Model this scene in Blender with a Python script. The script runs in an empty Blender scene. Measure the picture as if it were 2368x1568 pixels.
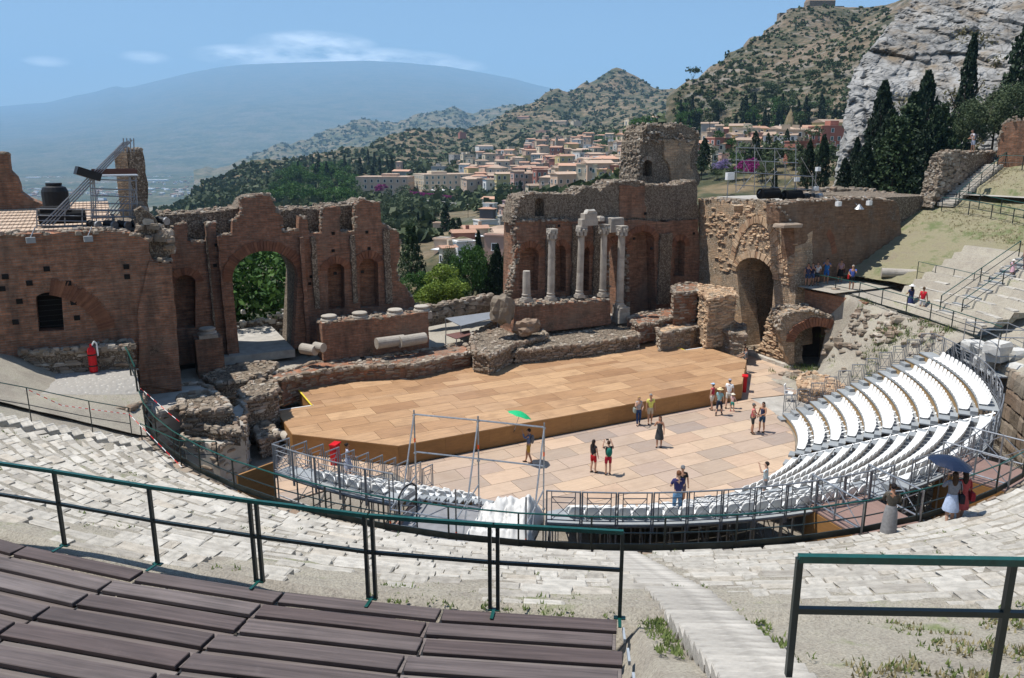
import bpy, bmesh, math, random
import numpy as np
from mathutils import Vector, Matrix, noise, geometry
random.seed(7); RNG = np.random.default_rng(7)
SC = bpy.context.scene; COL = SC.collection
# ------------------------------------------------------------------ camera, sky, sun, exposure
FPX, PITCH, CXD, CYD, EYE = 1800.0, math.radians(13.77), 1183.5, 784.0, 15.0   # photograph measured on a 2367 px wide copy
cam_d = bpy.data.cameras.new('camera'); cam = bpy.data.objects.new('camera', cam_d); COL.objects.link(cam)
cam_d.sensor_width = 36.0; cam_d.lens = 36.0 * FPX / 2367.0; cam_d.clip_start = 0.05; cam_d.clip_end = 120000.0
cam.location = (0, 0, EYE); cam.rotation_euler = (math.pi / 2 - PITCH, 0, 0); SC.camera = cam
SUN = Vector((-0.66, 0.07, 1.62)).normalized()
SUN_EL = math.asin(SUN.z); SUN_AZ = math.atan2(SUN.x, SUN.y)
sun_d = bpy.data.lights.new('sun', 'SUN'); sun_d.energy = 5.0; sun_d.angle = math.radians(0.53); sun_d.color = (1.0, 0.968, 0.92)
sun = bpy.data.objects.new('sun', sun_d); COL.objects.link(sun); sun.rotation_euler = SUN.to_track_quat('Z', 'Y').to_euler()
wd = bpy.data.worlds.new('World'); SC.world = wd; wd.use_nodes = True
def world():
    nt = wd.node_tree; nt.nodes.clear(); N = nt.nodes.new; L = nt.links.new
    out = N('ShaderNodeOutputWorld'); bg = N('ShaderNodeBackground'); bg.inputs[1].default_value = 0.082
    sky = N('ShaderNodeTexSky'); sky.sky_type = 'NISHITA'; sky.sun_disc = False
    sky.sun_elevation = SUN_EL; sky.sun_rotation = SUN_AZ; sky.altitude = 250; sky.air_density = 1.0; sky.dust_density = 0.3; sky.ozone_density = 3.0
    # thin cloud bank lying on the summit ridge of the volcano (a direction in the sky, far beyond everything)
    tc = N('ShaderNodeTexCoord'); sep = N('ShaderNodeSeparateXYZ'); L(tc.outputs['Generated'], sep.inputs[0])
    def m(op, a, b=None, c=None):
        n = N('ShaderNodeMath'); n.operation = op
        for i, v in enumerate((a, b, c)):
            if v is None: continue
            if isinstance(v, (int, float)): n.inputs[i].default_value = v
            else: L(v, n.inputs[i])
        return n.outputs[0]
    az = m('ARCTAN2', sep.outputs[0], sep.outputs[1]); el = m('ARCSINE', sep.outputs[2])
    cmb = N('ShaderNodeCombineXYZ'); L(m('MULTIPLY', az, 16.0), cmb.inputs[0]); L(m('MULTIPLY', el, 52.0), cmb.inputs[1])
    nz = N('ShaderNodeTexNoise'); nz.inputs['Scale'].default_value = 1.0; nz.inputs['Detail'].default_value = 7; nz.inputs['Roughness'].default_value = 0.62
    L(cmb.outputs[0], nz.inputs['Vector'])
    def blob(a0, e0, wa, we, amp):
        da = m('DIVIDE', m('SUBTRACT', az, math.radians(a0)), math.radians(wa)); de = m('DIVIDE', m('SUBTRACT', el, math.radians(e0)), math.radians(we))
        r = m('ADD', m('POWER', m('ABSOLUTE', da), 2.0), m('POWER', m('ABSOLUTE', de), 2.0))
        return m('MULTIPLY', m('MAXIMUM', m('SUBTRACT', 1.0, r), 0.0), amp)
    tot = None
    for b in ((-12.5, 5.9, 9.5, 0.9, 0.9), (-13.5, 6.7, 4.5, 1.0, 0.7), (-6.5, 5.5, 5.0, 0.7, 0.8), (-17.5, 6.0, 4.0, 0.7, 0.75), (-24.0, 5.6, 1.6, 0.45, 0.55), (-29.5, 5.1, 1.4, 0.35, 0.45)):
        v = blob(*b); tot = v if tot is None else m('MAXIMUM', tot, v)
    msk = m('MULTIPLY', m('MULTIPLY', tot, m('MAXIMUM', m('SUBTRACT', nz.outputs[0], 0.36), 0.0)), 3.4); msk = m('MINIMUM', msk, 0.7)
    mix = N('ShaderNodeMix'); mix.data_type = 'RGBA'; L(msk, mix.inputs[0]); L(sky.outputs[0], mix.inputs[6]); mix.inputs[7].default_value = (27.0, 27.5, 28.0, 1)
    L(mix.outputs[2], bg.inputs[0]); L(bg.outputs[0], out.inputs[0])
world()
SC.render.engine = 'CYCLES'; SC.cycles.use_denoising = True; SC.cycles.max_bounces = 6; SC.cycles.diffuse_bounces = 3; SC.cycles.glossy_bounces = 2
SC.cycles.transparent_max_bounces = 8; SC.cycles.volume_bounces = 1; SC.cycles.sample_clamp_indirect = 6.0
SC.view_settings.view_transform = 'Standard'; SC.view_settings.look = 'None'; SC.view_settings.exposure = 0.5; SC.view_settings.gamma = 1.0
SC.view_settings.use_curve_mapping = False

# ------------------------------------------------------------------ surveying helpers: rays of the survey photograph meet planes of the site
def ray(x, y):
    d = CYD - y
    return Vector((x - CXD, FPX * math.cos(PITCH) + d * math.sin(PITCH), -FPX * math.sin(PITCH) + d * math.cos(PITCH)))
def WZ(x, y, z=0.0):
    r = ray(x, y); return Vector((0, 0, EYE)) + r * ((z - EYE) / r.z)
def WY(x, y, Y):
    r = ray(x, y); return Vector((0, 0, EYE)) + r * (Y / r.y)
O2 = Vector((-5.5, 35.4)); S2 = Vector((0.886, 0.463)).normalized(); T2 = Vector((-S2.y, S2.x)); TH = math.atan2(S2.y, S2.x)
SK = Matrix.Translation((O2.x, O2.y, 0)) @ Matrix.Rotation(TH, 4, 'Z')       # theatre frame: s along the stage, t away from it, z up
SKI = SK.inverted()
def TS(p): return SKI @ Vector(p)
def FT(x, y, t0):
    r = ray(x, y); r2 = Vector((r.x, r.y)); k = (t0 + O2.dot(T2)) / r2.dot(T2); return TS(Vector((0, 0, EYE)) + r * k)
def FZ(x, y, z): return TS(WZ(x, y, z))
CS, CT = 11.05, 1.52                                                          # centre of the auditorium in the theatre frame
def pol(R, deg, z=0.0):
    a = math.radians(deg); return Vector((CS + R * math.cos(a), CT + R * math.sin(a), z))
def RA(p): return math.hypot(p[0] - CS, p[1] - CT), math.degrees(math.atan2(p[1] - CT, p[0] - CS))
def proj(w):
    d = Vector(w) - Vector((0, 0, EYE)); fw = d.y * math.cos(PITCH) - d.z * math.sin(PITCH); up = d.y * math.sin(PITCH) + d.z * math.cos(PITCH)
    return CXD + FPX * d.x / fw, CYD - FPX * up / fw
def angx(R, z, x, lo=-175.0, hi=-60.0):
    best = min((abs(proj(SK @ pol(R, a, z))[0] - x), a) for a in np.arange(lo, hi, 0.1)); return best[1]
def conez(R): return 4.0 + 0.47 * (R - 22.2)
def conel(R): return conez(R) if R < 31 else conez(31) + 0.40 * (R - 31)
def cone_hit(x, y):
    r = ray(x, y).normalized(); d = 4.0
    while d < 150:
        p = TS(Vector((0, 0, EYE)) + r * d); R, a = RA(p)
        if R > 22.2 and p.z < conez(R): return p
        d += 0.05
    return None

# ------------------------------------------------------------------ objects
def _new(name, data, parent=None, mw=None):
    o = bpy.data.objects.new(name, data); COL.objects.link(o)
    if parent is not None: o.parent = parent
    if mw is not None: o.matrix_world = mw if parent is None else o.matrix_world
    return o
def tag(o, label=None, cat=None, group=None, kind=None):
    if label: o['label'] = label
    if cat: o['category'] = cat
    if group: o['group'] = group
    if kind: o['kind'] = kind
    return o
def thing(name, label, cat, loc=(0, 0, 0), rot=0.0, group=None, frame=None):
    o = bpy.data.objects.new(name, None); COL.objects.link(o); o.empty_display_size = 0.3
    m = Matrix.Translation(loc) @ Matrix.Rotation(rot, 4, 'Z')
    o.matrix_world = (frame @ m) if frame is not None else m
    return tag(o, label, cat, group)
class MB:
    """collects verts/faces; build() makes one mesh object"""
    def __init__(s): s.v = []; s.f = []; s.mi = []; s.m = 0
    def add(s, V, F):
        b = len(s.v); s.v.extend([tuple(p) for p in V]); s.f.extend([tuple(b + i for i in f) for f in F]); s.mi.extend([s.m] * len(F)); return s
    def box(s, c, d, rz=0.0, tilt=None):
        x, y, z = d[0] / 2, d[1] / 2, d[2] / 2
        V = [Vector((sx * x, sy * y, sz * z)) for sx in (-1, 1) for sy in (-1, 1) for sz in (-1, 1)]
        M = Matrix.Rotation(rz, 3, 'Z') if tilt is None else Matrix.Rotation(rz, 3, 'Z') @ tilt
        V = [M @ p + Vector(c) for p in V]
        return s.add(V, [(0, 1, 3, 2), (4, 6, 7, 5), (0, 4, 5, 1), (2, 3, 7, 6), (0, 2, 6, 4), (1, 5, 7, 3)])
    def tube(s, a, b, r, n=6, r2=None, cap=True):
        a, b = Vector(a), Vector(b); d = (b - a)
        if d.length < 1e-6: return s
        q = d.to_track_quat('Z', 'Y'); r2 = r if r2 is None else r2
        V = []
        for i in range(n):
            k = 2 * math.pi * i / n; u = Vector((math.cos(k), math.sin(k), 0)); V += [a + q @ (u * r), b + q @ (u * r2)]
        F = [(2 * i, 2 * ((i + 1) % n), 2 * ((i + 1) % n) + 1, 2 * i + 1) for i in range(n)]
        if cap: F += [tuple(2 * i for i in range(n))[::-1], tuple(2 * i + 1 for i in range(n))]
        return s.add(V, F)
    def path(s, pts, r, n=6):
        for a, b in zip(pts[:-1], pts[1:]): s.tube(a, b, r, n)
        return s
    def lathe(s, prof, c=(0, 0, 0), n=14, cap=True):
        c = Vector(c); V = []; m = len(prof)
        for i in range(n):
            k = 2 * math.pi * i / n
            for r, z in prof: V.append(c + Vector((r * math.cos(k), r * math.sin(k), z)))
        F = [(i * m + j, ((i + 1) % n) * m + j, ((i + 1) % n) * m + j + 1, i * m + j + 1) for i in range(n) for j in range(m - 1)]
        if cap: F += [tuple(i * m for i in range(n))[::-1], tuple(i * m + m - 1 for i in range(n))]
        return s.add(V, F)
    def prism(s, poly, z0, z1):
        n = len(poly); V = [(p[0], p[1], z0) for p in poly] + [(p[0], p[1], z1) for p in poly]
        F = [tuple(range(n))[::-1], tuple(range(n, 2 * n))] + [(i, (i + 1) % n, n + (i + 1) % n, n + i) for i in range(n)]
        return s.add(V, F)
    def ball(s, c, r, seg=8, ring=6):
        rx, ry, rz = (r, r, r) if isinstance(r, (int, float)) else r; V = []; F = []
        for j in range(ring + 1):
            t = math.pi * j / ring
            for i in range(seg):
                k = 2 * math.pi * i / seg; V.append((c[0] + rx * math.sin(t) * math.cos(k), c[1] + ry * math.sin(t) * math.sin(k), c[2] + rz * math.cos(t)))
        for j in range(ring):
            for i in range(seg): F.append((j * seg + i, (j + 1) * seg + i, (j + 1) * seg + (i + 1) % seg, j * seg + (i + 1) % seg))
        return s.add(V, F)
    def rock(s, c, d, rz=0.0, jit=0.22, top=0.72):
        """angular stone: jittered chamfered block"""
        x, y, z = d[0] / 2, d[1] / 2, d[2] / 2; j = lambda: 1 + random.uniform(-jit, jit)
        V = []
        for sz, k in ((-1, 1.0), (0.35 if top < .9 else 0.8, 1.0), (1, top)):
            for sx, sy in ((-1, -1), (1, -1), (1, 1), (-1, 1)): V.append(Vector((sx * x * k * j(), sy * y * k * j(), sz * z * j())))
        M = Matrix.Rotation(rz, 3, 'Z'); V = [M @ p + Vector(c) for p in V]
        F = [(3, 2, 1, 0), (8, 9, 10, 11)] + [(b + i, b + (i + 1) % 4, b + 4 + (i + 1) % 4, b + 4 + i) for b in (0, 4) for i in range(4)]
        return s.add(V, F)
    def mesh(s, name, mats, smooth=False):
        me = bpy.data.meshes.new(name); me.from_pydata(s.v, [], s.f)
        for m in (mats if isinstance(mats, (list, tuple)) else [mats]): me.materials.append(m)
        if isinstance(mats, (list, tuple)) and len(mats) > 1: me.polygons.foreach_set('material_index', s.mi)
        if smooth: me.polygons.foreach_set('use_smooth', [True] * len(me.polygons))
        me.update(); return me
    def build(s, name, mats, parent=None, frame=None, smooth=False, kind=None):
        o = bpy.data.objects.new(name, s.mesh(name, mats, smooth)); COL.objects.link(o)
        if parent is not None: o.parent = parent
        elif frame is not None: o.matrix_world = frame
        if kind: o['kind'] = kind
        return o
def link(name, me, parent=None, loc=(0, 0, 0), rot=0.0, sc=None, frame=None):
    o = bpy.data.objects.new(name, me); COL.objects.link(o)
    m = Matrix.Translation(loc) @ Matrix.Rotation(rot, 4, 'Z')
    if sc is not None: m = m @ Matrix.Diagonal((*((sc, sc, sc) if isinstance(sc, (int, float)) else sc), 1))
    if parent is not None: o.parent = parent; o.matrix_local = m
    else: o.matrix_world = frame @ m if frame is not None else m
    return o
def grid_mesh(name, P, mats, smooth=True):
    """P: array (nu, nv, 3)"""
    P = np.asarray(P, float); nu, nv = P.shape[:2]; i, j = np.meshgrid(np.arange(nu - 1), np.arange(nv - 1), indexing='ij')
    a = (i * nv + j).ravel(); F = np.stack([a, a + nv, a + nv + 1, a + 1], 1)
    me = bpy.data.meshes.new(name); me.from_pydata(P.reshape(-1, 3).tolist(), [], F.tolist())
    for m in (mats if isinstance(mats, (list, tuple)) else [mats]): me.materials.append(m)
    if smooth: me.polygons.foreach_set('use_smooth', [True] * len(me.polygons))
    me.update(); return me
def fbm(x, y, z=0.0, o=5, h=1.0, l=2.0): return noise.fractal(Vector((x, y, z)), h, l, o)
def clip(poly, conv):
    """Sutherland-Hodgman: poly clipped to convex counter-clockwise polygon"""
    out = list(poly)
    for k in range(len(conv)):
        a, b = conv[k], conv[(k + 1) % len(conv)]; inp, out = out, []
        side = lambda p: (b[0] - a[0]) * (p[1] - a[1]) - (b[1] - a[1]) * (p[0] - a[0])
        for i in range(len(inp)):
            p, q = inp[i], inp[(i + 1) % len(inp)]; sp, sq = side(p), side(q)
            if sp >= 0: out.append(p)
            if sp * sq < 0:
                t = sp / (sp - sq); out.append((p[0] + (q[0] - p[0]) * t, p[1] + (q[1] - p[1]) * t))
        if len(out) < 3: return []
    return out
def area(p): return abs(sum(p[i][0] * p[(i + 1) % len(p)][1] - p[(i + 1) % len(p)][0] * p[i][1] for i in range(len(p)))) / 2

# ------------------------------------------------------------------ materials
class NT:
    def __init__(s, name):
        s.m = bpy.data.materials.new(name); s.m.use_nodes = True; s.t = s.m.node_tree; s.t.nodes.clear()
        s.out = s.n('ShaderNodeOutputMaterial'); s.b = s.n('ShaderNodeBsdfPrincipled'); s.l(s.b.outputs[0], s.out.inputs[0])
        s.b.inputs['Specular IOR Level'].default_value = 0.25
    def n(s, k, **kw):
        n = s.t.nodes.new(k)
        for a, v in kw.items(): setattr(n, a, v)
        return n
    def l(s, a, b): s.t.links.new(a, b)
    def co(s, kind='Object'): return s.n('ShaderNodeTexCoord').outputs[kind]
    def math(s, op, a, b=None):
        n = s.n('ShaderNodeMath', operation=op)
        for i, v in enumerate((a, b)):
            if v is None: continue
            if isinstance(v, (int, float)): n.inputs[i].default_value = v
            else: s.l(v, n.inputs[i])
        return n.outputs[0]
    def noise(s, vec, scale, detail=5, rough=0.6, dist=0.0):
        n = s.n('ShaderNodeTexNoise'); n.inputs['Scale'].default_value = scale; n.inputs['Detail'].default_value = detail
        n.inputs['Roughness'].default_value = rough; n.inputs['Distortion'].default_value = dist
        if vec is not None: s.l(vec, n.inputs['Vector'])
        return n.outputs[0]
    def vor(s, vec, scale, feat='F1', rnd=1.0, out=0):
        n = s.n('ShaderNodeTexVoronoi', feature=feat); n.inputs['Scale'].default_value = scale; n.inputs['Randomness'].default_value = rnd; s.l(vec, n.inputs['Vector'])
        return n.outputs[out]
    def ramp(s, fac, stops, interp='LINEAR'):
        n = s.n('ShaderNodeValToRGB'); cr = n.color_ramp; cr.interpolation = interp
        while len(cr.elements) < len(stops): cr.elements.new(0.5)
        for e, (p, c) in zip(cr.elements, stops): e.position = p; e.color = (c, c, c, 1) if isinstance(c, (int, float)) else (*c, 1)
        s.l(fac, n.inputs[0]); return n.outputs[0]
    def mix(s, fac, a, b, mode='MIX'):
        n = s.n('ShaderNodeMix', data_type='RGBA', blend_type=mode)
        for i, v in ((0, fac), (6, a), (7, b)):
            if isinstance(v, (int, float)): n.inputs[i].default_value = v if i == 0 else (v, v, v, 1)
            elif isinstance(v, tuple): n.inputs[i].default_value = (*v, 1)
            else: s.l(v, n.inputs[i])
        return n.outputs[2]
    def mapv(s, vec, sc=(1, 1, 1), rot=(0, 0, 0), loc=(0, 0, 0)):
        n = s.n('ShaderNodeMapping'); n.inputs['Scale'].default_value = sc; n.inputs['Rotation'].default_value = rot; n.inputs['Location'].default_value = loc; s.l(vec, n.inputs[0]); return n.outputs[0]
    def bump(s, h, st=0.5, d=0.05, nrm=None):
        n = s.n('ShaderNodeBump'); n.inputs['Strength'].default_value = st; n.inputs['Distance'].default_value = d; s.l(h, n.inputs['Height'])
        if nrm is not None: s.l(nrm, n.inputs['Normal'])
        return n.outputs[0]
    def orand(s): return s.n('ShaderNodeObjectInfo').outputs['Random']
    def irand(s): return s.n('ShaderNodeNewGeometry').outputs['Random Per Island']
    def done(s, col=None, rough=0.8, nrm=None, metal=0.0, spec=None):
        if col is not None:
            if isinstance(col, tuple): s.b.inputs['Base Color'].default_value = (*col, 1)
            else: s.l(col, s.b.inputs['Base Color'])
        if isinstance(rough, (int, float)): s.b.inputs['Roughness'].default_value = rough
        else: s.l(rough, s.b.inputs['Roughness'])
        s.b.inputs['Metallic'].default_value = metal
        if spec is not None: s.b.inputs['Specular IOR Level'].default_value = spec
        if nrm is not None: s.l(nrm, s.b.inputs['Normal'])
        return s.m
def plain(name, c, rough=0.6, metal=0.0, var=0.12, scale=6.0, rnd=0.0, bump=0.0, spec=None):
    t = NT(name); co = t.co(); nz = t.noise(co, scale, 5)
    lo = tuple(max(0, v * (1 - var)) for v in c); hi = tuple(min(1, v * (1 + var)) for v in c)
    col = t.ramp(nz, [(0.3, lo), (0.7, hi)])
    if rnd: col = t.mix(1.0, col, t.ramp(t.orand(), [(0, 1 - rnd), (1, 1 + rnd)]), 'MULTIPLY')
    return t.done(col, rough, t.bump(t.noise(co, scale * 4, 4), bump, 0.02) if bump else None, metal, spec)
def stone(name, tones, scale=2.0, island=True, rnd=True, bump=0.6, rough=0.92, bscale=9.0):
    """weathered stone: tone per piece, blotches, pits"""
    t = NT(name); co = t.co(); r = t.math('FRACT', t.math('ADD', t.irand(), t.orand()))
    n = len(tones); base = t.ramp(r, [(i / max(1, n - 1), c) for i, c in enumerate(tones)])
    col = t.mix(1.0, base, t.ramp(t.noise(co, scale, 7, 0.65), [(0.25, 0.62), (0.5, 1.0), (0.75, 1.22)]), 'MULTIPLY')
    col = t.mix(t.ramp(t.noise(co, scale * 0.45, 5, 0.7), [(0.55, 0.0), (0.72, 0.55)]), col, tuple(v * 0.45 for v in tones[0]))
    col = t.mix(t.ramp(t.noise(co, scale * 7, 4, 0.7), [(0.6, 0.0), (0.72, 0.5)]), col, tuple(v * 0.4 for v in tones[-1]))
    return t.done(col, rough, t.bump(t.noise(co, bscale, 6, 0.7), bump, 0.06))
def brick(name, c1, c2, mortar, bw=0.42, bh=0.105, rubble=0.35, rub_c=((0.10, 0.085, 0.07), (0.27, 0.24, 0.20)), grime=0.5, bumpd=0.05):
    """roman brickwork: thin courses, patches of exposed rubble core, weather stains"""
    t = NT(name); co = t.co(); sep = t.n('ShaderNodeSeparateXYZ'); t.l(co, sep.inputs[0])
    u = t.math('ADD', sep.outputs[0], t.math('MULTIPLY', sep.outputs[1], 0.93)); cmb = t.n('ShaderNodeCombineXYZ'); t.l(u, cmb.inputs[0])
    wob = t.math('MULTIPLY', t.noise(co, 0.9, 3), 0.22); t.l(t.math('ADD', sep.outputs[2], wob), cmb.inputs[1])
    b = t.n('ShaderNodeTexBrick'); t.l(cmb.outputs[0], b.inputs['Vector'])
    b.inputs['Color1'].default_value = (*c1, 1); b.inputs['Color2'].default_value = (*c2, 1); b.inputs['Mortar'].default_value = (*mortar, 1)
    b.inputs['Scale'].default_value = 1.0; b.inputs['Brick Width'].default_value = bw; b.inputs['Row Height'].default_value = bh
    b.inputs['Mortar Size'].default_value = bh * 0.16; b.inputs['Bias'].default_value = -0.1; b.offset = 0.5
    n1 = t.noise(co, 0.55, 6, 0.65); n2 = t.noise(co, 3.5, 6, 0.7)
    col = t.mix(1.0, b.outputs[0], t.ramp(n2, [(0.25, 0.45), (0.5, 0.95), (0.78, 1.5)]), 'MULTIPLY')
    col = t.mix(1.0, col, t.ramp(t.noise(t.mapv(co, (0.8, 0.8, 9.0)), 1.0, 5, 0.75), [(0.3, 0.55), (0.5, 1.0), (0.7, 1.45)]), 'MULTIPLY')     # courses of different firing
    col = t.mix(t.ramp(t.noise(co, 0.33, 7, 0.7), [(0.5, 0.0), (0.66, 0.6)]), col, tuple(0.5 * v + 0.5 * w for v, w in zip(rub_c[1], mortar)))      # lime and lichen bloom
    col = t.mix(t.ramp(t.noise(co, 9.0, 4, 0.7), [(0.6, 0.0), (0.7, 0.5)]), col, rub_c[1])
    # exposed rubble core
    cell = t.vor(co, 10.0, 'F1', 1.0, 1); dist = t.vor(co, 10.0, 'DISTANCE_TO_EDGE')
    bw_ = t.n('ShaderNodeRGBToBW'); t.l(cell, bw_.inputs[0])
    rc = t.mix(t.ramp(dist, [(0.0, 1.0), (0.09, 0.0)]), t.ramp(bw_.outputs[0], [(0.2, rub_c[0]), (0.8, rub_c[1])]), tuple(v * 0.5 for v in rub_c[0]))
    msk = t.ramp(t.math('ADD', n1, t.math('MULTIPLY', t.math('SUBTRACT', n2, 0.5), 0.35)), [(1.0 - rubble - 0.16, 0.0), (1.0 - rubble, 1.0)])
    col = t.mix(msk, col, rc)
    # dark weather stains, running downwards
    st = t.noise(t.mapv(co, (1.1, 1.1, 0.22)), 1.0, 5, 0.7)
    col = t.mix(t.ramp(st, [(0.5, 0.0), (0.75, grime)]), col, (0.045, 0.038, 0.032))
    h = t.mix(msk, t.math('SUBTRACT', 1.0, b.outputs[1]), t.ramp(dist, [(0, 0), (0.2, 1)]))
    hb = t.bump(h, 0.8, bumpd); hb = t.bump(n2, 0.7, 0.08, hb); return t.done(col, 0.95, hb)
def foliage(name, dark, mid, light, trans=0.2):
    t = NT(name); co = t.co(); nz = t.noise(co, 0.9, 4)
    f = t.math('ADD', t.math('MULTIPLY', t.irand(), 0.55), t.math('MULTIPLY', nz, 0.5))
    col = t.ramp(f, [(0.15, dark), (0.5, mid), (0.9, light)])
    col = t.mix(1.0, col, t.ramp(t.orand(), [(0, 0.8), (1, 1.15)]), 'MULTIPLY')
    tr = t.n('ShaderNodeBsdfTranslucent'); t.l(col, tr.inputs[0]); ms = t.n('ShaderNodeMixShader'); ms.inputs[0].default_value = trans
    t.done(col, 0.65); t.l(t.b.outputs[0], ms.inputs[1]); t.l(tr.outputs[0], ms.inputs[2]); t.l(ms.outputs[0], t.out.inputs[0]); return t.m

mBRICK = brick('red_brown_brick', (0.335, 0.15, 0.085), (0.20, 0.10, 0.062), (0.22, 0.165, 0.125), rubble=0.27, rub_c=((0.12, 0.085, 0.06), (0.25, 0.18, 0.13)), grime=0.75)  # brick in its own red brown, with grime and rubble patches
mBRICKR = brick('red_brick', (0.32, 0.145, 0.08), (0.22, 0.105, 0.062), (0.22, 0.16, 0.115), rubble=0.24, rub_c=((0.13, 0.09, 0.065), (0.27, 0.19, 0.14)), grime=0.65)
mBRICKY = brick('ochre_brick', (0.58, 0.39, 0.235), (0.45, 0.275, 0.16), (0.38, 0.295, 0.21), bw=0.5, bh=0.14, rubble=0.42, rub_c=((0.30, 0.225, 0.15), (0.60, 0.50, 0.38)), grime=0.25, bumpd=0.12)
mBRICKG = brick('grey_core', (0.17, 0.13, 0.10), (0.12, 0.10, 0.085), (0.10, 0.085, 0.07), rubble=0.60, rub_c=((0.15, 0.112, 0.08), (0.37, 0.305, 0.23)))
mRUB = stone('rubble_stone', [(0.17, 0.135, 0.10), (0.29, 0.245, 0.19), (0.24, 0.17, 0.12), (0.43, 0.385, 0.32)])
mLIME = stone('limestone', [(0.32, 0.292, 0.25), (0.45, 0.42, 0.365), (0.38, 0.352, 0.305), (0.50, 0.47, 0.415), (0.41, 0.365, 0.30)], scale=2.6, bump=0.5)
mMARB = stone('grey_marble', [(0.33, 0.295, 0.25), (0.41, 0.37, 0.315)], scale=1.4, bump=0.35)
mVOIDSHADE = plain('painted_void_shade', (0.012, 0.011, 0.010), 0.95)  # near-black colour standing in for the shade inside holes and openings
# ------------------------------------------------------------------ more materials
def ply(name, stops, grain=(0.5, 7.0, 1.0), rnd=0.25, rough=0.55, spec=0.3, gr=0.35):
    """wood sheet: tone per board, long grain, water stains"""
    t = NT(name); co = t.co(); off = t.n('ShaderNodeVectorMath', operation='ADD'); t.l(co, off.inputs[0])
    cb = t.n('ShaderNodeCombineXYZ'); o = t.orand()
    for i in range(3): t.l(t.math('MULTIPLY', o, 37.0 + 11 * i), cb.inputs[i])
    t.l(cb.outputs[0], off.inputs[1]); v = off.outputs[0]
    col = t.ramp(o, [(i / (len(stops) - 1), c) for i, c in enumerate(stops)])
    g = t.noise(t.mapv(v, grain), 2.2, 6, 0.65, 0.6)
    col = t.mix(1.0, col, t.ramp(g, [(0.25, 1 - gr), (0.75, 1 + gr)]), 'MULTIPLY')
    b = t.noise(v, 0.7, 5, 0.6); col = t.mix(t.ramp(b, [(0.5, 0), (0.75, 0.5)]), col, tuple(x * 0.62 for x in stops[0]))
    col = t.mix(t.ramp(t.noise(v, 2.6, 4, 0.7), [(0.62, 0), (0.78, 0.3)]), col, tuple(min(1, x * 1.35) for x in stops[-1]))
    return t.done(col, rough, t.bump(g, 0.25, 0.004), spec=spec)
mSTAGE = ply('stage_plywood', [(0.28, 0.155, 0.08), (0.38, 0.225, 0.118), (0.46, 0.29, 0.16), (0.32, 0.185, 0.098), (0.42, 0.265, 0.15), (0.35, 0.20, 0.10)], grain=(0.35, 9.0, 1.0), gr=0.42)
mFLOOR = ply('floor_panel', [(0.46, 0.325, 0.225), (0.34, 0.265, 0.205), (0.50, 0.36, 0.245), (0.30, 0.24, 0.20), (0.51, 0.37, 0.26), (0.43, 0.30, 0.21), (0.37, 0.28, 0.225), (0.49, 0.365, 0.255)], gr=0.16, rough=0.6)
mFASCIA = ply('brown_fascia', [(0.27, 0.135, 0.045), (0.33, 0.17, 0.06)], grain=(1, 1, 5), gr=0.2)
mRISER = ply('tan_riser', [(0.36, 0.23, 0.10), (0.40, 0.26, 0.12)], grain=(1, 1, 5), gr=0.15)
mDECK = ply('weathered_deck_board', [(0.066, 0.049, 0.046), (0.10, 0.078, 0.073), (0.14, 0.116, 0.109), (0.078, 0.056, 0.052), (0.115, 0.094, 0.089)], grain=(0.3, 9, 2), gr=0.55, rough=0.62)
mFOOTB = ply('grey_foot_board', [(0.125, 0.10, 0.09), (0.165, 0.14, 0.127), (0.105, 0.08, 0.07)], grain=(0.3, 9, 2), gr=0.45, rough=0.65)
mGANG = ply('brown_gangway', [(0.22, 0.14, 0.115), (0.26, 0.17, 0.14)], gr=0.15)
mSTEEL = plain('galvanised_steel', (0.36, 0.37, 0.38), 0.42, 0.75, 0.2, 9)
mSTEELD = plain('dull_steel', (0.24, 0.25, 0.265), 0.5, 0.5, 0.2, 9)
mTREAD = plain('grey_tread', (0.27, 0.285, 0.29), 0.6, 0.0, 0.12, 3, rnd=0.1)
mSEAT = plain('white_plastic', (0.80, 0.79, 0.755), 0.35, 0.0, 0.03, 4, spec=0.5)
mGREEN = plain('green_paint', (0.006, 0.062, 0.050), 0.32, 0.0, 0.25, 12, spec=0.5)
mGREEND = plain('dark_green_paint', (0.010, 0.020, 0.019), 0.4, 0.0, 0.25, 12, spec=0.5)
mBLACK = plain('black_metal', (0.015, 0.015, 0.016), 0.5)
mCONC = plain('concrete', (0.36, 0.335, 0.295), 0.9, 0.0, 0.22, 1.6, bump=0.5)
mORANGE = plain('orange_tape', (0.85, 0.10, 0.02), 0.5)
mRED = plain('red_paint', (0.55, 0.012, 0.018), 0.4)
mWHITE = plain('white_paint', (0.75, 0.75, 0.73), 0.5)
mYEL = plain('yellow_edge', (0.65, 0.50, 0.05), 0.6)
def ground_mat(name, dirt, straw, green, gpos=0.62, spos=0.45, scale=0.5, pebble=0.4):
    t = NT(name); co = t.co(); n1 = t.noise(co, scale, 7, 0.62); n2 = t.noise(co, scale * 4.7, 6, 0.7); n3 = t.noise(co, 26.0, 4, 0.7)
    f = t.math('ADD', t.math('MULTIPLY', n1, 0.6), t.math('MULTIPLY', n2, 0.4))
    col = t.ramp(f, [(spos - 0.07, dirt), (spos + 0.03, straw), (gpos - 0.03, straw), (gpos + 0.06, green)])
    col = t.mix(1.0, col, t.ramp(n3, [(0.3, 0.6), (0.5, 1.0), (0.72, 1.3)]), 'MULTIPLY')
    v = t.vor(co, 7.0); col = t.mix(t.ramp(v, [(0.10, pebble), (0.16, 0.0)]), col, (0.42, 0.39, 0.33))
    return t.done(col, 0.95, t.bump(t.mix(0.5, n2, n3), 0.8, 0.12))
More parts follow.
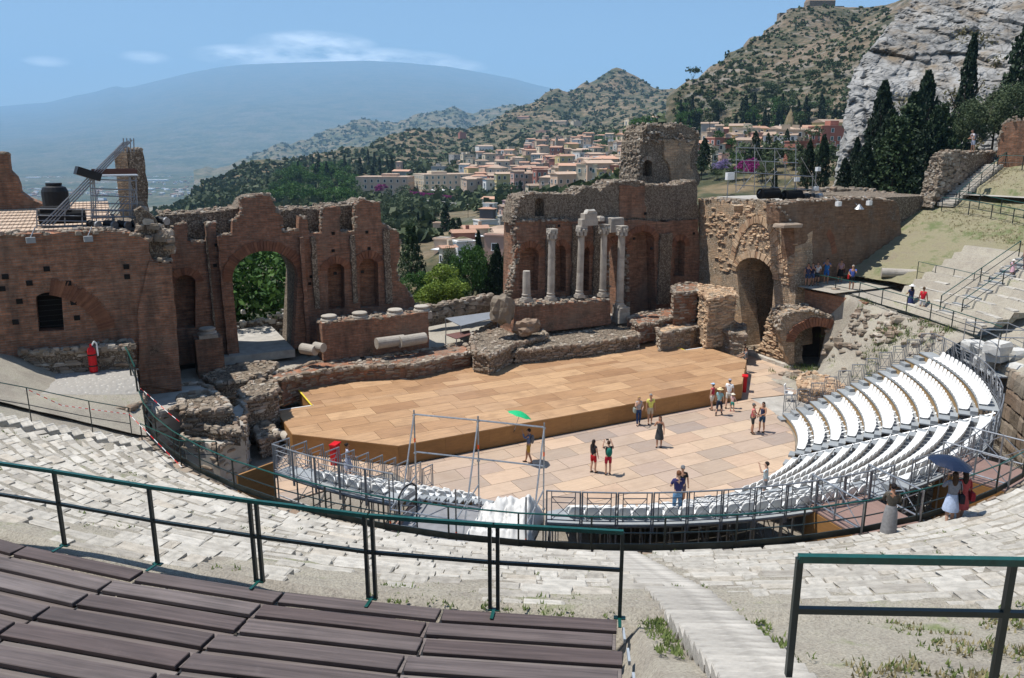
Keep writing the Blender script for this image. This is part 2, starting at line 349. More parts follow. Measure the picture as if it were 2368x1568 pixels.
mDIRT = ground_mat('dry_dirt', (0.305, 0.27, 0.22), (0.365, 0.33, 0.265), (0.21, 0.235, 0.105), 0.60, 0.50)
mBANK = ground_mat('straw_bank', (0.235, 0.20, 0.14), (0.25, 0.225, 0.14), (0.13, 0.155, 0.065), 0.55, 0.44, 0.35, 0.15)
mPIT = ground_mat('pit_dirt', (0.22, 0.19, 0.15), (0.28, 0.245, 0.20), (0.12, 0.15, 0.06), 0.72, 0.5)
mSITE = ground_mat('pale_site_ground', (0.33, 0.295, 0.24), (0.38, 0.345, 0.285), (0.22, 0.22, 0.12), 0.72, 0.5)

# ------------------------------------------------------------------ ground of the auditorium
def polar_sheet(R0, R1, a0, a1, nR, nA, zf):
    P = np.zeros((nR, nA, 3))
    for i, R in enumerate(np.linspace(R0, R1, nR)):
        for j, a in enumerate(np.linspace(a0, a1, nA)):
            p = pol(R, a); P[i, j] = (p.x, p.y, zf(R, a, p))
    return P
def tz(R, pitch=0.34, R0=22.45):
    i = math.floor((R - R0) / pitch); Rs = R0 + 2 * pitch * (i // 2) + pitch; return 0.45 * conel(R) + 0.55 * conel(Rs)
def cav_z(R, a, p):
    if R > 32.3 and a < -121.3: return conel(R) - 0.75
    if a < -30 and R >= 32.2: return conel(R) - 0.12 + 0.10 * fbm(p.x * 0.35, p.y * 0.35, 1.3) + 0.03 * fbm(p.x * 1.7, p.y * 1.7, 4.3)
    if R < 32.2 and a > -166: return tz(R) + 0.004 + 0.03 * fbm(p.x * 0.8, p.y * 0.8, 1.3)
    return conez(R) - 0.14 + 0.10 * fbm(p.x * 0.35, p.y * 0.35, 1.3) + 0.03 * fbm(p.x * 1.7, p.y * 1.7, 4.3)
tag(link('auditorium_ground', grid_mesh('auditorium_ground', polar_sheet(22.25, 62, -192, -24, 200, 230, cav_z), mDIRT), frame=SK), kind='structure')
tag(link('grass_bank', grid_mesh('grass_bank', polar_sheet(26.0, 43.4, -24, 9.5, 70, 90, lambda R, a, p: cav_z(R, a, p) + 0.06 - (0.35 if 37.4 < R < 39.0 else 0)), mBANK), frame=SK), kind='structure')
tag(link('site_ground', grid_mesh('site_ground', np.array([[(s, t, -0.06 + 0.04 * fbm(s * .4, t * .4, 9)) for t in np.linspace(-26, 12, 60)] for s in np.linspace(-30, 56, 110)]), mPIT), frame=SK), kind='structure')
# lower terraces beside the towers (level with the path)
def slab_sheet(name, pts, mat, res=0.5, amp=0.04):
    xs = [p[0] for p in pts]; ys = [p[1] for p in pts]
    mb = MB(); n = len(pts)
    return mb
# retaining wall under the innermost row
rw = MB()
for a in np.arange(-176, -30, 1.5):
    p, q = pol(22.3, a), pol(22.3, a + 1.5); zt = 4.0 if a < -30 else 4.0
    for k in range(5):
        z0, z1 = -0.1 + k * 0.82, -0.1 + (k + 1) * 0.82
        rw.rock(((p.x + q.x) / 2 + random.uniform(-.04, .04), (p.y + q.y) / 2, (z0 + z1) / 2), (0.62, 0.5, z1 - z0 + .04), math.radians(a + 90), 0.08)
rwo = rw.build('retaining_wall', mRUB, frame=SK); tag(rwo, 'rough stone retaining wall curving under the lowest stone row', 'wall')

# ------------------------------------------------------------------ stone seating tiers
STONE_ME = []
for k in range(14):
    b = MB(); b.rock((0, 0, 0), (1, 1, 1), 0, 0.10, 0.93); STONE_ME.append(b.mesh('stone', mLIME))
def tier(name, label, a0, a1, R0, R1, pitch, keep=lambda R, a: True, limit=300):
    root = thing(name, label, 'stone tiers', tuple(pol(R0, (a0 + a1) / 2, conez(R0))), frame=SK)
    ox = pol(R0, (a0 + a1) / 2, conez(R0)); L = []
    nR = int((R1 - R0) / pitch)
    for i in range(nR):
        R = R0 + (i + 0.5) * pitch; a = a0 + random.uniform(0, 1)
        Rs = R0 + 2 * pitch * (i // 2) + pitch; zc = 0.45 * conel(R) + 0.55 * conel(Rs)
        while a < a1:
            l = random.choice((0.28, 0.36, 0.46, 0.58, 0.75, 0.9)) * random.uniform(0.85, 1.2); da = math.degrees(l / R); am = a + da / 2
            if keep(R, am) and (R < 31.9 or am > -119) and random.random() > 0.035:
                p = pol(R + random.uniform(-.02, .02) - (.045 if i % 2 else 0), am, zc - 0.083 + random.uniform(-0.012, 0.012))
                L.append((p, l * random.uniform(0.88, 0.98), pitch * random.uniform(0.90, 1.02) * (.74 if i % 2 else 1), random.uniform(0.17, 0.21), math.radians(am + 90) + random.uniform(-.05, .05)))
            a += da
    def vis(e):
        w = SK @ e[0]; x, y = proj(w); d = (w - Vector((0, 0, EYE))).length
        inn = -20 < x < 2390 and y < 1590
        return (0 if inn else 1000) + d
    L.sort(key=vis)
    for p, l, w, h, r in L[:limit]:
        link('stone', random.choice(STONE_ME), root, p - ox, r + random.choice((0, math.pi)), (l, w, h))
    b = MB()
    for p, l, w, h, r in L[limit:]:
        if vis((p, l, w, h, r)) < 1000: b.rock(p - ox, (l, w, h), r, 0.10, 0.93)
    if b.v: tag(b.build('stone', mLIME, root), kind='stuff')
    return root
ragged = lambda R, a: fbm(a * 0.35, R * 0.4, 2.2) * 1.6 + (31.6 - R) * 0.55 > 0
tier('stone_tiers', 'pale worn stone seating tiers below the dark wooden benches', -166, -120.6, 22.45, 32.4, 0.34, lambda R, a: ragged(R, a) if a > -150 else fbm(a * .3, R * .5) > -0.55)
tier('stone_tiers', 'pale worn stone seating tiers beyond the ribbed stair, above weedy ground', -117.9, -74, 22.45, 34.6, 0.34, lambda R, a: ragged(R - min(2.6, (a + 118) * 0.2), a) and R < 30.6 + (a + 118) * 0.25)
# right-hand grassy tiers
def zring(a): return 4.0 + 0.75 * min(1, max(0, (a + 75) / 50)) + 0.75 * min(1, max(0, (a + 10) / 14))
def grass_tiers():
    root = thing('overgrown_tiers', 'overgrown stone rows with dry grass treads beside the grey stair', 'stone tiers', tuple(pol(23, -14, 4.2)), frame=SK); ox = pol(23, -14, 4.2)
    for k in range(8):
        R = 23.0 + k * 0.86; z = conez(R) + 0.8; a = -25.5
        while a < -5.5 - k * 1.1:
            l = random.uniform(0.5, 1.1); da = math.degrees(l / R)
            if random.random() > 0.12:
                p = pol(R + random.uniform(-.05, .05), a + da / 2, z - 0.02); link('stone', random.choice(STONE_ME), root, p - ox, math.radians(a + 90), (l * .97, 0.34, random.uniform(0.34, 0.42)))
            a += da
    P = []
    for i, R in enumerate(np.arange(22.3, 30.4, 0.215)):
        k = math.floor((R - 22.57) / 0.86); zz = conez(23.0 + k * 0.86) + 0.90
        P.append([(lambda p: (p.x - ox.x, p.y - ox.y, zz - ox.z + 0.05 * fbm(p.x, p.y, 3)))(pol(R, a)) for a in np.linspace(-26, -5, 50)])
    link('tread_soil', grid_mesh('tread_soil', np.array(P), mDIRT), root)
grass_tiers()

# ------------------------------------------------------------------ ribbed concrete stair and stone-block stair
def stair(name, label, a_mid, R0, R1, width, pitch, mat, zoff=0.0, h=0.2, splay=0.0):
    ox = pol(R0, a_mid, conez(R0)); root = thing(name, label, 'stairway', tuple(ox), frame=SK); n = int((R1 - R0) / pitch)
    for i in range(n):
        R = R0 + (i + 0.5) * pitch; p = pol(R, a_mid + splay * (R - R0), conel(R) + zoff + random.uniform(-.012, .012))
        me = MB().rock((0, 0, 0), (1, 1, 1), 0, 0.02, 0.97).mesh('step', mat) if i < 8 else None
        if me: POOL.append(me)
        link('step', me or random.choice(POOL), root, p - ox, math.radians(a_mid + 90) + random.uniform(-.012, .012), (width * random.uniform(.97, 1.03), pitch * 1.02, h))
    return root
POOL = []
stair('ribbed_stair', 'ribbed pale concrete stair running down between the two banks of stone tiers', -119.25, 22.5, 39.0, 1.0, 0.285, plain('rough_step', (0.37, 0.345, 0.305), .92, 0, .3, 3.0, rnd=.14, bump=.8), -0.035, 0.18)
POOL = []
stair('block_stair', 'stair of pale stone blocks beside the dirt slope under the tower', -167.3, 22.5, 28.6, 0.95, 0.36, mLIME, -0.03, 0.26)

# ------------------------------------------------------------------ dark wooden benches
def benches(name, label, a0, a1, Rf, rows, wedge=0.0, pitch=0.62, board=2.35, phase=0.0):
    ox = pol(Rf, (a0 + a1) / 2, 8.7); root = thing(name, label, 'bench', tuple(ox), frame=SK)
    zf = lambda R: 8.72 + 0.315 * (R - Rf)
    fr = MB()
    for k in range(rows):
        for part, (ra, rb, dz) in {'seat': (0.0, 0.255, 0.0), 'foot': (0.268, pitch - 0.012, -0.045)}.items():
            R = Rf + k * pitch; Rm = R + (ra + rb) / 2; z = zf(R) + (dz if part == 'seat' else 0.335 * 0 + dz) + (0 if part == 'seat' else 0.0)
            if part == 'foot': z = zf(R) - 0.05
            a = a1 - (0.15 * (k % 2) + wedge * k) - (0.05 if part == 'foot' else 0.0)
            first = True
            while a > a0:
                l = board * random.uniform(0.98, 1.02)
                if first: l = board * 1.02; first = False
                da = math.degrees((l + 0.06) / Rm); am = a - da / 2; p = pol(Rm, am, z - 0.03 + random.uniform(-.006, .006))
                b = MB(); bx = l / 2; by = (rb - ra) / 2; ch = 0.008; rr = math.radians(am + 90)
                V = []
                for zz, sh in ((-0.03, 0), (0.022, 0), (0.03, ch)):
                    for sx, sy in ((-1, -1), (1, -1), (1, 1), (-1, 1)):
                        yy = sy * (by - sh); xx = sx * (bx - sh) * (1 + (yy / Rm)); V.append((xx, yy, zz))
                b.add(V, [(3, 2, 1, 0), (8, 9, 10, 11)] + [(c + i, c + (i + 1) % 4, c + 4 + (i + 1) % 4, c + 4 + i) for c in (0, 4) for i in range(4)])
                # local y of the board frame points inward; mirror so that it runs outward
                link('plank', b.mesh('plank', mDECK if part == 'seat' else mFOOTB), root, p - ox, rr + random.uniform(-.003, .003))
                q = pol(Rm, a - da + 0.05, z - 0.10); fr.box(tuple(q - ox), (0.05, rb - ra + 0.1, 0.08), math.radians(a - da + 90))
                if part == 'seat':
                    q = pol(Rm + .1, a - da + 0.05, z - 0.32); fr.box(tuple(q - ox), (0.05, 0.05, 0.5), math.radians(a - da + 90))
                a -= da
    tag(fr.build('frame', mBLACK, root), kind='stuff')
    return root, ox
bn, bo = benches('wooden_bench', 'tiers of weathered dark brown bench boards in the lower corner by the camera', -152, -121.35, 32.45, 19, wedge=0.02)
for k in range(6):   # pale metal brackets at the aisle end
    R = 32.6 + k * 0.80; p = pol(R + .15, -121.25 - 0.02 * k, 8.62 + .315 * (R - 32.45)); MB().box((0, 0, 0), (0.03, 0.26, 0.06), math.radians(-121.3 + 90)).build('end_bracket', plain('pale_bracket', (0.30, 0.33, 0.36), 0.5) if k == 0 else bpy.data.materials['pale_bracket'], bn).location = p - bo
bn2, _ = benches('wooden_bench', 'dark brown bench board at the foot of the railing past the ribbed stair', -118.6, -108, 35.5, 3, board=2.6)

# ------------------------------------------------------------------ railings
def railing(name, label, bases, h=1.0, r=0.022, mid=(0.5,), post=None, foot=False, kick=0.0, cat='railing', double=(), box=False, mat=None, matp=None, hook=None, group=None, curve=4):
    ox = Vector(bases[0]); root = thing(name, label, cat, tuple(ox), frame=SK, group=group)
    B = [Vector(b) - ox for b in bases]; mat = mat or mGREEN; matp = matp or mGREEND
    up = Vector((0, 0, 1))
    pw = post or r * 1.25
    for i, b in enumerate(B):
        offs = (-0.055, 0.055) if i in double else (0.0,)
        d = (B[min(i + 1, len(B) - 1)] - B[max(i - 1, 0)]); d.z = 0; d.normalize()
        for o in offs:
            p = b + d * o
            if box: MB().box(p + up * h / 2, (pw * 2, pw * 2, h), math.atan2(d.y, d.x)).build('post', matp, root)
            else: MB().tube(p, p + up * h, pw, 6).build('post', matp, root)
        if foot: MB().box(b + up * 0.012, (0.16, 0.07, 0.02), math.atan2(d.y, d.x)).box(b + up * 0.02 + Vector((-d.y, d.x, 0)) * -0.12, (0.045, 0.24, 0.015), math.atan2(d.y, d.x)).build('foot_plate', mGREEN, root)
    for hh, rr, nm in [(1.0, r, 'top_rail')] + [(m_, r * 0.85, 'mid_rail') for m_ in mid]:
        for i in range(len(B) - 1):
            b = MB(); a, c = B[i] + up * h * hh, B[i + 1] + up * h * hh
            if box:
                d = c - a; q = d.to_track_quat('X', 'Z').to_matrix(); b.box(((a + c) / 2), (d.length + .02, rr * 2.1, rr * 2.1), 0, q)
            else: b.tube(a, c, rr, 6)
            b.build(nm, mat if nm == 'top_rail' else matp, root)
    if kick:
        for i in range(len(B) - 1):
            a, c = B[i], B[i + 1]; d = c - a; q = d.to_track_quat('X', 'Z').to_matrix(); MB().box((a + c) / 2 + up * kick / 2, (d.length, 0.03, kick), 0, q).build('kick_board', matp, root)
    return root
FG = [(-40, 1228), (150, 1262), (365, 1305), (600, 1345), (860, 1385), (1142, 1411), (1432, 1430)]
railing('guard_rail', 'tall green railing at the front edge of the wooden benches', [FZ(x, y, 8.72) for x, y in FG], h=1.30, r=0.026, post=0.025, box=True, double=(3, 4, 5), foot=True, mid=(0.57,), matp=mGREEND)
railing('guard_rail', 'green railing in the lower right corner over the weedy ground', [FZ(1822, 1562, 9.95), FZ(2296, 1572, 9.95), FZ(2760, 1585, 9.95)], h=1.28, r=0.033, post=0.030, box=True, mid=(0.57,))
inner = [pol(22.0 + (0 if a > -150 else 0), a, 4.0) for a in np.arange(-180, -62, 5.35)]
railing('curved_rail', 'long curved green railing around the back of the white seating', inner, h=1.02, r=0.024, mid=(0.52,), kick=0.20)

# ------------------------------------------------------------------ stage
STG = [(-4.2, 8.0), (-4.2, 4.0), (0.0, 0.0), (22.1, 0.0), (26.3, 4.0), (26.3, 8.0)]      # clockwise outline, front part
STB = [(-2.2, 8.0), (24.3, 8.0), (24.3, 12.4), (-2.2, 12.4)]
stage = thing('stage', 'raised stage floored with honey brown plywood sheets', 'stage', (11.05, 4, 0), frame=SK)
def panels(root, ox, polys, mat, zt, th, L, Wd, gap, seed, name='panel', off=0.5, jz=0.002):
    r = random.Random(seed)
    s0 = min(p[0] for q in polys for p in q); s1 = max(p[0] for q in polys for p in q); t0 = min(p[1] for q in polys for p in q); t1 = max(p[1] for q in polys for p in q)
    i = 0; t = t0
    while t < t1:
        s = s0 - L * ((i * off + r.uniform(-.12, .12)) % 1.0)
        while s < s1:
            rect = [(s + gap, t + gap), (s + L - gap, t + gap), (s + L - gap, t + Wd - gap), (s + gap, t + Wd - gap)]
            for q in polys:
                c = clip(rect, q)
                if c and area(c) > 0.02:
                    z = zt + r.uniform(-jz, jz); MB().prism([(p[0] - ox[0], p[1] - ox[1]) for p in c], z - th - ox[2], z - ox[2]).build(name, mat, root)
            s += L
        t += Wd; i += 1
A_ = STG[::1]; panels(stage, (11.05, 4, 0), [[(-4.2, 8.0), (-4.2, 4.0), (0.0, 0.0), (22.1, 0.0), (26.3, 4.0), (26.3, 8.0)], STB], mSTAGE, 1.0, 0.03, 2.5, 1.25, 0.010, 3)
def fascia(root, ox, pts, z0, z1, mat, name='fascia', seg=2.5, th=0.03):
    for (a, b) in zip(pts[:-1], pts[1:]):
        a, b = Vector((*a, 0)), Vector((*b, 0)); d = b - a; n = max(1, round(d.length / seg))
        for i in range(n):
            p, q = a + d * (i / n), a + d * ((i + 1) / n); c = (p + q) / 2
            MB().box((c.x - ox[0], c.y - ox[1], (z0 + z1) / 2 - ox[2]), ((q - p).length - 0.008, th, z1 - z0), math.atan2(d.y, d.x)).build(name, mat, root)
fascia(stage, (11.05, 4, 0), [(-2.2, 12.4), (-2.2, 8.0), (-4.2, 8.0), (-4.2, 4.0), (0, 0), (22.1, 0), (26.3, 4.0), (26.3, 8.0), (24.3, 8.0), (24.3, 12.4)], 0.0, 0.968, mFASCIA)
for a, b, m_ in (((-4.2, 8.04), (-2.2, 8.04), mWHITE), ((-2.24, 8.0), (-2.24, 12.3), mYEL), ((24.3, 8.04), (26.3, 8.04), mWHITE), ((24.34, 8.0), (24.34, 12.3), mYEL)):
    c = ((a[0] + b[0]) / 2, (a[1] + b[1]) / 2); MB().box((c[0] - 11.05, c[1] - 4, 0.99), (abs(b[0] - a[0]) + .08, abs(b[1] - a[1]) + .08, 0.05)).build('edge_strip', m_, stage)
# orchestra floor
ARC = [(CS + 11.8 * math.cos(math.radians(a)), CT + 11.8 * math.sin(math.radians(a))) for a in np.linspace(-172, -8, 40)]
orch = MB().prism(ARC, -0.3, -0.045).prism([(22, -4.4), (31.6, -4.4), (31.6, 10.6), (22, 10.6)], -0.28, -0.05).build('orchestra_floor', mCONC, frame=SK); tag(orch, kind='structure')
panels(orch, (0, 0, 0), [ARC, [(ARC[-1][0], ARC[-1][1]), (31.4, -2.2), (30.6, 10.4), (24.4, 10.4), (22.1, 0.0)][::1], [(-10.5, -2.5), (ARC[0][0], ARC[0][1] - .4), (-0.2, 0), (-4.3, 4), (-8.6, 2.0)]], mFLOOR, 0.0, 0.04, 2.1, 1.22, 0.012, 11, off=0.5, jz=0.003)

# ------------------------------------------------------------------ white grandstand
R0G, WG, DZG, Z0G = 11.88, 0.748, 0.354, 0.297
def seat_mesh():
    prof = [(-0.21, 0.06), (-0.20, 0.10), (-0.05, 0.085), (0.10, 0.095), (0.16, 0.15), (0.19, 0.27), (0.215, 0.39), (0.225, 0.43)]; b = MB(); w = [0.215, 0.225, 0.23, 0.23, 0.225, 0.21, 0.18, 0.11]; V = []; th = 0.022
    for k, (y, z) in enumerate(prof):
        for x in (-1, -0.5, 0, 0.5, 1):
            dish = 0.025 * (1 - x * x); V.append((x * w[k], y + (dish * 0.8 if k >= 4 else 0), z - (dish if k < 4 else 0)))
    n = len(V); V += [(x, y + (th if z > 0.14 else 0), z - (th if z <= 0.16 else 0)) for x, y, z in V]
    F = [(r * 5 + c, r * 5 + c + 1, (r + 1) * 5 + c + 1, (r + 1) * 5 + c) for r in range(7) for c in range(4)]; F += [tuple(n + i for i in f[::-1]) for f in F]
    rim = [c for c in range(5)] + [r * 5 + 4 for r in range(1, 8)] + [35 + c for c in (3, 2, 1, 0)] + [r * 5 for r in range(6, 0, -1)]
    F += [(rim[i], n + rim[i], n + rim[(i + 1) % len(rim)], rim[(i + 1) % len(rim)]) for i in range(len(rim))]
    b.add(V, F); b.box((0, 0.0, 0.03), (0.30, 0.3, 0.06)); return b.mesh('seat', mSEAT, True)
SEAT = seat_mesh()
def fence_mesh(w, h=1.05, r=0.020):
    b = MB()
    for x in (-w / 2 + .02, w / 2 - .02): b.tube((x, 0, -0.25), (x, 0, h), r * 1.25, 6)
    b.tube((-w / 2, 0, h), (w / 2, 0, h), r * 1.3, 6); i = w * 0.34
    for x in (-i, i): b.tube((x, 0, 0.08), (x, 0, h), r * 0.8, 5)
    b.tube((-i, 0, 0.86), (i, 0, 0.86), r * .8, 5); b.tube((-i, 0, 0.68), (i, 0, 0.68), r * .7, 5); b.tube((-w / 2, 0, 0.10), (w / 2, 0, 0.10), r, 5)
    b.tube((-i, 0, 0.22), (i, 0, 0.22), r * .7, 5); b.tube((-i, 0, 0.86), (0, 0, 0.45), r * .55, 5); b.tube((i, 0, 0.86), (0, 0, 0.45), r * .55, 5); b.tube((-i, 0, 0.10), (0, 0, 0.45), r * .55, 5); b.tube((i, 0, 0.10), (0, 0, 0.45), r * .55, 5)
    return b.mesh('fence_panel', mSTEELD)
FENCE = fence_mesh(1.06); FENCES = fence_mesh(0.70)
def stand_section(label, a0, a1, s0=0.45, ends=(), back=True, rows=11):
    am = (a0 + a1) / 2; ox = pol(R0G, am, 0); root = thing('grandstand', label, 'grandstand', tuple(ox), frame=SK)
    for k in range(rows):
        R, z = R0G + k * WG, Z0G + k * DZG; n = max(3, int((a1 - a0) / 2.2)); Rb = R + WG
        A = np.linspace(a0, a1, n + 1); b = MB(); f = MB()
        V = []; F = []
        for j, a in enumerate(A):
            for rr, zz in ((R, z), (Rb + .02, z), (Rb + .02, z - .06), (R, z - .06)): V.append(pol(rr, a, zz) - ox)
        for j in range(n): F += [(4 * j + i, 4 * j + (i + 1) % 4, 4 * j + 4 + (i + 1) % 4, 4 * j + 4 + i) for i in range(4)]
        F += [(3, 2, 1, 0), (4 * n, 4 * n + 1, 4 * n + 2, 4 * n + 3)]; b.add(V, F); b.build('tread', mTREAD, root)
        zl = z - DZG if k else 0.0; V = []; F = []
        for a in A:
            for rr, zz in ((R + .03, zl), (R + .03, z - .062), (R + .05, z - .062), (R + .05, zl)): V.append(pol(rr, a, zz) - ox)
        for j in range(n): F += [(4 * j + i, 4 * j + (i + 1) % 4, 4 * j + 4 + (i + 1) % 4, 4 * j + 4 + i) for i in range(4)]
        f.add(V, F); f.build('riser', mRISER, root)
        Rs = R + 0.23; sp = math.degrees(0.49 / Rs); e0 = math.degrees(s0 / Rs) * 1.0; aa = a0 + math.degrees((1.45 if 0 in ends else s0) / Rs); ae = a1 - math.degrees((1.45 if 1 in ends else s0) / Rs); ns = int((ae - aa) / sp); pad = ((ae - aa) - ns * sp) / 2
        for j in range(ns):
            a = aa + pad + (j + 0.5) * sp; link('seat', SEAT, root, pol(Rs, a, z) - ox, math.radians(a - 90))
        for e, a in ((0, a0), (1, a1)):     # half steps at the aisles, rails at the open ends
            da = math.degrees(0.33 / R) * (1 if e == 0 else -1)
            st = MB(); st.box((0, 0, 0), (0.62, 0.30, DZG / 2)); p = pol(R - 0.15, a + da * 1.1, z - DZG * 0.75); st.build('half_step', mTREAD, root).matrix_local = Matrix.Translation(p - ox) @ Matrix.Rotation(math.radians(a + 90), 4, 'Z')
            if e in ends: link('end_rail', FENCES, root, pol(R + WG / 2, a, z) - ox, math.radians(a))
    Rb, zb = R0G + rows * WG, Z0G + (rows - 1) * DZG
    if back:
        n = round(math.radians(a1 - a0) * Rb / 1.06)
        for j in range(n): link('fence_panel', FENCE, root, pol(Rb + .02, a0 + (a1 - a0) * (j + .5) / n, zb) - ox, math.radians(a0 + (a1 - a0) * (j + .5) / n + 90), (1.0, 1, 1))
        fr = MB()
        for j in range(n + 1):
            a = a0 + (a1 - a0) * j / n
            for k2 in (1, 3, 5, 7, 9, 11):
                R = R0G + k2 * WG - .1; fr.tube(pol(R, a, -0.05) - ox, pol(R, a, Z0G + (k2 - 1) * DZG) - ox, 0.03, 5)
            if j % 2 == 0: fr.tube(pol(Rb - .1, a, 0.2) - ox, pol(Rb - 2.3, a, 2.4) - ox, 0.025, 4)
            if j < n:
                a2 = a0 + (a1 - a0) * (j + 1) / n
                for zz in (0.9, 1.9, 2.9, zb - .14): fr.tube(pol(Rb - .1, a, zz) - ox, pol(Rb - .1, a2, zz) - ox, 0.035 if zz > 3 else .026, 5)
                if j % 3 == 0: fr.tube(pol(Rb - .1, a, 0.0) - ox, pol(Rb - .1, a2, 2.9) - ox, 0.022, 4)
        for j in range(n + 1):
            a = a0 + (a1 - a0) * j / n; fr.tube(pol(R0G + .3, a, Z0G - .1) - ox, pol(Rb - .1, a, zb - .1) - ox, 0.03, 4)
            for zz, rr in ((.7, 3.0), (1.6, 2.6), (2.5, 1.6)): fr.tube(pol(Rb - .1, a, zz) - ox, pol(Rb - rr, a, zz) - ox, 0.024, 4)
            fr.tube(pol(Rb - .1, a, 1.6) - ox, pol(Rb - 1.6, a, 3.0) - ox, 0.022, 4)
        tag(fr.build('support_frame', mSTEEL, root), kind='stuff')
    return root
stand_section('white seat block at the end of the stand beside the brick vault', -56.0, -25.7, ends=(1,))
stand_section('long white seat block between the first aisle and the gangways', -88.5, -58.6)
stand_section('white seat block behind the grey fence, seen from its back row', angx(20.1, 3.84, 1262), -91.0)
stand_section('short white seat block at the open end beside the stage corner', -154.3, angx(20.1, 3.84, 912), ends=(0,))
# ------------------------------------------------------------------ ruined brick walls: outlines in a vertical plane of the site, with real thickness
class Plane:
    """vertical plane through two points of the theatre plan; local x along it, y behind it"""
    def __init__(s, A, B):
        s.A, s.B = Vector((*A, 0)), Vector((*B, 0)); d = (s.B - s.A); s.ang = math.atan2(d.y, d.x); s.M = SK @ Matrix.Translation(s.A) @ Matrix.Rotation(s.ang, 4, 'Z'); s.I = s.M.inverted()
    def at(s, x, y, back=0.0):
        o = s.I @ Vector((0, 0, EYE)); r = s.I.to_3x3() @ ray(x, y); k = (back - o.y) / r.y; p = o + r * k; return (p.x, p.z)
def rough(poly, seg=0.35, amp=0.09, zfix=None, seed=0.0):
    out = []; n = len(poly)
    for i in range(n):
        a, b = Vector(poly[i]), Vector(poly[(i + 1) % n]); L = (b - a).length; k = max(1, int(L / seg)); nr = Vector((-(b - a).y, (b - a).x)).normalized() if L > 1e-6 else Vector((0, 0))
        for j in range(k):
            p = a + (b - a) * (j / k)
            if not (zfix is not None and p.y < zfix): p = p + nr * amp * fbm(p.x * 2.3 + seed, p.y * 2.3, seed + 5.1) * 1.6
            out.append((p.x, p.y))
    return out
def wall_mb(mb, poly, holes, y0, y1):
    loops = [poly] + holes; flat = [p for l in loops for p in l]
    tri = geometry.tessellate_polygon([[Vector((p[0], p[1], 0)) for p in l] for l in loops]); n = len(flat)
    V = [(p[0], y0, p[1]) for p in flat] + [(p[0], y1, p[1]) for p in flat]; F = []
    for t in tri:
        a, b, c = [Vector(flat[i]) for i in t]; cr = (b - a).x * (c - a).y - (b - a).y * (c - a).x
        t = t if cr > 0 else (t[0], t[2], t[1]); F.append((t[0], t[1], t[2])); F.append((n + t[2], n + t[1], n + t[0]))
    o = 0
    for li, l in enumerate(loops):
        m = len(l); ar = sum(l[i][0] * l[(i + 1) % m][1] - l[(i + 1) % m][0] * l[i][1] for i in range(m)); ccw = ar > 0
        for i in range(m):
            a, b = o + i, o + (i + 1) % m; f = (a, n + a, n + b, b)
            F.append(f if (ccw == (li == 0)) is False else f[::-1])
        o += m
    mb.add(V, F); return mb
def crest(root, line, y0, y1, mat, ox=0.0, size=(0.09, 0.24), dens=9.0, name='rubble_crest', up=0.05):
    """loose stones bedded on a broken wall head; line = [(x, z)...]"""
    b = MB()
    for (xa, za), (xb, zb) in zip(line[:-1], line[1:]):
        L = math.hypot(xb - xa, zb - za); n = max(1, int(L * abs(y1 - y0) * dens * 1.9))
        for i in range(n):
            k = random.random(); s = random.uniform(*size); b.rock((xa + (xb - xa) * k - ox, random.uniform(y0, y1), za + (zb - za) * k + up * random.uniform(-1.5, 1.2)), (s * random.uniform(.8, 1.5), s, s * random.uniform(.5, .9)), random.uniform(0, 3.14), 0.25)
    return tag(b.build(name, mat, root), kind='stuff')
def pl_thing(pl, name, label, cat, x, z, group=None):
    o = bpy.data.objects.new(name, None); COL.objects.link(o); o.matrix_world = pl.M @ Matrix.Translation((x, 0, z)); return tag(o, label, cat, group)
def shift(poly, x, z): return [(p[0] - x, p[1] - z) for p in poly]
def archpoly(pl, x0, y0, x1, y1, xs0, ys0, xa, ya, xs1, ys1, n=10, back=0.0):
    """door/niche: bottom-left, bottom-right, spring-left, apex, spring-right in photograph points"""
    bl, br, sl, ap, sr = [Vector(pl.at(x, y, back)) for x, y in ((x0, y0), (x1, y1), (xs0, ys0), (xa, ya), (xs1, ys1))]
    c = (sl.x + sr.x) / 2; a = (sr.x - sl.x) / 2; zb = (sl.y + sr.y) / 2; hgt = max(0.2, ap.y - zb)
    return [tuple(bl), tuple(br)] + [(c + a * math.cos(math.pi * i / n), zb + hgt * math.sin(math.pi * i / n)) for i in range(n + 1)], (c, a, zb, hgt)
def voussoirs(root, arc, y, mat, th=0.55, ox=0, oz=0, n=None, a0=0.0, a1=math.pi, depth=0.08, name='arch_ring'):
    c, a, zb, hg = arc; n = n or max(14, int(a * 20)); b = MB()
    for i in range(n):
        t0, t1 = a0 + (a1 - a0) * (i + .07) / n, a0 + (a1 - a0) * (i + .93) / n; o = th * random.uniform(.9, 1.1); d = depth * random.uniform(.5, 1.2); V = []
        for yy in (y - d, y + 0.05):
            for t, k in ((t0, 0), (t1, 0), (t1, 1), (t0, 1)): V.append((c + (a + k * o) * math.cos(t) - ox, yy, zb + (hg + k * o) * math.sin(t) - oz))
        b.add(V, [(0, 1, 2, 3), (7, 6, 5, 4), (0, 4, 5, 1), (1, 5, 6, 2), (2, 6, 7, 3), (3, 7, 4, 0)])
    return tag(b.build(name, mat, root), kind='stuff')
mVOUS = stone('arch_brick', [(0.15, 0.07, 0.045), (0.21, 0.095, 0.055), (0.26, 0.125, 0.072)], bump=0.4)
mVOUSY = stone('ochre_arch_brick', [(0.36, 0.22, 0.135), (0.46, 0.32, 0.20), (0.54, 0.40, 0.27)], bump=0.4)

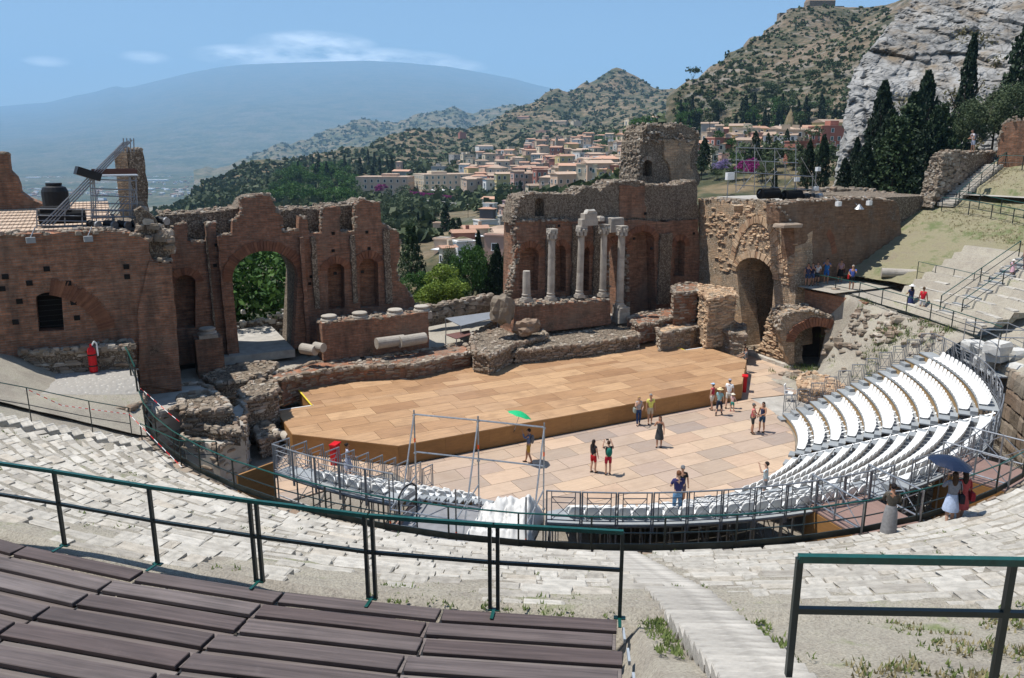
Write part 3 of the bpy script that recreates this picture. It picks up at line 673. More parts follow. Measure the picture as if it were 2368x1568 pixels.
# ---- scene wall, left of the collapsed middle
PW = Plane((0, 16), (1, 16)); PA = lambda L, back=0.0: [PW.at(x, y, back) for x, y in L]
def holes_put(root, pl, pts, x, z, mat=mVOIDSHADE, w=0.2, h=0.19, d=0.05):
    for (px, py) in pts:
        u, v = pl.at(px, py, -0.02); MB().box((0, 0, 0), (w, 0.09, h)).build('painted_putlog_hole', mat, root).location = (u - x, 0.0, v - z)  # near-black block on the wall face, painting the shade of a putlog hole
def scene_left():
    x, z = -1.0, 2.2; root = pl_thing(PW, 'scene_wall', 'long ruined brick scene wall with a tall open archway and crumbling attic', 'wall', x, z)
    front = PA([(394, 848), (394, 560), (397, 535), (405, 522), (432, 515), (432, 558), (476, 560), (476, 522), (500, 515), (500, 546), (537, 543), (537, 512), (553, 503), (560, 490), (556, 462), (590, 453), (622, 451), (634, 468), (640, 485), (652, 505), (655, 535), (690, 532), (692, 500), (710, 505), (714, 540), (744, 540), (745, 480), (785, 479), (787, 536), (822, 536), (822, 472), (840, 461), (862, 470), (878, 470), (882, 515), (890, 522), (922, 537), (925, 555), (922, 605), (917, 622), (922, 650), (937, 664), (965, 706), (985, 760)])
    front = front[::-1] if sum(front[i][0] * front[(i + 1) % len(front)][1] - front[(i + 1) % len(front)][0] * front[i][1] for i in range(len(front))) < 0 else front
    door, da = archpoly(PW, 556, 838, 678, 826, 536, 640, 612, 580, 690, 650, 16)
    n1, a1 = archpoly(PW, 405, 760, 452, 758, 405, 655, 429, 636, 452, 652); n2, a2 = archpoly(PW, 760, 715, 797, 713, 757, 625, 777, 609, 796, 624); n3, a3 = archpoly(PW, 833, 713, 876, 709, 830, 618, 853, 598, 874, 616)
    sh = lambda P: shift(P, x, z)
    fl = rough(front, 0.3, 0.07, 2.6, 1.0)
    wall_mb(MB(), sh(fl), [sh(door), sh(n1), sh(n2), sh(n3)], 0, 0.9).build('front_wall', mBRICK, root)
    wall_mb(MB(), sh(rough(n1, .5, 0)), [], 0.9, 0.98).build('niche_back', mBRICK, root)
    for nn in (n2, n3): wall_mb(MB(), sh(nn), [], 0.88, 0.96).build('niche_back', mBRICKR, root)
    back = PA([(380, 848), (380, 520), (370, 497), (420, 495), (462, 492), (550, 484), (560, 462), (592, 452), (624, 451), (640, 486), (700, 482), (742, 488), (748, 478), (818, 474), (840, 461), (876, 470), (884, 520), (905, 600), (910, 660), (960, 740), (985, 770)], 0.9)
    back = back[::-1]; dback = [(p[0] * 1.0, p[1]) for p in door]
    wall_mb(MB(), sh(rough(back, 0.4, 0.08, 2.6, 3.0)), [sh(dback)], 0.98, 3.6).build('rear_wall', mBRICKG, root)
    for arc, th in ((da, 0.62), (a1, 0.45), (a2, 0.45), (a3, 0.5)): voussoirs(root, arc, 0.0, mVOUS, th, x, z)
    # pilaster strips of exposed core between the niches
    for px0, px1, py0, py1 in ((478, 498, 545, 800), (716, 738, 548, 712), (808, 826, 545, 700), (884, 905, 530, 700)):
        a, b = PW.at(px0, py0), PW.at(px1, py1); wall_mb(MB(), rough(sh([(a[0], b[1]), (b[0], b[1]), (b[0], a[1]), (a[0], a[1])]), .3, .05), [], -0.22, 0.01).build('pilaster', mBRICKG, root)
    for px0, px1, py0, py1 in ((500, 530, 545, 845), (690, 716, 548, 820)):
        a, b = PW.at(px0, py0), PW.at(px1, py1); wall_mb(MB(), rough(sh([(a[0], b[1]), (b[0], b[1]), (b[0], a[1]), (a[0], a[1])]), .3, .04), [], -0.4, 0.01).build('pilaster', mBRICK, root)
    holes_put(root, PW, [(500, 567), (497, 614), (719, 640), (716, 656), (770, 580), (775, 632), (853, 575), (838, 629), (770, 540), (848, 537)], x, z)
    top = sh([p for p in PA([(394, 560), (397, 535), (405, 522), (432, 515)])]); crest(root, top, 0, 0.9, mRUB)
    for seg in ([(432, 558), (476, 560)], [(476, 520), (500, 514)], [(500, 546), (537, 543)], [(537, 512), (553, 503), (560, 490)], [(556, 461), (590, 452), (622, 450), (634, 466)], [(640, 485), (652, 505)], [(655, 535), (690, 532)], [(692, 499), (710, 504)], [(714, 540), (744, 540)], [(745, 479), (785, 478)], [(787, 536), (822, 536)], [(822, 471), (840, 460), (862, 469), (878, 469)], [(882, 515), (890, 522), (922, 536)], [(937, 664), (965, 706), (985, 760)]):
        crest(root, sh(PA(seg)), -0.02, 0.9, mRUB, dens=13)
    crest(root, sh(PA([(370, 497), (420, 495), (462, 492), (550, 484)], 0.9)), 0.98, 3.6, mRUB, dens=5); crest(root, sh(PA([(640, 486), (700, 482), (742, 488), (748, 477), (818, 473)], 0.9)), 0.98, 3.6, mRUB, dens=5)
    for seg in ([(556, 462), (560, 500)], [(640, 485), (655, 535)], [(745, 480), (744, 540)], [(822, 472), (822, 536)], [(925, 555), (918, 620), (922, 650)]): crest(root, sh(PA(seg)), -0.05, 0.5, mRUB, dens=14, size=(.09, .2))
    # wall behind the doorway
    return root
scene_left()
# low wall seen through the archway and paved sill
dw = thing('low_rubble_wall', 'low rubble wall glimpsed through the tall archway', 'wall', (-2.2, 23.0, 2.0), frame=SK); b = MB()
for i in range(150): b.rock((random.uniform(-3, 3.4), random.uniform(0, .7), random.uniform(-.3, 1.0 if random.random() < .75 else 1.7)), (random.uniform(.25, .5), .35, random.uniform(.15, .3)), random.uniform(-.2, .2))
tag(b.build('stone', mLIME, dw), kind='stuff'); MB().box((0, .5, 0), (6.4, .7, 1.7)).build('core', mBRICKG, dw)
sill = MB().box((-4.0, 19.5, 2.25), (5.0, 8.5, 0.5)).build('archway_floor', mCONC, frame=SK); tag(sill, kind='structure')

# ---- scene wall, right of the gap
def scene_right():
    x, z = 22.0, 2.0; root = pl_thing(PW, 'scene_wall', 'tall ruined brick scene wall with arched niches behind the standing columns', 'wall', x, z); sh = lambda P: shift(P, x, z)
    low = PA([(1170, 745), (1176, 690), (1186, 640), (1196, 600), (1199, 575), (1195, 545), (1190, 522), (1195, 512), (1260, 508), (1330, 510), (1440, 508), (1530, 512), (1613, 508), (1622, 652), (1626, 745)])[::-1]
    n1, a1 = archpoly(PW, 1200, 668, 1243, 672, 1200, 595, 1222, 572, 1246, 596); n2, a2 = archpoly(PW, 1284, 675, 1308, 674, 1284, 588, 1296, 567, 1308, 588); n3, a3 = archpoly(PW, 1349, 674, 1362, 672, 1349, 590, 1356, 570, 1362, 590)
    d1, b1 = archpoly(PW, 1410, 744, 1449, 742, 1408, 580, 1428, 558, 1449, 580); d2, b2 = archpoly(PW, 1458, 740, 1516, 738, 1452, 560, 1482, 535, 1512, 558, 14); n4, a4 = archpoly(PW, 1556, 640, 1582, 638, 1560, 570, 1571, 555, 1583, 570)
    wall_mb(MB(), sh(rough(low, .3, .08, 2.4, 7.0)), [sh(q) for q in (n1, n2, n3, d1, d2, n4)], 0, 1.0).build('front_wall', mBRICK, root)
    wall_mb(MB(), sh(PA([(1196, 748), (1200, 512), (1613, 510), (1626, 748)])[::-1]), [sh(d1)], 1.0, 2.4).build('rear_wall', mBRICKR, root)
    for q in (n1, n2, n3, n4): wall_mb(MB(), sh(q), [], 0.80, 0.99).build('niche_back', mBRICK, root)
    for arc in (a1, a2, a3, b1, b2, a4): voussoirs(root, arc, 0.0, mVOUS, 0.45, x, z)
    T = [(1188, 515), (1190, 495), (1198, 470), (1204, 455), (1230, 448), (1300, 449), (1328, 451), (1345, 438), (1365, 432), (1388, 441), (1414, 422), (1450, 418), (1487, 421), (1490, 427), (1555, 430), (1580, 426), (1600, 419), (1611, 417)]
    att = PA(T + [(1614, 512)], 0.25)[::-1]
    tn, _ = archpoly(PW, 1236, 500, 1258, 500, 1236, 470, 1247, 458, 1258, 470, 8, 0.25)
    wall_mb(MB(), sh(rough(att, .3, .10, None, 11.0)), [sh(tn)], 0.25, 2.3).build('attic', mBRICKG, root); wall_mb(MB(), sh(tn), [], 1.0, 1.1).build('niche_back', mBRICKG, root)
    red = PA([(1432, 430), (1490, 432), (1490, 505), (1432, 506)], 0.2)[::-1]; wall_mb(MB(), rough(sh(red), .25, .14), [], 0.19, 0.24).build('brick_facing', mBRICKR, root)
    crest(root, sh(PA(T[2:], .25)), 0.2, 2.3, mRUB, dens=8); crest(root, sh(PA([(1195, 511), (1320, 508)])), -0.1, 0.3, mRUB, dens=16)
    for seg in ([(1170, 745), (1176, 690), (1186, 640), (1196, 600), (1199, 575), (1195, 545), (1190, 522)], T[:4], [(1449, 560), (1450, 640), (1452, 735)], [(1405, 590), (1404, 700)]): crest(root, sh(PA(seg)), -0.12, 0.7, mRUB, dens=15, size=(.1, .27), up=.12)
    for px0, px1, py0, py1 in ((1262, 1280, 520, 690), (1322, 1342, 520, 690), (1372, 1392, 520, 690), (1524, 1544, 540, 700)):
        a, b = PW.at(px0, py0), PW.at(px1, py1); wall_mb(MB(), rough(sh([(a[0], b[1]), (b[0], b[1]), (b[0], a[1]), (a[0], a[1])]), .3, .06), [], -0.2, 0.01).build('pilaster', mBRICKG, root)
    holes_put(root, PW, [(1292, 522), (1492, 494), (1604, 540), (1466, 552), (1506, 575)], x, z)
    return root
scene_right()
# brick tower stump rising behind it
PT1 = Plane((27, 19.5), (28, 19.5))
def stump():
    x, z = PT1.at(1545, 425); root = pl_thing(PT1, 'ruined_tower', 'ruined tower stump of brick and rubble rising behind the scene wall', 'tower', x, z); sh = lambda P: shift(P, x, z); A = lambda L, b=0: [PT1.at(*q, b) for q in L]
    o = A([(1474, 428), (1475, 390), (1478, 340), (1484, 318), (1492, 295), (1500, 290), (1530, 289), (1545, 297), (1553, 289), (1580, 289), (1605, 298), (1615, 310), (1614, 350), (1606, 378), (1616, 405), (1618, 428)])[::-1]
    nn, na = archpoly(PT1, 1486, 408, 1508, 408, 1486, 380, 1497, 370, 1507, 380, 8)
    wall_mb(MB(), sh(rough(o, .3, .13, None, 2.0)), [sh(nn)], 0, 2.6).build('core', mBRICKG, root); wall_mb(MB(), sh(nn), [], .9, 1.0).build('niche_back', mBRICKG, root)
    wall_mb(MB(), rough(sh(A([(1530, 322), (1604, 324), (1594, 350), (1590, 380), (1602, 400), (1608, 424), (1550, 424), (1546, 390), (1532, 360)])[::-1]), .3, .1), [], -0.18, 0.0).build('brick_facing', mBRICKY, root)
    for seg in ([(1474, 428), (1478, 340), (1492, 295), (1500, 290), (1530, 289), (1545, 297), (1553, 289), (1580, 289), (1605, 298), (1615, 310)], [(1615, 310), (1614, 350), (1606, 378), (1616, 405)]): crest(root, sh(A(seg)), -0.1, 2.6, mRUB, dens=9, up=.15)
    crest(root, sh(A([(1490, 318), (1530, 318), (1560, 322), (1600, 325)])), -0.22, 0.1, mRUB, dens=40, up=.35); voussoirs(root, na, 0, mRUB, .3, x, z)
stump()
# podium pieces with the columns
def podium(label, pl, top, bot, th, x0):
    A = [pl.at(*q) for q in top]; B = [pl.at(*q) for q in bot]; x, z = A[0][0], min(p[1] for p in B)
    root = pl_thing(pl, 'podium', label, 'podium', x, z); sh = lambda P: shift(P, x, z)
    wall_mb(MB(), sh(rough(B + A[::-1], .35, .05, z + .3, 3.1)), [], 0, th).build('body', mBRICK, root); crest(root, sh(A), 0, th, mRUB, dens=8, size=(.12, .3)); return root
PP = Plane((0, 13.4), (1, 13.4))
podium('brick podium carrying four bare column bases', PP, [(744, 748), (800, 743), (900, 733), (990, 722)], [(748, 835), (992, 810)], 1.5, 0)
podium('brick podium carrying the standing marble columns', PP, [(1190, 706), (1240, 704), (1330, 700), (1410, 694)], [(1186, 775), (1412, 750)], 2.1, 0)
# columns
mSHADOWGAP = None
def col_base(root, z0=0.0, r=0.40):
    MB().box((0, 0, z0 + 0.10), (r * 2.5, r * 2.5, 0.2)).build('plinth', mMARB, root); MB().lathe([(r * 1.22, .2), (r * 1.28, .26), (r * 1.2, .33), (r * 1.02, .36), (r * 1.0, .42), (r * 1.14, .46), (r * 1.14, .52), (r * 1.0, .56)], (0, 0, z0), 18).build('base', mMARB, root, smooth=False)
def on_plane(px, py, t): return FT(px, py, t)
for i, (px, py) in enumerate(((760, 729), (831, 722), (913, 715), (974, 707))):
    p = on_plane(px, py, 14.0); b = thing('plinth', ['bare marble column base at the archway end of the podium', 'bare marble column base, second from the archway', 'bare marble column base, third from the archway', 'bare marble column base at the broken end of the podium'][i], 'plinth', (p.x, p.y, p.z - .60), frame=SK, group='column bases on the brick podium'); MB().box((0, 0, -.05), (1.1, 1.1, .35)).build('footing', mMARB, b); col_base(b, 0.06, .43)
p = on_plane(478, 756, 14.2); b = thing('plinth', 'lone marble column base beside the dark narrow niche', 'plinth', (p.x, p.y, p.z - .6), frame=SK); col_base(b, 0.0, .42); MB().box((0, .3, -1.5), (1.5, 1.6, 3.0)).build('pier', mBRICK, b)
def column(label, px, pb, ptop, t, r, cap=True, base=True, tilt=0.0, chips=0):
    a, c = FT(px[0], pb, t), FT(px[1], ptop, t); H = c.z - a.z; root = thing('column', label, 'column', tuple(a), frame=SK, group='standing marble columns'); prof = []
    z0 = .5 if base else 0.0
    if base: col_base(root, -0.06, r)
    hc = 0.85 if cap else 0.0; n = 3 if H > 3 else 1; dx = c.x - a.x
    for k in range(n):
        za, zb = z0 + (H - z0 - hc) * k / n, z0 + (H - z0 - hc) * (k + 1) / n - 0.015; b = MB(); m = 20; V = []
        for zz in np.linspace(za, zb, 6):
            for j in range(m):
                q = 2 * math.pi * j / m; rr = r * (1 - 0.13 * (zz / H) ** 1.5) * (1 + 0.03 * fbm(math.cos(q) * 1.5 + px[0], math.sin(q) * 1.5, zz * 1.3)); rr *= 0.97 if abs(zz - za) < .01 or abs(zz - zb) < .01 else 1
                V.append((rr * math.cos(q) + dx * zz / H, rr * math.sin(q), zz))
        b.add(V, [(i * m + j, i * m + (j + 1) % m, (i + 1) * m + (j + 1) % m, (i + 1) * m + j) for i in range(5) for j in range(m)] + [tuple(range(m))[::-1], tuple(range(5 * m, 6 * m))]); b.build('drum', mMARB, root, smooth=False)
    if cap:
        b = MB(); b.lathe([(r * .86, 0), (r * .95, .06), (r * .88, .1), (r * .95, .3), (r * 1.08, .55), (r * 1.2, .68)], (dx, 0, H - hc), 16)
        for j in range(8):
            q = math.pi * j / 4 + .2; b.rock((dx + r * 1.08 * math.cos(q), r * 1.08 * math.sin(q), H - hc + .32), (.2, .2, .34), q, .3); b.rock((dx + r * 1.2 * math.cos(q + .4), r * 1.2 * math.sin(q + .4), H - hc + .55), (.2, .2, .26), q, .3)
        b.rock((dx, 0, H - .08), (r * 2.35, r * 2.35, .16), .1, .1, .95); b.build('capital', mMARB, root)
    return root
TC = 14.2
column('broken marble column stump at the ragged end of the podium', (1217, 1217), 695, 626, TC, .30, False, True)
column('marble column with weathered capital, first of the tall ones from the gap', (1273, 1276), 692, 529, TC, .265)
column('marble column under the entablature block, with several joint cracks', (1339, 1345), 686, 522, TC, .26)
column('marble column touching the far end of the entablature block', (1393, 1397), 684, 519, TC, .26)
column('marble column standing forward on its own block pedestal', (1432, 1438), 709, 522, TC - .6, .29)
pd = FT(1435, 745, TC - .6); q = FT(1435, 709, TC - .6); pe = thing('pedestal', 'pale stone block pedestal under the forward column', 'pedestal', tuple(pd), frame=SK)
for k in range(3): MB().rock((0, 0, (k + .5) * (q.z - pd.z) / 3), (.95, .95, (q.z - pd.z) / 3 * .98), 0, .03, .95).build('block', mMARB, pe)
a = FT(1340, 522, TC); en = thing('entablature', 'broken white entablature blocks bridging two columns', 'entablature', tuple(a), frame=SK)
b0, b1 = FT(1345, 522, TC), FT(1398, 490, TC)
MB().rock((.70, 0, .24), (1.35, .62, .48), 0, .04, .96).build('block', mMARB, en); MB().rock((.78, 0, .68), (1.05, .58, .38), 0, .04, .96).build('block', mMARB, en); MB().rock((.85, 0, 1.0), (.8, .5, .3), .1, .22, .7).build('block', mLIME, en); MB().rock((1.75, 0, .45), (.4, .6, .35), 0, .12).build('block', mMARB, en)
b_ = thing('stone_block', 'grey stone block lodged in the wall above the columns', 'stone block', tuple(FT(1419, 536, 15.7)), frame=SK); MB().rock((0, 0, .55), (1.2, .9, 1.1), 0, .05, .95).build('block', mMARB, b_)
# fallen drums
for px, py, t, L, r, ang, lab in ((902, 790, 12.6, 1.9, .36, 0.08, 'toppled marble drum with a reddish stain by the podium'), (953, 786, 12.6, 1.9, .38, 0.16, 'larger toppled marble drum nearest the broken end of the podium'), (714, 808, 12.8, 1.1, .33, -1.0, 'short fallen drum leaning at the archway corner'), (738, 803, 12.4, .7, .3, -1.0, 'stubby fallen drum lit on its end by the archway corner'), (655, 1012 - 3, 1.2, 1.0, .3, -1.1, 'fallen column piece lying on the ground by the stage corner')):
    p = FT(px, py, t) if t > 5 else FZ(px, py, .3); o = MB(); o.tube((-L / 2, 0, 0), (L / 2, 0, 0), r, 18, r * .96); ob = o.build('column_drum', mMARB, frame=SK @ Matrix.Translation(p) @ Matrix.Rotation(ang, 4, 'Z')); tag(ob, lab, 'column drum', 'fallen column drums')

# ---- towers flanking the stage
def tower_left():
    pl = Plane((0, 5.4), (1, 5.4)); A = lambda L, b=0: [pl.at(*q, b) for q in L]; x, z = pl.at(200, 850); root = pl_thing(pl, 'stage_tower', 'broad brick flanking tower with a barred window and a flat tiled roof', 'tower', x, z); sh = lambda P: shift(P, x, z)
    f = A([(-90, 900), (-90, 542), (0, 543), (100, 541), (230, 534), (300, 538), (345, 560), (352, 600), (392, 604), (396, 640), (418, 870), (425, 960)])[::-1]
    win, wa = archpoly(pl, 90, 767, 148, 764, 82, 690, 113, 676, 143, 690, 8)
    wall_mb(MB(), sh(rough(f, .35, .06, 5.0, 4.0)), [sh(win)], 0, .9).build('front_wall', mBRICK, root)
    xr = pl.at(395, 600)[0]; xl = pl.at(-90, 600)[0]; zt = pl.at(200, 536)[1]
    MB().box(((xr + xl) / 2 - x, 7.0, (zt - z - 6.0) / 2 - .15), (xr - xl - .1, 12.0, zt - z + 6.0 - .1)).build('body', mBRICKG, root); wall_mb(MB(), sh(win), [], .75, .85).build('painted_window_dark', mVOIDSHADE, root)  # near-black sheet behind the bars paints the unlit room
    # tiled roof slope
    wx, wz = pl.at(115, 765); 
    for k in range(7):
        zz = pl.at(113, 683 + k * 12)[1]; MB().tube((wx - 1.0 - x, .12, zz - z), (wx + 1.0 - x, .12, zz - z), .012, 5).build('window_bar', mBLACK, root)
    t = NT('pale_roof_tiles'); co = t.co(); wv = t.n('ShaderNodeTexWave', wave_type='BANDS', bands_direction='X'); wv.inputs['Scale'].default_value = 1.7; wv.inputs['Distortion'].default_value = 1.2; wv.inputs['Detail'].default_value = 2; t.l(co, wv.inputs['Vector'])
    col = t.mix(t.noise(co, 1.3, 5), (0.42, 0.30, 0.21), (0.55, 0.43, 0.33)); m_ = t.done(col, .9, t.bump(wv.outputs[0], .9, .06)); rt = MB()
    for i in range(14):
        for j in range(10): rt.rock((xl - x + (i + .5) * (xr - xl - 2.2) / 14, 1.0 + j * 1.25 + .6, zt - z + .02 + .05 * j), ((xr - xl - 2.2) / 14 * .99, 1.24, .12), 0, .01, .98)
    tag(rt.build('roof_tile', m_, root), kind='stuff')
    # relieving arch fragments
    c = pl.at(95, 760); rr = pl.at(228, 760)[0] - c[0]; voussoirs(root, (c[0], rr, c[1] - .6, rr * .95), 0.0, mVOUS, .7, x, z, 62, 0.12, 1.35, .05)
    holes_put(root, pl, [(45, 697), (68, 655), (108, 622), (158, 655), (170, 700), (178, 735), (12, 640), (5, 668), (36, 745), (294, 640), (292, 617)], x, z, w=.24, h=.22)
    crest(root, sh(A([(-60, 541), (0, 542), (100, 540), (230, 533), (300, 537), (345, 560)])), -.08, .8, mRUB, dens=11); crest(root, sh(A([(352, 602), (392, 603)])), -.1, .8, mRUB, dens=9)
    pw = sh(A([(322, 600), (395, 605), (398, 635), (420, 880), (330, 870)])[::-1])
    wall_mb(MB(), rough(sh(A([(345, 604), (396, 607), (420, 900), (322, 890), (318, 720)])[::-1]), .4, .05), [], -.12, .01).build('buttress', mBRICK, root)
    cap = sh(A([(348, 480), (345, 560), (352, 600), (392, 604), (394, 560), (375, 520)])[::-1])
    for k in range(90):
        pass
    b = MB()
    for k in range(150):
        i = random.random(); px = 320 + 75 * i; py = 490 + 70 * i + random.uniform(-14, 40); u, v = pl.at(px, py, 1.0); s = random.uniform(.2, .42); b.rock((u - x, random.uniform(0.2, 3.5), v - z), (s * 1.3, s, s * .8), random.uniform(0, 3), .25)
    tag(b.build('rubble_slope', mRUB, root), kind='stuff'); wall_mb(MB(), rough(sh(A([(318, 490), (330, 482), (345, 490), (372, 520), (394, 558), (396, 606), (318, 606)])[::-1]), .3, .1), [], .5, 3.5).build('broken_core', mBRICKG, root)
    for px, py in ((72, 554), (204, 551)):
        u, v = pl.at(px, py); lamp = pl_thing(pl, 'floodlight', 'small white floodlight hung on the tower parapet, ' + ('over the window' if px < 100 else 'over the relieving arch'), 'floodlight', u, v); MB().box((0, -.3, 0), (.34, .2, .24), 0.2).build('housing', mTREAD, lamp); MB().tube((0, -.15, .1), (.2, .1, .5), .025).build('bracket', mSTEELD, lamp)
    return pl, zt
plL, zroof = tower_left()
# brick piers standing on the roof
def pier(label, D, t, outline, mat, th, seed):
    pl = Plane((0, t), (1, t)); A = [pl.at(*q) for q in outline]; x, z = A[0][0], min(p[1] for p in A); root = pl_thing(pl, 'brick_pier', label, 'pier', x, z); ar = sum(A[i][0] * A[(i + 1) % len(A)][1] - A[(i + 1) % len(A)][0] * A[i][1] for i in range(len(A)))
    if ar < 0: A = A[::-1]
    wall_mb(MB(), shift(rough(A, .3, .09, z + .2, seed), x, z), [], 0, th).build('body', mat, root); s = sorted(A, key=lambda p: -p[1])[:3]; s.sort(); crest(root, shift(s, x, z), 0, th, mRUB, dens=10); return root
pier('dark red brick pier fragment at the edge of the picture behind the tiled roof', 0, 15.5, [(-60, 495), (-60, 352), (0, 355), (18, 357), (20, 395), (38, 410), (48, 445), (70, 458), (98, 472), (98, 488)], mBRICKR, 1.6, 2.2)
pier('tall narrow brick pier rising beside the lighting scaffold', 0, 15.5, [(279, 500), (280, 352), (292, 346), (318, 344), (330, 350), (337, 400), (342, 440), (345, 500)], mBRICKG, 1.6, 5.2)
pl2 = Plane((0, 15.45), (1, 15.45)); a = pl2.at(280, 500); b_ = pl2.at(292, 350); mbp = MB(); wall_mb(mbp, [(a[0], a[1]), (b_[0], a[1]), (b_[0], b_[1]), (a[0], b_[1])], [], -.05, .04); f_ = mbp.build('brick_strip', mBRICKY, frame=pl2.M); f_.parent = [o for o in bpy.data.objects if o.name.startswith('brick_pier') and 'tall narrow' in o.get('label', '')][0]; f_.matrix_world = pl2.M

def tower_right():
    # lit inner face
    pl = Plane((32.2, 16.0), (31.5, 5.4)); A = lambda L, b=0: [pl.at(*q, b) for q in L]; x, z = pl.at(1740, 780); root = pl_thing(pl, 'stage_tower', 'sunlit flanking tower of ochre masonry with a deep arched passage', 'tower', x, z); sh = lambda P: shift(P, x, z)
    f = A([(1560, 800), (1616, 700), (1614, 460), (1630, 458), (1662, 462), (1690, 472), (1697, 476), (1697, 500), (1716, 502), (1719, 464), (1760, 466), (1790, 476), (1800, 490), (1801, 520), (1838, 524), (1838, 800)]); 
    f = f if sum(f[i][0] * f[(i + 1) % len(f)][1] - f[(i + 1) % len(f)][0] * f[i][1] for i in range(len(f))) > 0 else f[::-1]
    arch, aa = archpoly(pl, 1722, 810, 1778, 815, 1702, 640, 1745, 596, 1790, 632, 14)
    if arch[0][0] > arch[1][0]: pass
    wall_mb(MB(), sh(rough(f, .3, .06, 1.0, 9.0)), [sh(arch)], 0, 1.6).build('inner_wall', mBRICKY, root)
    c, a_, zb, hg = aa
    tun = MB(); n = 14; V = []; prof = [(c - abs(a_), 0.0)] + [(c + abs(a_) * math.cos(math.pi * (1 - i / n)), zb + hg * math.sin(math.pi * i / n)) for i in range(n + 1)] + [(c + abs(a_), 0.0)]
    for y in (1.55, 9.0):
        for u, v in prof: V.append((u - x, y, v - z))
    m = len(prof); tun.add(V, [(i, i + 1, m + i + 1, m + i) for i in range(m - 1)]); tun.build('passage_vault', mBRICKY, root)
    MB().box((c - x, 9.05, 4 - z), (4.6, .1, 9)).build('painted_passage_dark', mVOIDSHADE, root)  # near-black sheet across the tunnel, its depth of shade put in as colour
    voussoirs(root, aa, 0.0, mVOUSY, .5, x, z, 26, depth=.12)
    c2 = pl.at(1745, 640); r2 = abs(pl.at(1800, 640)[0] - c2[0]); voussoirs(root, (c2[0], r2, c2[1], pl.at(1745, 515)[1] - c2[1]), 0, mVOUSY, .55, x, z, 34, .15, 3.0, .12)
    b = MB()
    for k in range(650):     # eroded facing: stones standing proud of the core
        u, v = random.uniform(min(p[0] for p in f) + .2, max(p[0] for p in f) - .8), random.uniform(5.5, 11.0)
        if any(abs(u - h[0]) < .3 and abs(v - h[1]) < .5 for h in arch) or ((u - c) / (abs(a_) + .7)) ** 2 + ((v - zb) / (hg + .7)) ** 2 < 1 or (v < zb and abs(u - c) < abs(a_) + .4): continue
        if fbm(u * .5, v * .5, 3) < -0.05: continue
        b.rock((u - x, 0.02, v - z), (random.uniform(.2, .5), random.uniform(.1, .3), random.uniform(.07, .16)), random.uniform(-.15, .15), .2)
    tag(b.build('proud_stones', mVOUSY, root), kind='stuff')
    # front face towards the audience
    p2 = Plane((31.5, 5.4), (32.5, 5.4)); B = lambda L, b=0: [p2.at(*q, b) for q in L]
    g = B([(1836, 720), (1836, 526), (1802, 520), (1802, 474), (1845, 465), (1935, 462), (1970, 458), (2030, 460), (2070, 466), (2078, 478), (2100, 700)]); g = g if sum(g[i][0] * g[(i + 1) % len(g)][1] - g[(i + 1) % len(g)][0] * g[i][1] for i in range(len(g))) > 0 else g[::-1]
    o = wall_mb(MB(), rough(g, .35, .05, 4.6, 6.0), [], 0, 1.2).build('front_wall', mBRICKO, root); o.matrix_world = p2.M
    zt = p2.at(1900, 461)[1]
    o = MB().box((13.0, 5.7, zt / 2), (7.0, 9.0, zt - .35)).build('body', mBRICKG, root); o.matrix_world = p2.M
    o = MB().box((9.0, 6.2, zt - .5), (14.0, 8.6, .3)).build('roof_deck', mCONC, root); o.matrix_world = p2.M
    o = crest(root, B([(1802, 474), (1845, 465), (1935, 462), (1970, 458), (2030, 460), (2070, 466)]), -.08, 1.2, mRUB, dens=11); o.matrix_world = p2.M
    o = crest(root, B([(1850, 445), (1950, 442), (2010, 445), (2060, 455)], 9.0), 8.6, 9.8, mRUB, dens=9, size=(.2, .4), name='rear_parapet', up=.25); o.matrix_world = p2.M
    o = crest(root, B([(1802, 478), (1836, 524)]), -.1, .8, mRUB, dens=20); o.matrix_world = p2.M
    o = MB().rock((p2.at(1818, 522)[0], -.1, p2.at(1818, 520)[1]), (1.7, 1.1, .3), 0, .1).build('ledge', mRUB, root); o.matrix_world = p2.M
    a1 = p2.at(1900, 560); vo = voussoirs(root, (p2.at(1870, 610)[0], 2.3, p2.at(1870, 610)[1], 2.6), 0, mVOUS, .5, 0, 0, 14, .2, .9, .03); vo.matrix_world = p2.M
    crest(root, sh(A([(1614, 460), (1662, 461), (1690, 470)])), 0, 1.6, mRUB, dens=8); crest(root, sh(A([(1719, 464), (1760, 465), (1800, 478)])), 0, 1.6, mRUB, dens=8)
    # floodlights on the parapet
    for i, (px, py) in enumerate(((1930, 471), (1975, 481), (2001, 469))):
        u, v = p2.at(px, py); L = pl_thing(p2, 'floodlight', ['boxy white floodlight on the tower parapet, nearest the corner', 'cone shaped floodlight hanging at the middle of the parapet', 'small white floodlight on the parapet towards the grass bank'][i], 'floodlight', u, v)
        if i == 1: MB().lathe([(.06, .3), (.12, .2), (.36, -.05), (.34, -.08)], (0, -.4, 0), 12).build('housing', mSTEEL, L)
        else: MB().box((0, -.3, 0), (.45, .25, .32), .2).build('housing', mWHITE, L)
        MB().tube((0, -.3, .15), (0, .2, .5), .025).build('bracket', mSTEELD, L)
    return p2
mBRICKO = brick('brown_brick', (0.25, 0.145, 0.085), (0.19, 0.105, 0.065), (0.16, 0.115, 0.08), rubble=0.30, grime=0.45)
p2R = tower_right()
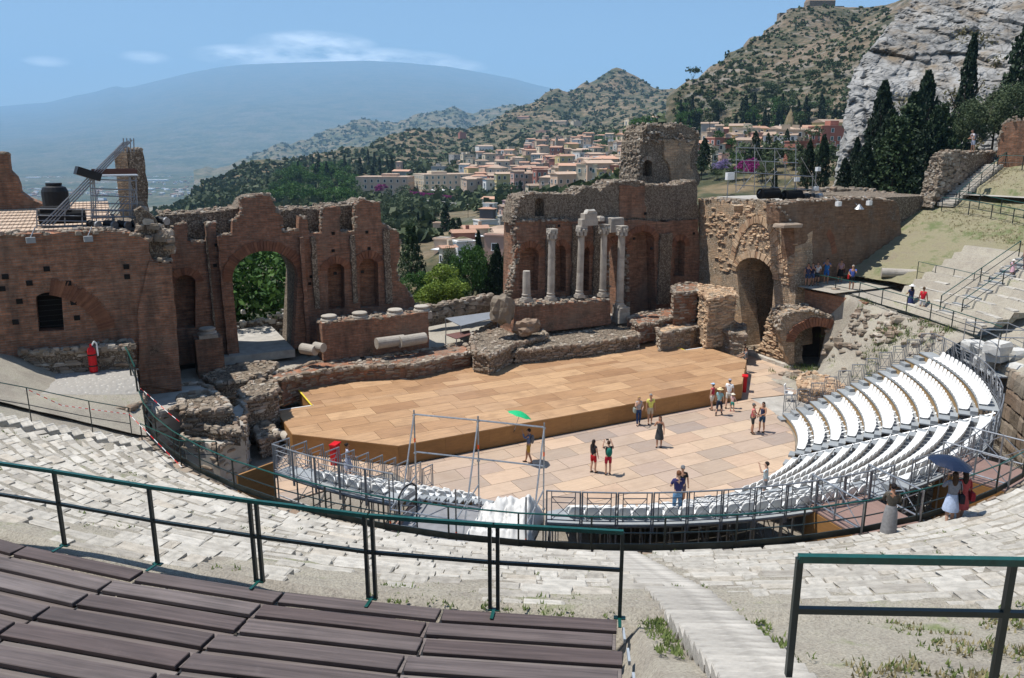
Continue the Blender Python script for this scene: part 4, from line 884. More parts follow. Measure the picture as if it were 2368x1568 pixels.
# ------------------------------------------------------------------ low ruins round the stage
def block(name, label, cat, D, zt, zb, mat=None, top=None, dens=1.0, stonemat=None, face=True, size=(.10, .30)):
    P = [FZ(x, y, zt) for x, y in D]; ar = sum(P[i].x * P[(i + 1) % len(P)].y - P[(i + 1) % len(P)].x * P[i].y for i in range(len(P)))
    if ar < 0: P = P[::-1]
    c = sum((Vector((p.x, p.y)) for p in P), Vector((0, 0))) / len(P); root = thing(name, label, cat, (c.x, c.y, zb), frame=SK)
    Q = rough([(p.x - c.x, p.y - c.y) for p in P], .5, .12, None, D[0][0] * .01); MB().prism(Q, 0, zt - zb).build('core', mat or mBRICKG, root); b = MB()
    n = len(Q)
    for i in range(n):
        a, d = Vector(Q[i]), Vector(Q[(i + 1) % n]); L = (d - a).length; ang = math.atan2((d - a).y, (d - a).x)
        for k in range(int(L * 11 * dens) + 1):
            q = a + (d - a) * random.random(); s = random.uniform(*size); b.rock((q.x, q.y, zt - zb + random.uniform(-.12, .08)), (s * 1.4, s, s * .7), ang + random.uniform(-.4, .4), .25)
        if face:
            for k in range(int(L * (zt - zb) * 11 * dens)):
                q = a + (d - a) * random.random(); s = random.uniform(*size); b.rock((q.x, q.y, random.uniform(.05, zt - zb - .1)), (s * 1.7, s * .5, s * .42), ang + random.uniform(-.06, .06), .2)
    if top is not False:
        for k in range(int(area(Q) * 9 * dens)):
            w = [random.random() for _ in Q]; 
            i = random.randrange(n); u, v = random.random(), random.random(); a, d = Vector(Q[i]), Vector(Q[(i + 1) % n]); q = (a + (d - a) * u) * math.sqrt(v); s = random.uniform(*size) * .8
            b.rock((q.x, q.y, zt - zb + random.uniform(-.08, .04)), (s * 1.3, s, s * .5), random.uniform(0, 3), .25)
    tag(b.build('loose_stones', stonemat or mRUB, root), kind='stuff'); return root
# floors
P = np.array([[(s, t, 1.75 + .12 * fbm(s * .5, t * .5, 3.3)) for t in np.linspace(12.6, 26, 30)] for s in np.linspace(-9, 31.4, 80)])
tag(link('scene_floor', grid_mesh('scene_floor', P, mSITE), frame=SK), kind='structure')
def _gz(s, t): k = min(1, max(0, (t + 1.5) / 4.5)); k = k * k * (3 - 2 * k); R = math.hypot(s - CS, t - CT); return k * 5.3 + (1 - k) * (conez(max(R, 22.3)) + .02) + .03 * fbm(s, t, 2)
tag(link('gravel_terrace', grid_mesh('gravel_terrace', np.array([[(s, t, _gz(s, t)) for t in np.linspace(1.3, 5.6, 30)] for s in np.linspace(-24, -10.9, 50)]), (lambda t: t.done(t.mix(t.ramp(t.vor(t.co(), 5.5), [(.05, 1.0), (.28, 0.0)]), (0.30, 0.28, 0.25), (0.56, 0.53, 0.47)), .95, t.bump(t.vor(t.co(), 5.5), .6, .06)))(NT('cobbled_gravel'))), frame=SK), kind='structure')
tag(link('dirt_slope', grid_mesh('dirt_slope', np.array([[(s, t, _gz(s, t) - .004) for t in np.linspace(-1.8, 1.32, 24)] for s in np.linspace(-24, -10.9, 50)]), mDIRT), frame=SK), kind='structure')
block('rubble_wall', 'low rubble kerb under the cobbled terrace by the green fence', 'wall', [(225, 935), (320, 905), (330, 925), (300, 945), (235, 950)], 4.6, 3.0)
block('low_wall', 'concrete topped ruin platform at the foot of the brick tower', 'ruin', [(325, 905), (435, 890), (470, 892), (492, 908), (420, 915), (416, 940), (350, 960)], 3.6, 0.0, mCONC, False)
block('low_wall', 'L shaped rubble wall edging the concrete platform', 'ruin', [(418, 914), (492, 905), (526, 928), (530, 945), (420, 955)], 3.65, 2.4)
block('low_wall', 'lower concrete floor of the ruin beside the curved railing', 'ruin', [(345, 962), (420, 957), (530, 947), (556, 930), (572, 958), (560, 1005), (500, 1030), (430, 1012)], 2.45, 0.0, mCONC, False, .4)
block('low_wall', 'rubble chunk below the concrete platform by the corridor', 'ruin', [(450, 975), (530, 958), (545, 970), (545, 1000), (510, 995)], 2.95, 2.3)
block('low_wall', 'broken buttress wall beside the stage notch', 'ruin', [(554, 905), (585, 880), (632, 884), (640, 902), (600, 918), (566, 925)], 2.5, 0.0)
block('low_wall', 'short low wall stub by the stage corner', 'ruin', [(590, 985), (622, 978), (640, 1005), (603, 1018)], 1.0, 0.0)
block('low_wall', 'long rubble terrace wall below the bare column bases', 'ruin', [(600, 868), (660, 858), (735, 838), (880, 826), (1000, 806), (1075, 795), (1088, 815), (960, 843), (800, 850), (690, 868), (650, 880)], 1.9, 0.3, mBRICK)
block('low_wall', 'mossy stepped ruin at the foot of the narrow niche', 'ruin', [(468, 872), (520, 850), (600, 838), (640, 842), (610, 865), (500, 890)], 2.2, 0.3)
block('low_wall', 'jumbled rubble mound in the gap of the scene wall', 'ruin', [(1088, 775), (1130, 752), (1185, 742), (1250, 760), (1262, 775), (1180, 800), (1130, 822), (1095, 815)], 2.3, 0.4, None, None, 1.2)
block('low_wall', 'long stepped rubble footing under the column podium', 'ruin', [(1250, 768), (1410, 744), (1455, 748), (1480, 762), (1478, 778), (1330, 798), (1190, 812)], 1.9, 0.4)
block('low_wall', 'walled bed of stones beside the far stage corner', 'ruin', [(1515, 757), (1560, 742), (1625, 728), (1650, 735), (1720, 752), (1722, 775), (1690, 770), (1635, 750), (1530, 775)], 2.2, 0.0, mBRICKY)
block('low_wall', 'square brick block against the scene wall', 'ruin', [(1556, 662), (1600, 654), (1616, 660), (1612, 676), (1560, 680)], 4.6, 2.0, mBRICKR)
block('low_wall', 'sunlit masonry block in front of the arched passage', 'ruin', [(1616, 660), (1690, 668), (1698, 684), (1640, 690), (1618, 676)], 4.7, 1.0, mBRICKY, None, 1.0, mVOUSY)
block('low_wall', 'low dark bench of masonry below the big arched niche', 'ruin', [(1452, 735), (1500, 722), (1560, 712), (1590, 720), (1560, 735), (1480, 752)], 2.6, 1.2, mBRICK)
# big tumbled blocks
for px, py, z, d, lab in ((1162, 715, 3.2, (1.9, 1.5, 2.2), 'big upright tumbled masonry block at the broken podium end'), (1218, 755, 2.4, (2.3, 1.5, 1.2), 'flat tumbled masonry block lying below the podium')):
    p = FT(px, py, 12.7 if z > 3 else 11.9); me = bpy.data.meshes.new('boulder'); bm = bmesh.new(); bmesh.ops.create_icosphere(bm, subdivisions=3, radius=1)
    for v in bm.verts:
        q = v.co.normalized(); k = 1 / max(abs(q.x), abs(q.y), abs(q.z)) ** .55 * (.8 + .22 * fbm(q.x * 2 + px, q.y * 2, q.z * 2)); v.co = Vector((q.x * k * d[0] * .55, q.y * k * d[1] * .55, q.z * k * d[2] * .55))
    bm.to_mesh(me); bm.free(); me.materials.append(mRUB); ob = bpy.data.objects.new('boulder', me); COL.objects.link(ob); ob.matrix_world = SK @ Matrix.Translation(p) @ Matrix.Rotation(.5, 4, 'Z'); tag(ob, lab, 'boulder')
# low wall across the gap and sheet-metal shelters
def dry_wall(label, A, B, h, th=.6, mat=None, n=None):
    A, B = Vector(A), Vector(B); d = B - A; L = d.length; root = thing('dry_stone_wall', label, 'wall', tuple(A), math.atan2(d.y, d.x), frame=SK); b = MB(); sl = d.z / Vector((d.x, d.y)).length
    wall_mb(MB(), [(0, -.5), (L, -.5 + d.z), (L, h - .1 + d.z), (0, h - .1)], [], .05, th - .05).build('core', mBRICKG, root)
    for k in range(int(L * h * 26)):
        x = random.uniform(0, L); s = random.uniform(.16, .42); b.rock((x, random.choice((0, 0, 0, th)), random.uniform(0, h) + sl * x), (s * 1.4, .2, s * .6), 0, .2)
    for k in range(int(L * 9)):
        x = random.uniform(0, L); s = random.uniform(.2, .4); b.rock((x, random.uniform(0, th), h + sl * x + random.uniform(-.08, .08)), (s * 1.3, s, s * .6), random.uniform(-.3, .3), .2)
    tag(b.build('stone', mat or mRUB, root), kind='stuff'); return root
a, c = FZ(985, 742, 2.6), FZ(1142, 712, 2.8); dry_wall('dry stone wall crossing the gap between the two scene walls', a, c, 1.0)
t = NT('corrugated_metal'); wv = t.n('ShaderNodeTexWave', wave_type='BANDS', bands_direction='X'); wv.inputs['Scale'].default_value = 2.2; t.l(t.co(), wv.inputs[0]); mCORR = t.done(t.mix(t.noise(t.co(), 1.2), (0.20, 0.21, 0.225), (0.30, 0.31, 0.32)), .5, t.bump(wv.outputs[0], .8, .04), .3)
t = NT('rusty_corrugated'); wv = t.n('ShaderNodeTexWave', wave_type='BANDS', bands_direction='X'); wv.inputs['Scale'].default_value = 2.2; t.l(t.co(), wv.inputs[0]); mCORR2 = t.done(t.mix(t.noise(t.co(), 1.2), (0.13, 0.06, 0.05), (0.20, 0.10, 0.085)), .6, t.bump(wv.outputs[0], .8, .04), .2)
for D_, z, m_, lab in (([(1030, 737), (1140, 722), (1150, 735), (1065, 755)], 3.0, mCORR, 'grey corrugated metal shelter roof in the gap'), ([(1030, 775), (1085, 765), (1088, 775), (1055, 785)], 2.4, mCORR2, 'rusty corrugated shelter roof under the grey one')):
    P = [FZ(x, y, z) for x, y in D_]; r = thing('shelter', lab, 'shelter', tuple(P[0]), frame=SK); MB().add([p - P[0] for p in P] + [p - P[0] + Vector((0, 0, .05)) for p in P], [(3, 2, 1, 0), (4, 5, 6, 7)] + [(i, (i + 1) % 4, 4 + (i + 1) % 4, 4 + i) for i in range(4)]).build('roof_sheet', m_, r)
    for p in P: MB().tube(p - P[0], p - P[0] - Vector((0, 0, 1.4)), .04).build('post', mSTEELD, r)
# ---- vault beside the seating
def vault():
    pl = Plane((30.6, 3.2), (34.4, 1.0)); A = lambda L, b=0: [pl.at(*q, b) for q in L]; x, z = pl.at(1840, 858); root = pl_thing(pl, 'brick_vault', 'rugged brick vault with a dark arched mouth beside the white seats', 'vault', x, z); sh = lambda P: shift(P, x, z)
    f = A([(1830, 870), (1800, 762), (1806, 735), (1830, 722), (1880, 716), (1925, 735), (1960, 765), (1985, 800), (1990, 880)])[::-1]; hole, ha = archpoly(pl, 1836, 866, 1940, 872, 1836, 790, 1893, 754, 1938, 792, 12)
    wall_mb(MB(), sh(rough(f, .3, .10, .6, 6.6)), [sh(hole)], 0, 1.2).build('front_wall', mBRICKY, root); voussoirs(root, ha, 0, mVOUS, .62, x, z, 26, depth=.16)
    c, a_, zb, hg = ha; n = 12; prof = [(c - a_, -.2)] + [(c + a_ * math.cos(math.pi * (1 - i / n)), zb + hg * math.sin(math.pi * i / n)) for i in range(n + 1)] + [(c + a_, -.2)]; m = len(prof); b = MB(); b.add([(u - x, y, v - z) for y in (1.18, 5.5) for u, v in prof], [(i, i + 1, m + i + 1, m + i) for i in range(m - 1)]); b.build('barrel', mBRICKY, root)
    MB().box((c - x, 3.6, 1.4 - z), (a_ * 2 + 1, .12, 4.5)).build('timber_door', plain('dark_timber', (.05, .032, .02), .8, 0, .3, 3), root)
    # side wall facing the stage
    p3 = Plane((31.1, 8.6), (30.6, 3.2)); S_ = [p3.at(*q) for q in ((1745, 815), (1832, 868), (1828, 770), (1802, 735), (1795, 712), (1782, 718), (1772, 745), (1768, 780))]; ar = sum(S_[i][0] * S_[(i + 1) % len(S_)][1] - S_[(i + 1) % len(S_)][0] * S_[i][1] for i in range(len(S_))); S_ = S_ if ar > 0 else S_[::-1]
    o = wall_mb(MB(), rough(S_, .3, .1, .3, 2.6), [], 0, 1.0).build('side_wall', mBRICKY, root); o.matrix_world = p3.M; b = MB()
    xs = [p[0] for p in S_]; 
    for k in range(420):
        u, v = random.uniform(min(xs), max(xs)), random.uniform(.2, 4.6); inside = False
        for i in range(len(S_)):
            p, q = S_[i], S_[(i + 1) % len(S_)]
            if (p[1] > v) != (q[1] > v) and u < (q[0] - p[0]) * (v - p[1]) / (q[1] - p[1]) + p[0]: inside = not inside
        if inside: b.rock((u, -.02, v), (random.uniform(.2, .5), random.uniform(.1, .3), random.uniform(.07, .15)), random.uniform(-.1, .1), .2)
    o = tag(b.build('proud_stones', mVOUSY, root), kind='stuff'); o.matrix_world = p3.M
    crest(root, sh(A([(1800, 762), (1806, 735), (1830, 722), (1880, 716), (1925, 735), (1960, 765), (1985, 800)])), -.1, 2.6, mRUB, dens=9)
    o = MB()
    for k in range(7): o.rock((30.35 - .06 * k, 8.2 - k * .75, .12), (.35, .74, .26), 0, .08, .95)
    ob = tag(o.build('kerb_stone', mLIME, root), kind='stuff'); ob.matrix_world = SK
vault()
# earth slope over and beside the vault, path and revetments
def slope_z(R, a, p):
    k = min(1, max(0, (R - 16.8) / 5.4)); k = k * k * (3 - 2 * k); top = zring(a) - .02
    if a > -3: k = min(1, max(0, (R - 20.0 - .1 * (a + 3)) / 1.2))
    return .05 + (top - .05) * k + .16 * fbm(p.x * .7, p.y * .7, 6.1) * (k < .98) + .05 * fbm(p.x * 3, p.y * 3, 1)
sl = link('rubble_slope', grid_mesh('rubble_slope', polar_sheet(15.5, 22.3, -26.5, 3, 60, 70, slope_z), mDIRT), frame=SK); tag(sl, kind='structure')
sl2 = MB(); 
for i in range(420):
    R, a = random.uniform(17, 22.2), random.uniform(-25, 4); p = pol(R, a); z = slope_z(R, a, p)
    if fbm(p.x * .4, p.y * .4, 8) < -.02: continue
    s = random.uniform(.10, .38) if random.random() < .9 else random.uniform(.4, .7); sl2.rock((p.x, p.y, z + .02), (s * 1.3, s, s * .6), random.uniform(0, 3), .25)
tag(sl2.build('loose_stones', mRUB, frame=SK), 'pale loose stones scattered down the earth slope by the vault', 'stones', kind='stuff')
P = np.array([[(lambda p: (p.x, p.y, zring(a) + .03 + .02 * fbm(p.x, p.y, 2)))(pol(R, a)) for a in np.linspace(-9, 13.5, 50)] for R in np.linspace(22.25, 26.6, 14)] + [[(lambda p: (p.x, p.y, zring(a) + .03))(pol(R, a)) for a in np.linspace(-2, 26, 50)] for R in (26.7, 30.0)])
tag(link('footpath', grid_mesh('footpath', P[:14], mSITE), frame=SK), kind='structure')
tag(link('footpath', grid_mesh('footpath', np.array([[(s, t, 5.5) for t in np.linspace(1.8, 5.5, 6)] for s in np.linspace(31.6, 44, 20)]), mSITE), frame=SK), kind='structure')
pr = Plane((31.9, 4.3), (33.0, 1.0)); A = [FZ(1848, 668, 5.2), FZ(2003, 698, 5.15)]; d = A[1] - A[0]
pr = Plane((A[0].x, A[0].y), (A[1].x, A[1].y)); L = d.length; o = wall_mb(MB(), rough([(0, 2.6), (L, 3.6), (L, 5.12), (0, 5.2)], .4, .05), [], 0, .6).build('revetment', brick('red_revetment', (0.34, 0.17, 0.10), (0.27, 0.12, 0.075), (0.24, 0.17, 0.12), bw=.5, bh=.13, rubble=.12, grime=.2), frame=pr.M); tag(o, 'slanting red brick revetment under the footpath railing', 'wall')
railing('path_rail', 'green railing along the footpath above the brick vault', [FZ(x, y, z) for x, y, z in ((1841, 660, 5.3), (1930, 678, 5.25), (1985, 690, 5.2), (2037, 707, 5.05), (2094, 724, 4.95), (2149, 742, 4.85), (2199, 760, 4.8), (2250, 778, 4.76), (2310, 800, 4.7))], h=1.05, r=.026, mid=(.5,), kick=.1)
a, c = FZ(1990, 640, 5.3), FZ(2168, 690, 5.2); dry_wall('curving dry stone revetment holding the grass bank above the footpath', a, c, .95, .5, mVOUSY)
# broken wall that follows the stair up to the upper walkway
us = [cone_hit(2185, 478), cone_hit(2300, 384)]; A0, A1 = Vector(us[0]), Vector(us[1])
def up_stair():
    root = thing('upper_stair', 'narrow flight of pale steps climbing beside the tall rubble wall', 'stairway', tuple(A0), frame=SK); d = A1 - A0; n = 17; ang = math.atan2(d.y, d.x)
    for i in range(n):
        p = d * ((i + .5) / n); me = MB().rock((0, 0, 0), (d.length / n * 1.25, 1.3, .3), ang, .03, .96); me.build('step', mLIME, root).location = p + Vector((0, 0, .08))
    dn = Vector((d.y, -d.x, 0)).normalized() 
    railing('stair_rail', 'thin green railing beside the flight of pale steps', [A0 + d * k + dn * .75 + Vector((0, 0, .1)) for k in (0, .25, .5, .75, 1.0)], h=1.0, r=.025)
    nrm = -dn; pl = Plane((A0.x + nrm.x * .8, A0.y + nrm.y * .8), (A1.x + nrm.x * .8, A1.y + nrm.y * .8)); G = [pl.at(*q) for q in ((2150, 480), (2165, 440), (2185, 365), (2205, 350), (2235, 354), (2262, 350), (2296, 352), (2300, 392), (2230, 440))]; ar = sum(G[i][0] * G[(i + 1) % len(G)][1] - G[(i + 1) % len(G)][0] * G[i][1] for i in range(len(G))); G = G if ar > 0 else G[::-1]
    x, z = G[0]; z = min(p[1] for p in G); w = pl_thing(pl, 'rubble_wall', 'tall broken rubble wall standing beside the upper flight of steps', 'wall', x, z); wall_mb(MB(), shift(rough(G, .3, .1, None, 1.7), x, z), [], 0, 1.2).build('core', mBRICKG, w); b = MB()
    for q in ((2150, 480), (2165, 440), (2185, 365), (2205, 350), (2235, 354), (2262, 350), (2296, 352)): pass
    crest(w, shift([pl.at(*q) for q in ((2152, 478), (2165, 440), (2185, 365), (2205, 350), (2235, 354), (2296, 352))], x, z), -.1, 1.2, mRUB, dens=14, up=.1)
    for k in range(260):
        i = random.random(); q = (2160 + 70 * random.random(), 355 + 110 * random.random()); u, v = pl.at(*q)
        if q[0] > 2155 + (480 - q[1]) * .22 and q[0] < 2235 - max(0, q[1] - 400) * .7: s = random.uniform(.18, .4); b.rock((u - x, -.02, v - z), (s * 1.4, .2, s * .7), 0, .22)
    tag(b.build('facing_stone', mRUB, w), kind='stuff')
up_stair()
# upper walkway rails and brick ruin at the picture edge
railing('bank_rail', 'lower green railing of the walkway across the grass bank', [cone_hit(x, y) for x, y in ((2176, 488), (2238, 497), (2290, 507), (2340, 517), (2400, 530))], h=1.05, r=.03, post=.035)
railing('bank_rail', 'upper green railing of the walkway across the grass bank', [cone_hit(x, y) for x, y in ((2215, 474), (2262, 483), (2312, 494), (2366, 505), (2420, 516))], h=1.05, r=.028)
railing('bank_rail', 'thin railing around the grass bank above the seated rows', [cone_hit(x, y) for x, y in ((2118, 650), (2158, 660), (2200, 670), (2246, 682), (2280, 690))], h=1.35, r=.02)
wk = link('walkway', grid_mesh('walkway', polar_sheet(37.3, 39.1, -12, 9, 6, 50, lambda R, a, p: conez(38.2) - .05), mCONC), frame=SK); tag(wk, kind='structure')
pe = Plane((52.0, 9.0), (54.5, 2.2)); G = [pe.at(*q) for q in ((2304, 392), (2306, 330), (2312, 318), (2318, 290), (2340, 279), (2420, 276), (2430, 400))]; ar = sum(G[i][0] * G[(i + 1) % len(G)][1] - G[(i + 1) % len(G)][0] * G[i][1] for i in range(len(G))); G = G if ar > 0 else G[::-1]
o = pl_thing(pe, 'brick_ruin', 'brick ruin with a rubble head at the top of the grass bank', 'ruin', G[0][0], G[0][1]); wall_mb(MB(), shift(rough(G, .3, .08), *G[0]), [], 0, 1.5).build('body', mBRICKR, o); crest(o, shift([pe.at(*q) for q in ((2306, 330), (2318, 290), (2340, 279), (2420, 276))], *G[0]), -.05, 1.5, mRUB, dens=12, up=.3)
railing('ruin_rail', 'green railing in front of the brick ruin on top of the bank', [cone_hit(x, y) for x, y in ((2304, 392), (2362, 394), (2430, 397))], h=1.1, r=.03)
# grey steel stair through the overgrown rows
g0, g1 = FZ(2195, 735, 5.0), cone_hit(2375, 632); 
def grey_stair():
    root = thing('grey_stair', 'grey metal stair climbing through the overgrown rows', 'stairway', tuple(g0), frame=SK); d = g1 + Vector((0, 0, .7)) - g0; ang = math.atan2(d.y, d.x); n = 15
    for i in range(n): MB().box((0, 0, 0), (d.length / n * 1.12, 1.25, .07), ang).build('tread', mTREAD, root).location = d * ((i + .5) / n) + Vector((0, 0, .25)); MB().box((0, 0, 0), (.05, 1.22, d.z / n), ang).build('riser', mSTEELD, root).location = d * ((i + 0.02) / n) + Vector((0, 0, .2))
    dn = Vector((d.y, -d.x, 0)).normalized()
    for sgn, lab in ((.75, 'near handrail of the grey metal stair'), (-.75, 'far handrail of the grey metal stair')): railing('stair_rail', lab, [g0 + d * k + dn * sgn + Vector((0, 0, .25)) for k in (0, .5, 1.0)], h=1.0, r=.026)
grey_stair()
o = MB().tube((-1.4, 0, 0), (1.4, 0, 0), .33, 16, .30).build('column_drum', mMARB, frame=SK @ Matrix.Translation(FZ(2087, 632, 6.4)) @ Matrix.Rotation(-.75, 4, 'Z')); tag(o, 'grey column shaft lying on the edge of the grass bank', 'column drum', 'fallen column drums')
# railings on the left
railing('terrace_rail', 'green railing down the edge of the cobbled terrace', [FZ(x, y, z) for x, y, z in ((285, 835, 5.3), (303, 868, 5.3), (318, 905, 5.2))], h=1.05, r=.03)
railing('terrace_rail', 'low green barrier beside the window tower base', [FZ(220, 800, 5.9), FZ(282, 800, 5.9)], h=.85, r=.025)
railing('slope_rail', 'thin green railing with striped tape down the dirt slope', [cone_hit(x, y) for x, y in ((-60, 955), (73, 976), (215, 1003), (306, 1016))], h=1.25, r=.018, post=.018)
railing('slope_rail', 'green barrier frame at the foot of the stone block stair', [FZ(331, 1037, 3.95), FZ(420, 1080, 3.95), FZ(505, 1082, 3.95)], h=1.0, r=.018)
def tape(label, pts, w=.05):
    t = bpy.data.materials.get('striped_tape')
    if not t:
        k = NT('striped_tape'); wv = k.n('ShaderNodeTexWave', wave_type='BANDS', bands_direction='X'); wv.inputs['Scale'].default_value = 1.6; k.l(k.co(), wv.inputs[0]); t = k.done(k.ramp(wv.outputs[0], [(.48, (.6, .02, .02)), (.52, (.7, .7, .68))], 'LINEAR'), .5)
    b = MB(); P = [Vector(p) for p in pts]
    b.path(P, .013, 4); o = b.build('barrier_tape', t, frame=SK); tag(o, label, 'tape')
tape('red and white tape strung along the railing on the dirt slope', [cone_hit(73, 976) + Vector((0, 0, 1.2)), cone_hit(150, 990) + Vector((0, 0, .85)), cone_hit(306, 1016) + Vector((0, 0, 1.0)), FZ(420, 1080, 4.8)])
tape('red and white tape sagging down the green rail by the platform', [FZ(325, 898, 5.0), FZ(390, 955, 5.0), FZ(415, 975, 5.0)])
# fire extinguisher pair against the terrace wall
p = FT(215, 842, 4.2); p.z = 5.3; fe = thing('fire_extinguisher', 'pair-height red fire extinguisher stand on the cobbled terrace', 'fire extinguisher', tuple(p), frame=SK); fe['label'] = 'tall red fire extinguisher on the cobbled terrace'
MB().lathe([(.16, 0), (.17, .05), (.17, .95), (.12, 1.08), (.05, 1.14), (.05, 1.25)], (0, 0, .05), 12).build('cylinder', mRED, fe); MB().path([(0.05, 0, 1.25), (.15, 0, 1.42), (.24, 0, 1.3), (.24, 0, .75)], .035, 6).build('hose', mWHITE, fe); MB().lathe([(.18, .3), (.18, .36)], (0, 0, 0), 10).lathe([(.18, .8), (.18, .86)], (0, 0, 0), 10).build('strap', mBLACK, fe)
block('low_wall', 'dark retaining wall behind the cobbled terrace', 'wall', [(45, 800), (300, 788), (305, 800), (50, 815)], 6.35, 5.0, mBRICKG, None)
# ------------------------------------------------------------------ the country beyond
def rbf(ctrl, eps=0.0):
    C = np.array([(c[0], c[1]) for c in ctrl]); Z = np.array([c[2] for c in ctrl]); n = len(C); D = np.linalg.norm(C[:, None] - C[None], axis=2); A = np.zeros((n + 3, n + 3)); A[:n, :n] = -D + np.eye(n) * eps * -1
    A[:n, n] = 1; A[:n, n + 1:] = C; A[n, :n] = 1; A[n + 1:, :n] = C.T; w = np.linalg.solve(A, np.concatenate([Z, np.zeros(3)]))
    def f(x, y):
        x = np.asarray(x, float); y = np.asarray(y, float); r = np.sqrt((x[..., None] - C[:, 0]) ** 2 + (y[..., None] - C[:, 1]) ** 2); return -(r @ w[:n]) + w[n] + w[n + 1] * x + w[n + 2] * y
    return f
def C3(x, y, d): p = WY(x, y, d); return (p.x, p.y, p.z)
TOWN = []                                     # (x0, x1, y_roof, y_base, depth, wall, roof, style)
def zA(L, k, f):                              # enlarged reading sheets of the photograph
    for r in L: x0, x1, y0, y1, d, w, ro = r[:7]; TOWN.append((*f(x0, y0), *f(x1, y1), d, w, ro, r[7] if len(r) > 7 else ''))
fB = lambda x, y: (693.4 + .3475 * x, 260 + .3475 * y); fC = lambda x, y: (924.6 + .25 * x, 404.5 + .25 * y); fD = lambda x, y: (1444.7 + .25 * x, 260 + .25 * y)
zA([(372, 738, 432, 556, 560, 'peach', 'flat', 'hotel_a'), (742, 1160, 415, 552, 570, 'cream', 'flat', 'hotel_b'), (612, 745, 392, 432, 640, 'stone', 'gable'), (638, 682, 330, 410, 650, 'stone', 'hip', 'tower'),
    (985, 1165, 282, 352, 800, 'grey', 'flat'), (1165, 1355, 278, 322, 860, 'grey', 'flat'), (1355, 1500, 280, 320, 880, 'tan', 'flat'), (1235, 1355, 335, 382, 720, 'red', 'flat'), (1040, 1100, 325, 352, 760, 'tan', 'hip'), (1060, 1200, 372, 412, 680, 'tan', 'flat'), (1160, 1240, 405, 475, 560, 'red', 'gable'),
    (1410, 1570, 370, 452, 600, 'pink', 'hip'), (1570, 1625, 345, 432, 590, 'stone', 'flat', 'tower'), (1670, 1742, 235, 285, 800, 'pink', 'flat'), (1695, 1716, 168, 240, 820, 'tan', 'flat', 'tower'), (1685, 1780, 288, 335, 700, 'yellow', 'flat'), (1760, 1870, 212, 262, 820, 'yellow', 'flat'), (1815, 1980, 270, 332, 700, 'white', 'flat'), (1885, 1950, 215, 272, 760, 'white', 'flat'),
    (1955, 2110, 335, 402, 560, 'cream', 'hip'), (1880, 1960, 322, 402, 560, 'tan', 'flat'), (1795, 1895, 372, 545, 400, 'tan', 'flat', 'tall'), (1710, 1790, 410, 502, 430, 'white', 'flat'), (1565, 1710, 435, 492, 470, 'cream', 'hip'), (1500, 1620, 488, 552, 380, 'cream', 'gable'), (1895, 2030, 398, 505, 420, 'grey', 'gable'), (2065, 2190, 388, 452, 450, 'tan', 'hip'), (2000, 2110, 282, 332, 640, 'grey', 'flat'),
    (1500, 1650, 280, 322, 740, 'tan', 'gable'), (1300, 1410, 292, 335, 740, 'pink', 'flat'), (1420, 1500, 300, 345, 700, 'pink', 'gable'), (1290, 1410, 425, 482, 520, 'white', 'flat'), (1350, 1420, 388, 430, 620, 'tan', 'gable'), (2080, 2185, 248, 275, 700, 'pink', 'hip'), (2048, 2100, 178, 235, 760, 'white', 'flat'), (1458, 1492, 172, 202, 1300, 'white', 'flat'), (1160, 1290, 225, 255, 1100, 'white', 'gable'), (1640, 1760, 325, 372, 640, 'white', 'flat'), (1720, 1800, 380, 420, 560, 'cream', 'gable'), (2100, 2250, 400, 470, 430, 'pink', 'flat'), (1620, 1700, 300, 345, 690, 'tan', 'gable'), (1200, 1300, 380, 410, 650, 'cream', 'gable'),
    (2315, 2400, 40, 75, 420, 'white', 'hip'), (1050, 1105, 135, 160, 1500, 'red', 'flat'), (1565, 1670, 122, 140, 1500, 'pink', 'flat'), (1440, 1540, 28, 48, 1900, 'pink', 'gable'), (1640, 1790, 60, 82, 1800, 'tan', 'gable'), (1800, 1880, 60, 95, 1700, 'cream', 'flat'), (870, 980, 360, 395, 640, 'grey', 'flat'), (1265, 1295, 65, 80, 1900, 'tan', 'gable')], 0, fB)
zA([(675, 905, 425, 545, 190, 'white', 'flat', 'arcade'), (735, 885, 370, 430, 192, 'dark', 'hip'), (945, 1095, 262, 335, 250, 'mauve', 'flat'), (755, 945, 262, 305, 270, 'cream', 'gable'), (765, 900, 300, 360, 240, 'white', 'flat'), (830, 1075, 545, 640, 150, 'grey', 'hip'), (570, 815, 545, 640, 150, 'tan', 'gable'), (465, 695, 600, 690, 140, 'brick', 'gable'), (310, 500, 690, 775, 125, 'peach', 'flat'), (485, 695, 705, 805, 120, 'white', 'flat'), (360, 515, 800, 868, 110, 'cream', 'gable'), (850, 1095, 640, 700, 130, 'orange', 'gable'), (305, 415, 450, 570, 210, 'peach', 'flat'), (900, 1075, 390, 510, 200, 'grey', 'flat'), (780, 1000, 690, 750, 118, 'pink', 'flat'), (910, 1060, 345, 395, 215, 'pink', 'gable'), (1820, 1960, 760, 1010, 26, 'x', 'x')][:-1], 0, fC)
